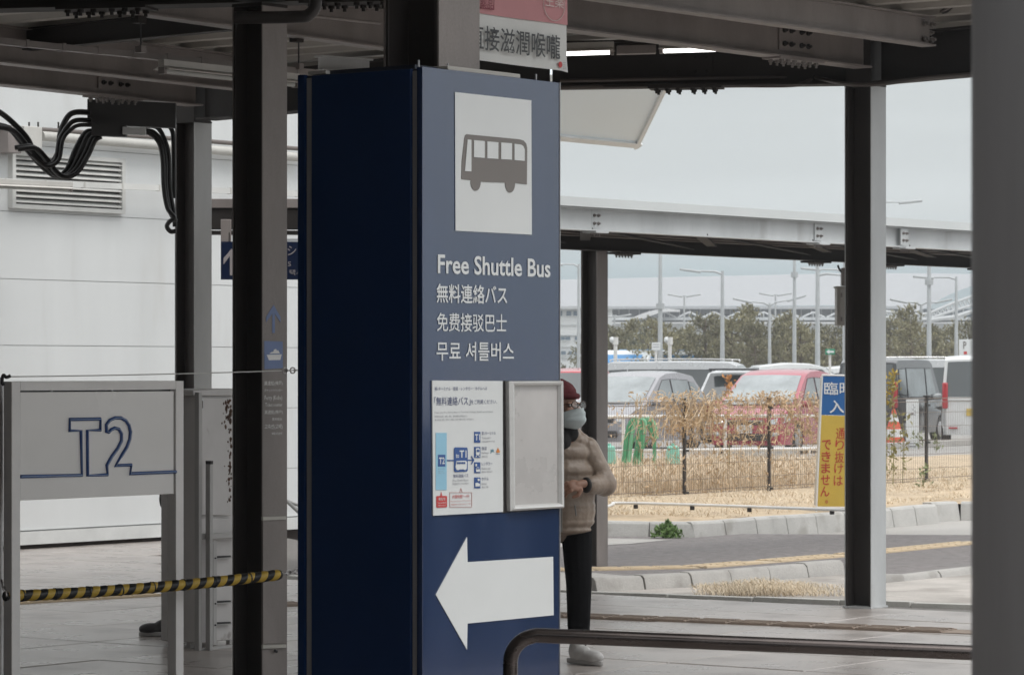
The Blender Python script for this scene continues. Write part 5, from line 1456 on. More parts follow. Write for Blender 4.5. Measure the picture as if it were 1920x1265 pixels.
        MB().box(X(fx - .01, 0, .36), (.06, hw * 1.15, .14), A3).build('air_intake', TRIM, t, bevel=.02)
        MB().box(X(fx + .03, 0, .52), (.02, .33, .165), A3).build('front_plate', plate, t)
        MB().tube([X(prof_top[0][0] + .06, -.5, belt + .03), X(prof_top[0][0] + .09, -.05, belt + .035)], .012, 6).build('wiper', TRIM, t)
        MB().tube([X(prof_top[0][0] + .06, .05, belt + .03), X(prof_top[0][0] + .09, .5, belt + .035)], .012, 6).build('wiper', TRIM, t)
    # rear
    for sd_ in (-1, 1):
        MB().box(X(rx + .045, sd_ * (hw - .10), belt - .12 + (.22 if W_ < 1.6 else 0)), (.12, .13, .60 if W_ < 1.6 else .28), A3).build('tail_lamp', TAIL, t, bevel=.03)
        MB().box(X(rx + .0, sd_ * hw * .62, .36), (.04, .2, .035), A3).build('reflector', TAIL, t)
    MB().box(X(rx - .012, 0 if plate is PLATE else .0, belt - .28), (.02, .33, .165), A3).build('rear_plate', plate, t)
    if spoiler:
        sx, sz_ = spoiler; MB().box(X(sx, 0, sz_), (.26, wt * .86, .045), A3).build('spoiler', TRIM, t, bevel=.015)
    if rails:
        for sd_ in (-1, 1):
            a = X(prof_top[1][0] - .1, sd_ * (wt / 2 - .08), zt_ - .02); b = X(prof_top[-2][0] + .15, sd_ * (wt / 2 - .08), zt_ - .02)
            MB().tube(bez([a, a.lerp(b, .08) + UP * .07, a.lerp(b, .92) + UP * .07, b], 5), .016, 8).build('roof_rail', CHR, t, smooth=60)
    return t
def MPV(label, loc, phi, bm, H=1.60, L_=4.3, W_=1.70, **k):
    b = .95
    low = [(2.12, .2), (2.18, .55), (2.12, .76), (1.85, .90), (1.25, b + .05), (-1.9, b + .05), (-2.08, .88), (-2.12, .5), (-2.05, .2)]
    top = [(1.52, b), (.42, H - .11), (.05, H - .02), (-.6, H), (-1.35, H - .08), (-2.0, b)]
    win = [[(1.02, b + .05), (-.02, b + .05), (-.02, H - .15), (.34, H - .17)], [(-.10, b + .05), (-1.04, b + .06), (-1.0, H - .17), (-.10, H - .15)], [(-1.10, b + .08), (-1.68, b + .14), (-1.36, H - .24), (-1.06, H - .20)]]
    return vehicle('parked_car', label, 'car', loc, phi, L_, W_, low, top, W_ * .78, bm, b, win, (1.35, -1.22), .32, **k)
def VAN(label, loc, phi, bm, H=1.85, W_=1.48, L_=3.4, name='parked_van', cat='van', plate=PLATEY, **k):
    hl = L_ / 2; b = 1.0
    low = [(hl - .02, .2), (hl, .6), (hl - .06, .85), (hl - .45, b + .03), (-hl + .03, b + .03), (-hl, .5), (-hl + .04, .2)]
    top = [(hl - .42, b), (hl - .95, H - .1), (hl - 1.15, H - .02), (0, H), (-hl + .3, H - .02), (-hl + .14, H - .10), (-hl + .03, b)]
    win = [[(hl - .82, b + .06), (hl - 1.55, b + .06), (hl - 1.55, H - .22), (hl - 1.12, H - .22)], [(hl - 1.65, b + .06), (-hl + .85, b + .06), (-hl + .85, H - .22), (hl - 1.65, H - .22)], [(-hl + .75, b + .10), (-hl + .22, b + .14), (-hl + .28, H - .24), (-hl + .75, H - .22)]]
    return vehicle(name, label, cat, loc, phi, L_, W_, low, top, W_ * .86, bm, b, win, (hl - .55, -hl + .5), .28, plate=plate, **k)
SILV = paint('silver grey paint', (.30, .295, .315), .25, .35); PINK = paint('rose red paint', (.36, .035, .065), .22, .1); WHT = paint('white car paint', (.62, .63, .63), .25)
BLKP = paint('black car paint', (.025, .025, .028), .15); RED = paint('bright red paint', (.55, .03, .05), .22); SILV2 = paint('bright silver paint', (.50, .51, .52), .28, .3)
def LOC(px, Y): p = P(px, 694, Y); return (p.x, p.y, -.03)
MPV('silver grey car facing the camera just right of the low canopy column', LOC(1196, 71.5), R_(244), SILV, 1.66, darkglass=False)
MPV('rose red car facing the camera behind the vine covered fence', LOC(1462, 68.5), R_(247), PINK, 1.70, darkglass=False)
MPV('bright red hatchback behind the person with the beanie and the slim column', LOC(1088, 82), R_(80), RED, 1.72)
MPV('silver estate car seen from behind with black roof spoiler, behind the rose red car', LOC(1408, 79), R_(72), SILV2, 1.72, rails=False, spoiler=(-1.62, 1.70))
VAN('long silver people carrier with roof rails behind the silver grey car', LOC(1292, 92), R_(-12), SILV2, 1.93, 1.8, 4.7, name='parked_car', cat='car', plate=PLATE, rails=True)
VAN('glossy black van seen from behind at the right of the column', LOC(1672, 80), R_(66), BLKP, 1.96, 1.56, 3.9, spoiler=None, darkglass=False)
VAN('white van with tall red tail lamps at the right, partly behind the blurred column', LOC(1826, 78.6), R_(82), WHT, 2.02, 1.50, 3.4)
VAN('silver car roof showing between the black van and the white van', LOC(1752, 92), R_(15), SILV2, 1.98, 1.7, 4.4, name='parked_car', cat='car', plate=PLATE, rails=True)
MPV('white car whose roof shows behind the rose red car', LOC(1508, 92), R_(8), WHT, 1.88)
MPV('white car roof showing left of the right column behind the rose red car', LOC(1622, 97), R_(15), WHT, 1.82)
# small blue and white coach
def coach():
    p = LOC(1218, 112); t = thing('coach', 'white coach with blue stripes, only its rounded roof end showing beyond the parked cars', 'bus', p, R_(244), None)
    M = WM[t.name]; X = lambda x, y, z: M @ Vector((x, y, z)); BW = paint('coach white', (.62, .66, .68)); BB = paint('coach blue', (.03, .22, .50))
    H = 2.34; out_ = [(2.6, .3), (2.68, 1.2), (2.55, 1.8), (2.2, H - .12), (1.9, H), (-2.4, H), (-2.62, H - .15), (-2.7, .3)]
    MB().prism([X(x, -1.0, z) for x, z in out_], M.to_3x3() @ Vector((0, 2.0, 0))).build('body', BW, t, bevel=.12, bseg=4)
    for s_ in (-1, 1):
        MB().prism([X(x, s_ * 1.003, z) for x, z in [(2.55, 1.35), (2.45, 1.85), (-2.5, 1.85), (-2.5, 1.35)]], M.to_3x3() @ Vector((0, s_ * .01, 0))).build('side_window', GLASS, t)
        MB().prism([X(x, s_ * 1.003, z) for x, z in [(2.4, 1.9), (2.1, 2.18), (-2.5, 2.18), (-2.5, 1.9)]], M.to_3x3() @ Vector((0, s_ * .01, 0))).build('blue_stripe', BB, t)
    MB().prism([X(2.70, -.9, 1.2), X(2.70, .9, 1.2), X(2.52, .85, 1.85), X(2.52, -.85, 1.85)], M.to_3x3() @ Vector((.012, 0, 0))).build('windscreen', WSG, t)
    MB().prism([X(2.50, -.8, 1.92), X(2.50, .8, 1.92), X(2.28, .75, 2.18), X(2.28, -.75, 2.18)], M.to_3x3() @ Vector((.02, 0, .012))).build('blue_brow', BB, t)
    for q in (-1.2, .4): MB().box(X(q, 0, H + .0), (.9, 1.5, .06), [M.to_3x3() @ Vector(v) for v in ((1, 0, 0), (0, 1, 0), (0, 0, 1))]).build('roof_panel', BB, t, bevel=.02)
    for wx in (1.7, -1.7):
        for s_ in (-1, 1):
            c = X(wx, s_ * .9, .42); ax = M.to_3x3() @ Vector((0, 1, 0)); MB().cyl(c - ax * .12, c + ax * .12, .42, n=24).build('wheel', TYRE, t, smooth=50)
coach()
# antenna of the red car
q = P(1066, 676, 82); MB().cyl(P(1068, 684, 82), q, .012, n=6)

# ================================================================== TREES, LAMP POSTS, TERMINAL
PINE = mat('pine foliage', (.20, .19, .12), .8, 0, .4, 1.1); PINE2 = mat('pine foliage pale', (.28, .26, .16), .8, 0, .4, 1.1); TRK = mat('pine bark', (.16, .13, .10), .9, 0, .2, 3)
def tree_geo(seed, h, wd, m):
    random.seed(seed); base = Vector((0, 0, 0))
    t = thing('pine_tree', 'x', 'tree', (0, 0, 0), 0, 'pine trees beyond the car park')
    tr = MB(); tr.tube(bez([Vector((0, 0, 0)), Vector((.1, 0, h * .35)), Vector((-.05, .05, h * .7)), Vector((.02, 0, h * .97))], 4), [.11 * (1 - .85 * k / 12) for k in range(13)], 7)
    o = tr.build('trunk', TRK, t, world=False, smooth=60)
    br_ = MB(); pts = []
    nb = 26
    for k in range(nb):
        z = h * (.12 + .85 * k / nb); a = k * 2.4 + random.random(); env = wd * (.50 + .5 * math.sin(math.pi * min(1, (z / h) * .9 + .15))) * (1 - .55 * (z / h) ** 3)
        r = env * random.uniform(.55, 1.05); tip = Vector((math.cos(a) * r, math.sin(a) * r, z + r * random.uniform(.15, .55))); st_ = Vector((0, 0, z))
        br_.tube([st_, st_.lerp(tip, .5) + Vector((0, 0, -.05)), tip], [.03, .02, .008], 4)
        for q in range(46):
            f = random.uniform(.25, 1.05); p = st_.lerp(tip, f) + Vector((random.gauss(0, .12), random.gauss(0, .12), random.gauss(.02, .09)))
            pts.append(p)
    br_.build('branches', TRK, o, world=False)
    vs_, fs = [], []
    for p in pts:       # upward-pointing needle tufts
        d = Vector((random.gauss(0, .5), random.gauss(0, .5), random.uniform(.3, 1.2))).normalized(); L0 = random.uniform(.08, .17)
        for q in range(4):
            b = d.cross(Vector((random.gauss(0, 1), random.gauss(0, 1), random.gauss(0, 1)))).normalized() * random.uniform(.014, .028)
            i = len(vs_); vs_ += [p - b * .4, p + d * L0 * .6 + b, p + d * L0 + Vector((random.gauss(0, .04), random.gauss(0, .04), .03)), p + d * L0 * .5 - b]; fs.append([i, i + 1, i + 2, i + 3])
    me = bpy.data.meshes.new('crown'); me.from_pydata([tuple(v) for v in vs_], [], fs); me.materials.append(m)
    c = bpy.data.objects.new('crown', me); col.objects.link(c); c.parent = t
    return t
protos = [tree_geo(31, 4.2, 1.5, PINE), tree_geo(32, 3.7, 1.7, PINE2), tree_geo(33, 3.3, 1.5, PINE), tree_geo(34, 4.0, 1.2, PINE2)]
spec = [  # x, top y, Y, proto, label
 (1150, 616, 116, 2, 'small pine just right of the slim canopy column'), (1184, 600, 118, 3, 'slender pine left of the blue and white coach top'), (1212, 598, 112, 0, 'pine directly above the blue and white coach'),
 (1238, 606, 110, 1, 'pine behind the first tall lamp post'), (1262, 622, 119, 2, 'low pine in the gap where the white wall shows'), (1290, 615, 113, 1, 'pine left of the tallest pine of the left group'),
 (1322, 592, 111, 0, 'tall dense pine left of the lamp post with the long arm'), (1345, 590, 116, 3, 'slender pine touching the lamp post with the long arm'), (1372, 596, 112, 1, 'broad pine just right of the lamp post with the long arm'),
 (1402, 570, 119, 3, 'thin bare-topped pine reaching the terminal windows'), (1418, 604, 110, 0, 'dense pine above the gap between the parked cars'), (1452, 608, 114, 2, 'pine in the middle of the row above the silver estate'),
 (1474, 585, 121, 3, 'thin pine rising before the terminal glass, above the rose red car'), (1502, 606, 111, 1, 'broad pine above the rose red car roof'), (1532, 615, 116, 2, 'pine behind the small green arrow sign, left side'), (1566, 612, 113, 0, 'pine behind the small green arrow sign, right side'),
 (1600, 606, 112, 1, 'pine hidden mostly by the right column'), (1670, 600, 112, 0, 'dense pine just right of the right column'), (1700, 572, 117, 3, 'tall thin pine under the curved terminal truss'), (1706, 606, 110, 1, 'broad pine left of the paired lamp posts'),
 (1752, 614, 113, 2, 'pine between the right lamp posts'), (1786, 608, 116, 3, 'pine behind the rightmost lamp post'), (1815, 600, 111, 0, 'pine at the right beside the parking board'), (1122, 622, 121, 2, 'pine hidden behind the slim canopy column')]
ph = [4.2, 3.7, 3.3, 4.0]
for k, (x, yt, Y, pi, lb) in enumerate(spec):
    src = protos[pi]; h = (CH + (HY - yt + 1) / F * Y + .16)
    q = src if not src.get('used') else None
    loc = (P(x, 0, Y).x, Y, -.16)
    o = q or dup(src)
    src['used'] = 1
    o.location = loc; s_ = h / ph[pi]; o.scale = (s_ * random.uniform(.95, 1.2), s_ * random.uniform(.95, 1.15), s_); o.rotation_euler = (0, 0, k * 1.9); o['label'] = lb
for o in bpy.data.objects:
    if o.get('used') is not None: del o['used']
# undergrowth hedge closing the base of the row
random.seed(9)
pts = [P(random.uniform(1125, 1830), 0, random.uniform(121, 125)).xy.to_3d() + UP * (random.random() ** 1.2 * 2.7 - .1) for _ in range(15000)]
leafcloud('undergrowth', pts, .13, PINE2, aspect=1.6)
LP = mat('lamp post grey', (.44, .46, .47), .45, .2)
def lamp(label, x, ytop, Y, arm=None, r=.075, group='lamp posts beyond the car park', collar=None):
    b = Vector((P(x, 0, Y).x, Y, -.16)); zt_ = CH + (HY - ytop) / F * Y
    t = thing('lamp_post', label, 'lamp post', tuple(b), 0, group)
    MB().tube([b, b + UP * .9, Vector((b.x, b.y, zt_))], [r * 1.15, r, r * .55], 12).build('pole', LP, t, smooth=50)
    MB().cyl(b, b + UP * .06, r * 2, n=12).build('base', LP, t)
    if collar: z = CH + (HY - collar) / F * Y; MB().cyl(Vector((b.x, b.y, z - .08)), Vector((b.x, b.y, z + .08)), r * 1.5, n=12).build('collar', LP, t)
    for a in (arm or []):
        e = P(a[0], a[1], Y); s0 = Vector((b.x, b.y, CH + (HY - a[2]) / F * Y))
        MB().tube([s0, s0.lerp(e, .3) + UP * .05, e], [r * .5, r * .42, r * .3], 8).build('arm', LP, t)
        d = (e - s0).normalized(); MB().box(e + d * .25 - UP * .02, (.62, .2, .07), (d, Vector((0, 1, 0)), UP)).build('lamp_head', LP, t, bevel=.02)
lamp('tall plain lamp post left of the middle, in front of the terminal roof', 1238, 440, 100, None, .085, collar=574)
lamp('lamp post whose long arm points left before the terminal roof', 1354.5, 508, 98, [(1310, 508, 514)], .08)
lamp('lamp post between the blue sign and the slim column, arm pointing left', 1085, 495, 99, [(1052, 495, 500)], .06)
lamp('plain lamp post just left of the cabinet on the right column, first of two', 1489.5, 440, 100, None, .07, collar=515)
lamp('plain lamp post nearer the right column, second of two, with a long arm', 1533, 440, 97, [(1590, 517, 516)], .085)
lamp('lamp post behind the box on the right column', 1583, 470, 104, [(1535, 505, 510)], .07)
lamp('plain tall lamp post right of the right column', 1742, 440, 99, None, .085, collar=529)
lamp('lamp post at the far right with its arm pointing left', 1793, 519, 101, [(1747, 520, 524)], .07)
lamp('slim lamp post topped at the truss, right of the right column', 1727, 570, 118, [(1698, 566, 572), (1756, 566, 572)], .075)
for x, yt, Y, lb in ((1283, 555, 140, 'short twin-armed lamp before the terminal glass, left'), (1454, 553, 140, 'short twin-armed lamp before the terminal glass, middle'), (1152, 593, 135, 'small pole left of the pines')):
    lamp(lb, x, yt, Y, [(x - 6, yt, yt + 1), (x + 6, yt, yt + 1)], .06)
lamp('twin-armed lamp post with wide thin arms in the middle of the pines', 1443, 568, 108, [(1406, 565, 573), (1480, 562, 573)], .07)
lamp('lamp arm post seen high right of the right column above the low canopy', 1640, 380, 90, [(1690, 379, 384)], .06)
# camera / speaker poles
for x, yt, Y, lb in ((1154, 632, 95, 'thick white pole with a round lamp beside the slim column'), (1256, 632, 95, 'white pole with a camera dome behind the parked cars')):
    b = Vector((P(x, 0, Y).x, Y, -.1)); t = thing('camera_pole', lb, 'pole', tuple(b), 0, 'white camera poles')
    MB().cyl(b, P(x, yt + 14, Y), .055, n=10).build('pole', WP, t, smooth=50); MB().cyl(P(x, yt + 14, Y), P(x, yt, Y), .085, n=10).build('camera_box', WP, t, smooth=50)
    MB().ell(P(x - 6, yt + 5, Y), (.08, .08, .09), 12, 8).build('dome', PAPER, t, smooth=80)
# small traffic signs
def board(name, label, x0, y0, x1, y1, Y, m, cat='sign', post=True):
    c = P((x0 + x1) / 2, (y0 + y1) / 2, Y); b = Vector((c.x, Y + .06, -.1)); t = thing(name, label, cat, tuple(b))
    MB().box(c, ((x1 - x0) / F * Y, .04, (y1 - y0) / F * Y)).build('board', m, t, bevel=.006)
    if post: MB().cyl(b, Vector((b.x, b.y, c.z)), .035, n=8).build('post', WP, t)
    return t, Face(Vector((P(x0, 0, Y - .022).x, Y - .022, 0)), Vector((1, 0, 0)))
t, f = board('small_board', 'small white board on a post left of the first tall lamp post', 1222, 642, 1238, 656, 92, PAPER)
for y in (645, 650): f.slab('print_line', GREYP, t, [(1224, y + 1), (1236, y + 1), (1236, y), (1224, y)], .003, .001)
GS = mat('arrow sign green', (.03, .25, .14), .5)
t, f = board('arrow_sign', 'small green sign with a white left arrow before the pines', 1547.5, 654, 1565.5, 664.5, 90, GS)
f.slab('arrow', PAPER, t, [(1549, 659.2), (1555, 663.6), (1555, 661), (1563.5, 661), (1563.5, 657.4), (1555, 657.4), (1555, 654.9)][::1], .004, .001)
t, f = board('parking_board', 'white parking board with a dark letter at the right edge beside the blurred column', 1798, 636, 1840, 700, 88, PAPER, post=False)
MB().box(P(1819, 0, 88.1).xy.to_3d() + UP * .7, (.35, .1, 1.6)).build('post', WP, t)
f.text('P', BUSG, t, 1806, 640, 1812, 654, off=.003, bold=.02, name='lettering'); f.slab('red_mark', REDP, t, [(1807, 664), (1813, 664), (1813, 658.5), (1807, 658.5)], .003, .001)
f.text('24H', BUSG, t, 1816, 642, 1834, 654, off=.003) if False else None
# cabinet on the right column
eb = thing('meter_box', 'beige electric box fixed behind the right column at its left edge', 'box', tuple(P(1578, 610, 23.7)))
BX = mat('box beige', (.47, .45, .42), .5, 0, .06, 3)
MB().box(P(1585, 575, 23.7), (.135, .16, .265)).build('box_body', BX, eb, bevel=.004)
MB().box(P(1588, 575, 23.6), (.10, .02, .25)).build('box_door', BX, eb, bevel=.003)
MB().box(P(1585, 538.5, 23.7), (.15, .18, .012)).build('box_hood', BX, eb)
for y in (553, 598): MB().box(P(1577.5, y, 23.6), (.012, .03, .03)).build('hinge', STEEL, eb)
MB().box(P(1588, 519, 23.7), (.08, .10, .125)).build('upper_box', STEEL, eb, bevel=.003)
MB().tube(bez([P(1571, 497, 23.7), P(1574, 505, 23.7), P(1581, 511, 23.68), P(1588, 508, 23.7)], 5), .008, 6).build('cable', BLACKR, eb)
# ---- terminal building
TY = 330.0
TRF = mat('terminal roof metal', (.32, .33, .345), .6, 0, .035, .05, stretch=(1, 1, .3)); TGL = mat('terminal glass', (.09, .13, .17), .3, 0, .1, .2, spec=.6); TWL = mat('terminal wall', (.52, .54, .55), .7, 0, .05, .1)
term = thing('terminal_building', 'long airport terminal with a huge pale curved roof across the horizon', 'building', (P(1400, 0, TY).x, TY, 0))
def tz(y, Y=TY): return CH + (HY - y) / F * Y
def tx(x, Y=TY): return (x - 960) / F * Y
# curved roof: lattice rising away from the eave
mb = MB(); nx, ny = 90, 10
xs_ = [880 + k * (2050 - 880) / nx for k in range(nx + 1)]
def topy(x): return 524 - 9 * ((x - 1050) / 400) + (6 * ((x - 1500) / 300) ** 2 if x > 1500 else 0) - (x > 1600) * 0
def eave(x): return 575 - 4 * ((x - 1050) / 700) + (14 * math.exp(-((x - 1718) / 45) ** 2))
for j in range(ny + 1):
    f_ = j / ny
    for x in xs_:
        Yj = TY + 60 * f_
        ye = eave(x) if x < 1718 else eave(x) - (x - 1718) * .33
        y = ye + (topy(x) - ye) * math.sin(f_ * math.pi / 2) ** .85 if f_ > 0 else ye
        mb.v.append(Vector((tx(x, TY) * (1 + 60 * f_ / TY), Yj, tz(y, Yj))))
for j in range(ny):
    for i in range(nx): a = j * (nx + 1) + i; mb.f.append([a, a + 1, a + nx + 2, a + nx + 1])
# underside/back closure
e0 = len(mb.v)
for x in (xs_[0], xs_[-1]): mb.v.append(Vector((tx(x), TY + 62, 1)))
mb.build('roof', TRF, term, smooth=60)
# roof seams
for k in range(46):
    x = 1000 + k * 20
    continue
    pts = []
    for f_ in (0, .15, .35, .6, .85, 1):
        Yj = TY + 60 * f_; xx = x + 46 * f_
        ye = eave(xx) if xx < 1718 else eave(xx) - (xx - 1718) * .33; y = ye + (topy(xx) - ye) * (math.sin(f_ * math.pi / 2) ** .85 if f_ > 0 else 0)
        pts.append(Vector((tx(xx) * (1 + 60 * f_ / TY), Yj - .05, tz(y, Yj) + .06)))
    MB().tube(pts, .03, 4).build('roof_seam', mat('seam', (.33, .34, .355), .6), term)
def tb_(name, m, x0, y0, x1, y1, Y, d=2.0):
    return MB().box(Vector(((tx(x0, Y) + tx(x1, Y)) / 2, Y + d / 2, (tz(y0, Y) + tz(y1, Y)) / 2)), (abs(tx(x1, Y) - tx(x0, Y)), d, abs(tz(y0, Y) - tz(y1, Y)))).build(name, m, term)
tb_('eave_band', mat('eave grey', (.36, .37, .38), .6), 900, 574, 1690, 579, TY - 1, 4)
tb_('glass_wall', TGL, 1145, 579, 2050, 602, TY + 3, 4)
tb_('wall_left', TWL, 900, 579, 1148, 640, TY + 1, 6)
tb_('deck_band', TWL, 1130, 594.5, 2050, 600, TY - 3, 5)
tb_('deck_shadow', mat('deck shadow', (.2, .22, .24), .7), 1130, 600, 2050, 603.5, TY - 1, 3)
tb_('lower_wall', TWL, 1100, 603.5, 2050, 700, TY - 2, 6)
tb_('parapet', mat('parapet pale', (.58, .59, .60), .6), 1100, 603.5, 2050, 606.5, TY - 5, 2)
for k in range(36):
    x = 1160 + k * 19; tb_('mullion', TWL, x, 579, x + 1.4, 596, TY + 1.5, .6)
for k in range(11):   # cable-stayed masts on the deck
    x = 1246 + k * 46.5; yy = 585.5
    tb_('mast', TWL, x - .8, yy, x + .8, 597, TY - 3.2, .4)
    for s_ in (-1, 1): MB().cyl(Vector((tx(x, TY - 3.4), TY - 3.4, tz(yy + .5))), Vector((tx(x + s_ * 21, TY - 3.4), TY - 3.4, tz(595.5))), .09, n=5).build('stay', TWL, term)
# white arched canopy left
mb = MB(); ar = [(1185 + 90 * k / 12, 596 - 17.5 * math.sin(math.pi * .5 * min(1, k / 9)) ** .9 + (0 if k < 10 else (k - 9) * .8)) for k in range(13)]
lo_ = [(x, 596.5) if k == 0 else (x, min(597, y + 3 + 10 * (1 - k / 12))) for k, (x, y) in enumerate(ar)]
MB().prism([Vector((tx(x, TY - 6), TY - 6, tz(y, TY - 6))) for x, y in ar + lo_[::-1]], (0, 3, 0)).build('arched_canopy', mat('arched canopy white', (.62, .63, .64), .5), term)
# curved truss at right
ch1 = [(x, 580 + 9 * math.exp(-((x - 1718) / 60) ** 2) - max(0, x - 1740) * .30) for x in range(1660, 1860, 8)]
ch2 = [(x, 592 + 7 * math.exp(-((x - 1718) / 60) ** 2) - max(0, x - 1740) * .24) for x in range(1660, 1860, 8)]
TV = lambda p: Vector((tx(p[0], TY - 5), TY - 5, tz(p[1], TY - 5)))
MB().tube([TV(p) for p in ch1], .16, 6).build('truss_chord', TWL, term); MB().tube([TV(p) for p in ch2], .16, 6).build('truss_chord', TWL, term)
for k in range(len(ch1) - 1):
    MB().tube([TV(ch1[k]), TV(ch2[k + 1])], .09, 4).build('truss_brace', TWL, term); MB().tube([TV(ch2[k]), TV(ch1[k])], .07, 4).build('truss_brace', TWL, term)
MB().tube([TV((1840, 578)), TV((1790, 594)), TV((1740, 600))], .25, 6).build('truss_leg', TWL, term)
# low office building at left of the slim column
lb_ = thing('office_building', 'pale low building with small dark windows between the blue sign and the slim column', 'building', (tx(1090, 200), 200, 0))
def ob(name, m, x0, y0, x1, y1, Y, d=1.): return MB().box(Vector(((tx(x0, Y) + tx(x1, Y)) / 2, Y + d / 2, (tz(y0, Y) + tz(y1, Y)) / 2)), (abs(tx(x1, Y) - tx(x0, Y)), d, abs(tz(y0, Y) - tz(y1, Y)))).build(name, m, lb_)
OW = mat('office wall', (.56, .58, .585), .7, 0, .04, .3)
ob('wall', OW, 900, 579, 1148, 700, 205, 20)
ob('parapet', mat('office band', (.44, .46, .47), .7), 898, 575, 1150, 579, 204.6, 21)
for y0, h_, xs2 in ((583, 9, (1045, 1062, 1075, 1120)), (631, 6.5, (1050, 1060, 1078, 1120)), (658, 6.5, (1052, 1066, 1078, 1120))):
    for x in xs2: 
        w_ = ob('window', TGL, x, y0, x + 9, y0 + h_, 204.9, .12)
        ob('window_frame', OW, x - .6, y0 + h_, x + 9.6, y0 + h_ + .8, 204.85, .15)
for y in (609, 628, 650, 671): ob('floor_band', mat('office groove', (.42, .44, .45), .7), 900, y, 1148.3, y + .8, 204.92, .1)

# ================================================================== ADDED UNSEEN MASSES (behind and beside the camera)
DK = mat('shade block dark', (.05, .045, .042), .7, 0, .2, 1)

# ================================================================== PEOPLE
def blob(name, parts, m, parent, voxel=.006, smooth_it=4, mats=None):
    """union of tapered capsules and ellipsoids -> one continuous surface. parts: ('c', p, q, r1, r2) or ('e', c, (rx,ry,rz), matrix)"""
    mb = MB()
    for p in parts:
        if p[0] == 'c':
            _, a, b, r1, r2 = p; a = Vector(a); b = Vector(b)
            mb.tube([a, b], [r1, r2], 14); mb.ell(a, (r1,) * 3, 14, 8); mb.ell(b, (r2,) * 3, 14, 8)
        else: mb.ell(p[1], p[2], 18, 12, p[3] if len(p) > 3 else None)
    o = mb.build(name, m, parent)
    md = o.modifiers.new('r', 'REMESH'); md.mode = 'VOXEL'; md.voxel_size = voxel; md.use_smooth_shade = True
    ms = o.modifiers.new('s', 'SMOOTH'); ms.iterations = smooth_it; ms.factor = .5
    dg = bpy.context.evaluated_depsgraph_get(); dg.update()
    me = bpy.data.meshes.new_from_object(o.evaluated_get(dg)); o.modifiers.clear(); old = o.data; o.data = me; bpy.data.meshes.remove(old)
    if not me.materials: me.materials.append(m)
    me.shade_smooth()
    return o
SKIN = mat('skin', (.36, .20, .14), .5, 0, .10, 25); SKIN.node_tree.nodes['Principled BSDF'].inputs['Subsurface Weight'].default_value = .05
JKT = mat('beige puffer nylon', (.29, .225, .175), .40, 0, .12, 12, 1.0, 16); JKTD = mat('puffer lining dark', (.03, .027, .025), .6)
TRS = mat('black trousers cloth', (.006, .006, .007), .9, spec=.15, var=.2, scale=20, bump=.3, bscale=60) if 1 else mat('x', (.012, .012, .013), .8, 0, .2, 20, .3, 60); SHOEW = mat('white trainer', (.55, .54, .53), .5, 0, .08, 30); SOLE = mat('sole', (.42, .41, .40), .6)
BEAN = mat('dark red knit', (.10, .008, .013), .85, 0, .2, 60, .6, 160); MASK = mat('pale blue face mask', (.56, .63, .64), .7, 0, .04, 12); SCARF = mat('black scarf', (.015, .014, .014), .85, 0, .2, 30)
Yq = 18.9
fx = (1052 - 960) / F * Yq
per = thing('person', 'person in dark red beanie, glasses, face mask and beige puffer jacket beside the sign', 'person', (fx, Yq, 0))
M = WM[per.name]; X = lambda x, y, z: M @ Vector((x, y, z))
hc = Vector((.012, -.02, 1.445)); yaw = R_(50)            # head turned to the viewer's right
HR = Matrix.Rotation(yaw, 3, 'Z') @ Matrix.Rotation(R_(-8), 3, 'X')   # local -y is the face direction
H_ = lambda x, y, z: M @ (hc + HR @ Vector((x, y, z)))
bodyp = [('e', H_(0, .012, .02), (.072, .092, .098), (M.to_3x3() @ HR)), ('e', H_(0, -.035, -.055), (.055, .055, .075), HR), ('e', H_(0, -.05, -.105), (.032, .032, .025), HR),
         ('c', H_(0, -.088, -.01), H_(0, -.112, -.05), .009, .015), ('e', H_(.074, .012, -.015), (.011, .022, .034), HR), ('e', H_(-.074, .012, -.015), (.011, .022, .034), HR),
         ('e', H_(.035, -.078, .008), (.022, .012, .008), HR), ('e', H_(-.035, -.078, .008), (.022, .012, .008), HR), ('e', H_(.042, -.065, -.03), (.022, .02, .02), HR), ('e', H_(-.042, -.065, -.03), (.022, .02, .02), HR),
         ('e', H_(0, -.096, -.062), (.022, .010, .008), HR),
         ('c', X(.0, .02, 1.25), H_(0, .03, -.07), .052, .050),
         ('c', X(-.13, .02, 1.21), X(.13, .02, 1.21), .06, .06), ('c', X(0, .02, 1.18), X(0, .02, .95), .13, .12), ('c', X(-.03, .02, .86), X(.03, .02, .86), .12, .12),
         ('c', X(.14, .02, 1.20), X(.235, .0, 1.00), .045, .036), ('c', X(.235, .0, 1.00), X(.115, -.19, 1.02), .034, .024),
         ('c', X(-.14, .02, 1.20), X(-.235, .0, 1.00), .045, .036), ('c', X(-.235, .0, 1.00), X(-.10, -.20, 1.00), .034, .024),
         ('c', X(.085, .02, .84), X(.10, .0, .45), .07, .05), ('c', X(.10, .0, .45), X(.10, .035, .09), .045, .032), ('c', X(-.085, .02, .84), X(-.10, -.01, .45), .07, .05), ('c', X(-.10, -.01, .45), X(-.11, .02, .09), .045, .032),
         ('c', X(.112, .0, .06), X(.135, -.06, .045), .026, .018), ('c', X(-.115, .01, .06), X(-.13, -.06, .045), .026, .018)]
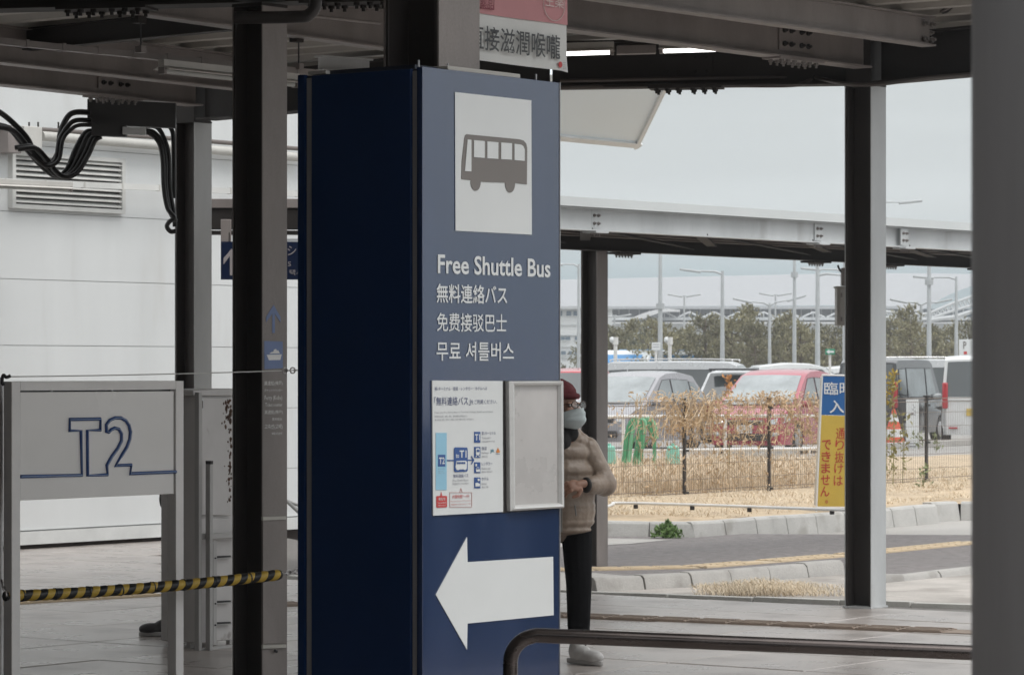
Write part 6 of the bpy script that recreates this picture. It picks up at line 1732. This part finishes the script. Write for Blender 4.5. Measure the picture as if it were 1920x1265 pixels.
def hand(c, d, up, s=1.0, curl=.9, side=1):
    """palm at c, fingers along d curling towards -up; thumb on the side"""
    d = Vector(d).normalized(); up = Vector(up).normalized(); sd_ = d.cross(up).normalized() * side; out_ = []
    c = Vector(c)
    out_.append(('e', c + d * .035 * s, (.016 * s, .044 * s, .038 * s), Matrix((up, d, sd_)).transposed()))
    out_.append(('c', c - d * .03 * s, c + d * .02 * s, .022 * s, .022 * s))
    for k, (ln, off) in enumerate(((.070, -.030), (.078, -.010), (.072, .011), (.056, .030))):
        p = c + d * .070 * s + sd_ * off * s; dd_ = d.copy(); r = .0092 * s * (1 - .06 * abs(k - 1)); a = 0
        for f in (.42, .33, .25):
            a += curl * .75; dd_ = (d * math.cos(a) - up * math.sin(a)).normalized(); q = p + dd_ * ln * f * s
            out_.append(('c', p, q, r, r * .92)); p = q; r *= .92
    p = c + sd_ * -.034 * s + d * .012 * s; q = p + (d * .7 - sd_ * .55 - up * .5).normalized() * .034 * s; e = q + (d * .9 - up * .5 + sd_ * .1).normalized() * .028 * s
    out_ += [('c', p, q, .013 * s, .011 * s), ('c', q, e, .011 * s, .009 * s)]
    return out_
bodyp += hand(X(.105, -.205, 1.015), (-.80, -.45, -.12), (.1, -.8, .55), 1.02, .85, 1)
bodyp += hand(X(-.09, -.215, .995), (.85, -.3, .0), (.1, -.8, .5), 1.02, .85, -1)
blob('body', bodyp, SKIN, per, .0045, 3)
# jacket: puffed quilted torso
jp = []
n = 5
for k in range(n):
    z = 1.185 - k * .098; wd_ = .175 + .022 * math.sin(k / (n - 1) * math.pi); dp_ = .135 + .03 * math.sin(k / (n - 1) * math.pi)
    jp.append(('e', X(0, .01, z), (wd_ + .006, dp_ + .004, .080), None)); 
jp = [p if p[0] == 'c' else (p[0], p[1], p[2]) for p in jp]
jp += [('e', X(0, .01, .98), (.196, .158, .30)), ('e', X(0, .01, .86), (.196, .160, .15)), ('c', X(-.10, .015, 1.235), X(.10, .015, 1.235), .07, .07), ('e', X(0, .01, .755), (.178, .145, .035)), ('e', X(0, .01, .80), (.192, .155, .05))]
for s_ in (-1, 1):
    a, b, c = X(.145 * s_, .02, 1.205), X(.245 * s_, .005, 1.01), X(.16 * s_, -.145, 1.012)
    for k in range(3): q = a.lerp(b, (k + .5) / 3); jp.append(('e', q, (.080 - .003 * k, .077, .066), Matrix.Rotation(s_ * R_(25), 3, 'Y')))
    jp.append(('c', a, b, .073, .068)); jp.append(('e', b, (.07, .075, .07)))
    for k in range(3): q = b.lerp(c, (k + .55) / 3); jp.append(('e', q, (.048, .058 - .005 * k, .062 - .006 * k), Matrix.Rotation(s_ * R_(-50), 3, 'Z')))
    jp.append(('c', b, c, .061, .047))
for k in range(10):
    a = k * math.pi * 2 / 10; jp.append(('e', X(.082 * math.cos(a), .018 + .078 * math.sin(a), 1.285), (.042, .042, .045)))
jk = blob('puffer_jacket', jp, JKT, per, .006, 3)
for k in range(5):      # quilting seams over the front
    z = 1.165 - k * .085; a0 = -150; 
    pts = [X(.178 * math.cos(R_(t)) * (1 + .1 * math.sin(k / 4 * math.pi)), .01 + .150 * math.sin(R_(t)) * (1 + .14 * math.sin(k / 4 * math.pi)), z - .0) for t in range(-165, -10, 12)]
MB().tube([X(.0, -.158 - .010 * math.sin((1.2 - z) * 7), z) for z in [1.25 - .05 * k for k in range(11)]], .0055, 6).build('zip', mat('zip metal', (.25, .24, .23), .35, .6), jk)
MB().box(X(.008, -.172, 1.205), (.010, .008, .03)).build('zip_pull', mat('zip pull', (.5, .5, .5), .3, .8), jk)
MB().tube([X(.075, -.168, .90), X(.082, -.165, .84)], .005, 6).build('pocket_zip', MATS['zip metal'], jk)
blob('sleeve_lining', [('e', X(.138, -.178, 1.012), (.040, .022, .046), Matrix.Rotation(R_(-45), 3, 'Z')), ('e', X(-.148, -.162, 1.0), (.030, .018, .040), Matrix.Rotation(R_(45), 3, 'Z'))][:1], JKTD, per, .006, 2)
blob('scarf', [('c', X(-.05, -.04, 1.30), X(.05, -.05, 1.295), .05, .05), ('e', X(.0, -.085, 1.25), (.055, .05, .07)), ('c', X(0, .02, 1.29), X(0, .02, 1.34), .068, .06)], SCARF, per, .006, 3)
# trousers
blob('trousers', [('c', X(-.05, .015, .82), X(.05, .015, .82), .128, .128), ('c', X(.085, .015, .80), X(.10, .0, .45), .093, .074), ('c', X(.10, .0, .45), X(.10, .03, .145), .074, .062),
     ('c', X(-.085, .015, .80), X(-.10, -.01, .45), .093, .074), ('c', X(-.10, -.01, .45), X(-.11, .02, .145), .074, .062),
     ('e', X(.10, .02, .13), (.066, .066, .03)), ('e', X(-.11, .01, .13), (.066, .066, .03)), ('e', X(.10, .02, .22), (.066, .068, .03))], TRS, per, .007, 3)
def shoe(par, x, y, yaw_, m=SHOEW):
    Rz = Matrix.Rotation(yaw_, 3, 'Z'); S_ = lambda a, b, c: X(x, y, 0) + Rz @ Vector((a, b, c))
    sh = blob('shoe', [('e', S_(0, .0, .060), (.044, .080, .050), Rz), ('e', S_(0, -.09, .048), (.047, .080, .038), Rz), ('e', S_(0, .045, .075), (.041, .048, .06), Rz), ('c', S_(0, .03, .09), S_(0, .03, .115), .036, .038)], m, par, .006, 3)
    so_ = MB(); ol = [(.034 * math.sin(t) * (1.25 if math.cos(t) > 0 else 1) , -.025 - .145 * math.cos(t)) for t in [k * 2 * math.pi / 20 for k in range(20)]]
    so_.prism([S_(a, b, .004) for a, b in ol], (0, 0, .028)).build('sole', SOLE, sh, bevel=.006)
    for k in range(4): MB().tube([S_(-.02, -.045 - .018 * k, .082 - .006 * k), S_(.02, -.045 - .018 * k, .082 - .006 * k)], .0035, 5).build('lace', SOLE, sh)
shoe(per, .115, -.03, R_(42)); shoe(per, -.12, -.02, R_(-10))
# beanie
blob('beanie', [('e', H_(0, .025, .072), (.084, .100, .078), HR), ('e', H_(0, .035, .112), (.07, .08, .055), HR), ('c', H_(-.03, .02, .07), H_(.03, .02, .07), .082, .082)], BEAN, per, .006, 4)
bn_ = MB(); prs = [H_(.088 * math.cos(t), .018 + .106 * math.sin(t), .066 + .018 * math.sin(t)) for t in [k * 2 * math.pi / 24 for k in range(25)]]
bn_.tube(prs, .017, 8).build('beanie_cuff', BEAN, per, smooth=80)
# mask: curved sheet with pleats
mk = MB(); nu, nv = 14, 9
for sg_ in (0, 1):
    for j in range(nv + 1):
        for i in range(nu + 1):
            a = (i / nu - .5) * 2; v_ = j / nv
            ang = a * R_(74); z = -.024 - v_ * .112 + (.018 * a * a * (1 if v_ > .5 else -1) * (abs(v_ - .5) * 2))
            rr = .112 - .006 * math.sin(v_ * math.pi * 6) * .5 + .018 * math.exp(-(a / .25) ** 2) * (1 - v_) + .012 * math.sin(v_ * math.pi)
            if v_ > .75: rr -= (v_ - .75) * .14
            mk.v.append(H_(.72 * rr * math.sin(ang), .0 - rr * math.cos(ang) * 1.08 - .0 - sg_ * -.003, z))
T = (nu + 1) * (nv + 1)
for j in range(nv):
    for i in range(nu):
        a = j * (nu + 1) + i; mk.f += [[a, a + 1, a + nu + 2, a + nu + 1], [a + T, a + T + nu + 1, a + T + nu + 2, a + T + 1]]
mk.build('face_mask', MASK, per, smooth=80)
for s_ in (-1, 1):
    for z in (-.02, -.115): MB().tube([H_(s_ * .076, -.035, z), H_(s_ * .079, .0, -.015 + z * .2)], .0016, 5).build('mask_loop', MASK, per)
gl = mat('glasses frame', (.08, .06, .05), .2, .7); GLN = mat('spectacle lens', (.45, .47, .47), .05, 0, .02, 2, alpha=.35, spec=1.0)
for s_ in (-1, 1):
    pts = [H_(s_ * .036 + .027 * math.cos(t), -.118 + .004 * abs(math.cos(t)), -.004 + .020 * math.sin(t)) for t in [k * 2 * math.pi / 16 for k in range(17)]]
    g_ = MB().tube(pts, .0026, 6).build('glasses_rim', gl, per); MB().poly([p for p in pts[:16]]).build('lens', GLN, g_)
    MB().tube([H_(s_ * .063, -.114, .002), H_(s_ * .082, -.05, .004), H_(s_ * .078, .012, .0)], .0024, 6).build('glasses_temple', gl, per)
MB().tube([H_(-.010, -.120, .0), H_(0, -.124, .004), H_(.010, -.120, .0)], .0022, 6).build('glasses_bridge', gl, per)
for s_ in (-1, 1): 
    e_ = MB().ell(H_(s_ * .035, -.082, -.002), (.014, .008, .008), 12, 8, HR).build('eye', mat('eye', (.5, .48, .46), .2), per, smooth=80); MB().ell(H_(s_ * .035, -.088, -.002), (.006, .004, .006), 10, 6, HR).build('iris', BLK, e_, smooth=80)
MB().tube([H_(s * .078, .0, .0) + Vector((0, 0, -.0)) for s in (1, 1)], .001, 4)
# walking person behind the terminal sign
wY = 20.9; wx_ = (352 - 960) / F * wY
wk = thing('person', 'person walking left in dark clothes and dark trainers, mostly behind the terminal sign', 'person', (wx_, wY, 0))
M = WM[wk.name]; X = lambda x, y, z: M @ Vector((x, y, z))
DKC = mat('dark coat', (.016, .015, .016), .8, 0, .2, 15, .3, 40); HAIR = mat('dark hair', (.02, .016, .014), .6, 0, .3, 60)
blob('body', [('e', X(-.02, 0, 1.40), (.088, .07, .10)), ('c', X(-.105, 0, 1.40), X(-.118, 0, 1.375), .008, .012), ('c', X(0, 0, 1.2), X(-.01, 0, 1.33), .05, .048), ('c', X(0, 0, 1.17), X(0, 0, .84), .12, .11),
     ('c', X(0, -.15, 1.15), X(-.05, -.19, .92), .04, .034), ('c', X(-.05, -.19, .92), X(.0, -.19, .74), .033, .024), ('c', X(0, .15, 1.15), X(.06, .18, .92), .04, .034), ('c', X(.06, .18, .92), X(.10, .17, .71), .033, .024),
     ('c', X(0, -.07, .78), X(-.07, -.07, .42), .07, .045), ('c', X(-.07, -.07, .42), X(-.10, -.06, .08), .04, .03), ('c', X(0, .07, .78), X(.05, .07, .42), .07, .045), ('c', X(.05, .07, .42), X(.12, .06, .09), .04, .03)]
     + hand(X(.0, -.19, .735), (-.0, .0, -1), (1, 0, 0), 1, .3) + hand(X(.10, .17, .705), (.1, .0, -1), (1, 0, 0), 1, .3), SKIN, wk, .007, 3)
blob('coat', [('c', X(0, -.11, 1.17), X(0, .11, 1.17), .085, .085), ('c', X(0, 0, 1.12), X(0, 0, .80), .165, .15), ('c', X(0, -.155, 1.15), X(-.05, -.195, .92), .062, .055), ('c', X(-.05, -.195, .92), X(.0, -.19, .76), .052, .042),
     ('c', X(0, .155, 1.15), X(.06, .185, .92), .062, .055), ('c', X(.06, .185, .92), X(.10, .17, .745), .052, .042), ('c', X(0, 0, 1.22), X(-.01, 0, 1.27), .07, .065)], DKC, wk, .009, 3)
blob('trousers', [('c', X(0, -.05, .80), X(0, .05, .80), .13, .13), ('c', X(-.01, -.07, .78), X(-.06, -.07, .42), .095, .07), ('c', X(-.06, -.07, .42), X(-.09, -.06, .13), .068, .058), ('c', X(.01, .07, .78), X(.05, .07, .42), .095, .07), ('c', X(.05, .07, .42), X(.11, .06, .14), .068, .055)], TRS, wk, .009, 3)
blob('hair', [('e', X(.005, 0, 1.425), (.098, .08, .092)), ('e', X(.05, 0, 1.37), (.06, .07, .08))], HAIR, wk, .008, 3)
shoe(wk, -.13, -.06, R_(-90), mat('dark trainer', (.05, .048, .05), .6)); shoe(wk, .09, .06, R_(-86), MATS['dark trainer'])
blob('shoulder_bag', [('e', X(-.10, -.235, .86), (.055, .035, .085)), ('c', X(-.06, -.21, .95), X(.02, -.13, 1.2), .008, .008)], BLACKP, wk, .007, 2)

# bicycle parked behind the ferry column
bw = thing('bicycle', 'white bicycle parked against the white wall, its front showing right of the ferry column', 'bicycle', (P(556, 0, 29.5).x, 29.5, 0), R_(205))
M = WM[bw.name]; X = lambda x, y, z: M @ Vector((x, y, z)); BWH = mat('bicycle white', (.55, .55, .54), .3); 
for x in (.52, -.52):
    wl = MB().tube([X(x + .31 * math.cos(t), 0, .33 + .31 * math.sin(t)) for t in [k * 2 * math.pi / 32 for k in range(33)]], .018, 8).build('wheel', TYRE, bw, smooth=80)
    MB().cyl(X(x, -.03, .33), X(x, .03, .33), .02, n=10).build('hub', CHR, wl)
    for k in range(14):
        t = k * math.pi / 7; MB().cyl(X(x, 0, .33), X(x + .3 * math.cos(t), 0, .33 + .3 * math.sin(t)), .0015, n=4).build('spoke', CHR, wl)
    MB().tube([X(x + .345 * math.cos(t), 0, .33 + .345 * math.sin(t)) for t in [R_(20) + k * math.pi * .8 / 16 for k in range(17)]], .02, 6).build('mudguard', BWH, bw)
for a, b, r in (((.52, 0, .33), (.36, 0, .92), .014), ((.40, 0, .78), (-.12, 0, .32), .018), ((-.12, 0, .32), (-.24, 0, .78), .015), ((-.24, 0, .70), (-.52, 0, .33), .010), ((-.12, 0, .32), (-.52, 0, .33), .010), ((.38, 0, .62), (-.14, 0, .42), .014)):
    MB().cyl(X(*a), X(*b), r, n=10).build('frame_tube', BWH, bw, smooth=50)
MB().tube(bez([X(.20, -.28, .98), X(.34, -.22, 1.02), X(.38, 0, .96), X(.34, .22, 1.02), X(.20, .28, .98)], 5), .011, 8).build('handlebar', CHR, bw, smooth=60)
MB().box(X(-.26, 0, .82), (.24, .12, .05)).build('saddle', BLACKP, bw, bevel=.02)
bk = MB().box(X(.60, 0, .80), (.30, .26, .02)).build('basket_floor', CHR, bw)
for k in range(9):
    for y in (-.13, .13): MB().cyl(X(.46 + k * .034, y, .79), X(.46 + k * .036, y * 1.1, 1.0), .003, n=5).build('basket_wire', CHR, bw)
for z in (.85, .92, 1.0): MB().tube([X(.45, -.14, z), X(.77, -.14, z), X(.77, .14, z), X(.45, .14, z), X(.45, -.14, z)], .004, 5).build('basket_wire', CHR, bw)

# ================================================================== ADDED UNSEEN BLOCKS BEHIND AND LEFT OF THE CAMERA (they shade the shelter)
def mass(name, label, c, sx, sy, h):
    t = thing(name, label, 'building', (c.x, c.y, 0))
    MB().box(Vector((c.x, c.y, h / 2 - .05)), (sx, sy, h + .1), (DR, PN, UP)).build('wall', DK, t)
    for i in range(int(sx / 4)):
        for s_ in (-1, 1):
            q = c + DR * (-sx / 2 + 2 + i * 4) + PN * s_ * (sy / 2 + .01)
            MB().box(Vector((q.x, q.y, 2.2)), (2.6, .04, 2.6), (DR, PN, UP)).build('window', TGL, t)
mass('rear_shade_block', 'added dark block shading the shelter from behind the camera', DR * -19.5 + PN * 0, 9, 50, 9)
mass('left_shade_block', 'added dark block shading the near left beyond the frame', DR * -.7 + PN * -15.2, 25, 5, 3.9)

# unseen roof added over the camera to keep sky light off the shelter
cr = thing('camera_shade_roof', 'added broad dark roof shading the camera side, out of the frame', 'roof', tuple(DR * -4 + PN * 4))
MB().box(DR * -7.2 + PN * 3.7 + UP * 4.1, (15, 17, .3), (DR, PN, UP)).build('roof_slab', DK, cr)
for a_, b_ in ((-12, 11.8), (.1, 11.8), (-12, -4)):
    MB().box(DR * a_ + PN * b_ + UP * 1.97, (.4, .4, 3.94), (DR, PN, UP)).build('pillar', DK, cr)
mass('right_shade_block', 'added dark block holding off light to the right of the camera', DR * -6 + PN * 14.5, 14, 4, 4)  # added unseen mass, blocks light from the right

# unseen hedge on the right, added to darken the sign's lower reflection
hd = thing('reflection_hedge', 'dark clipped hedge beside the bus lane, right of the frame', 'hedge', (9, 14, 0))
random.seed(77)
HG = mat('dark hedge', (.018, .024, .012), .9, 0, .4, 9)
a_, b_ = Vector((6.8, 7.5, 0)), Vector((13.5, 24, 0)); d_ = (b_ - a_).normalized(); s_ = Vector((-d_.y, d_.x, 0))
MB().box((a_ + b_) / 2 + UP * .62, ((b_ - a_).length, 1.0, 1.25), (d_, s_, UP)).build('hedge_core', HG, hd)
pts = [a_.lerp(b_, random.random()) + s_ * random.uniform(-.55, .55) + UP * random.choice((random.uniform(0, 1.3), 1.27)) for _ in range(5000)]
o = leafcloud('foliage', [p - Vector((9, 14, 0)) for p in pts], .09, HG, kind=None); o.parent = hd
# thin daytime haze
hz = MB().box((0, 190, 13), (900, 520, 29)).build('haze', mat('haze air', (1, 1, 1)))
m_ = MATS['haze air']; nt_ = m_.node_tree; nt_.nodes.clear(); o_ = nt_.nodes.new('ShaderNodeOutputMaterial'); v_ = nt_.nodes.new('ShaderNodeVolumePrincipled')
v_.inputs['Color'].default_value = (.93, .96, 1, 1); v_.inputs['Density'].default_value = .0010; v_.inputs['Anisotropy'].default_value = .2
nt_.links.new(v_.outputs[0], o_.inputs['Volume']); hz['kind'] = 'stuff'
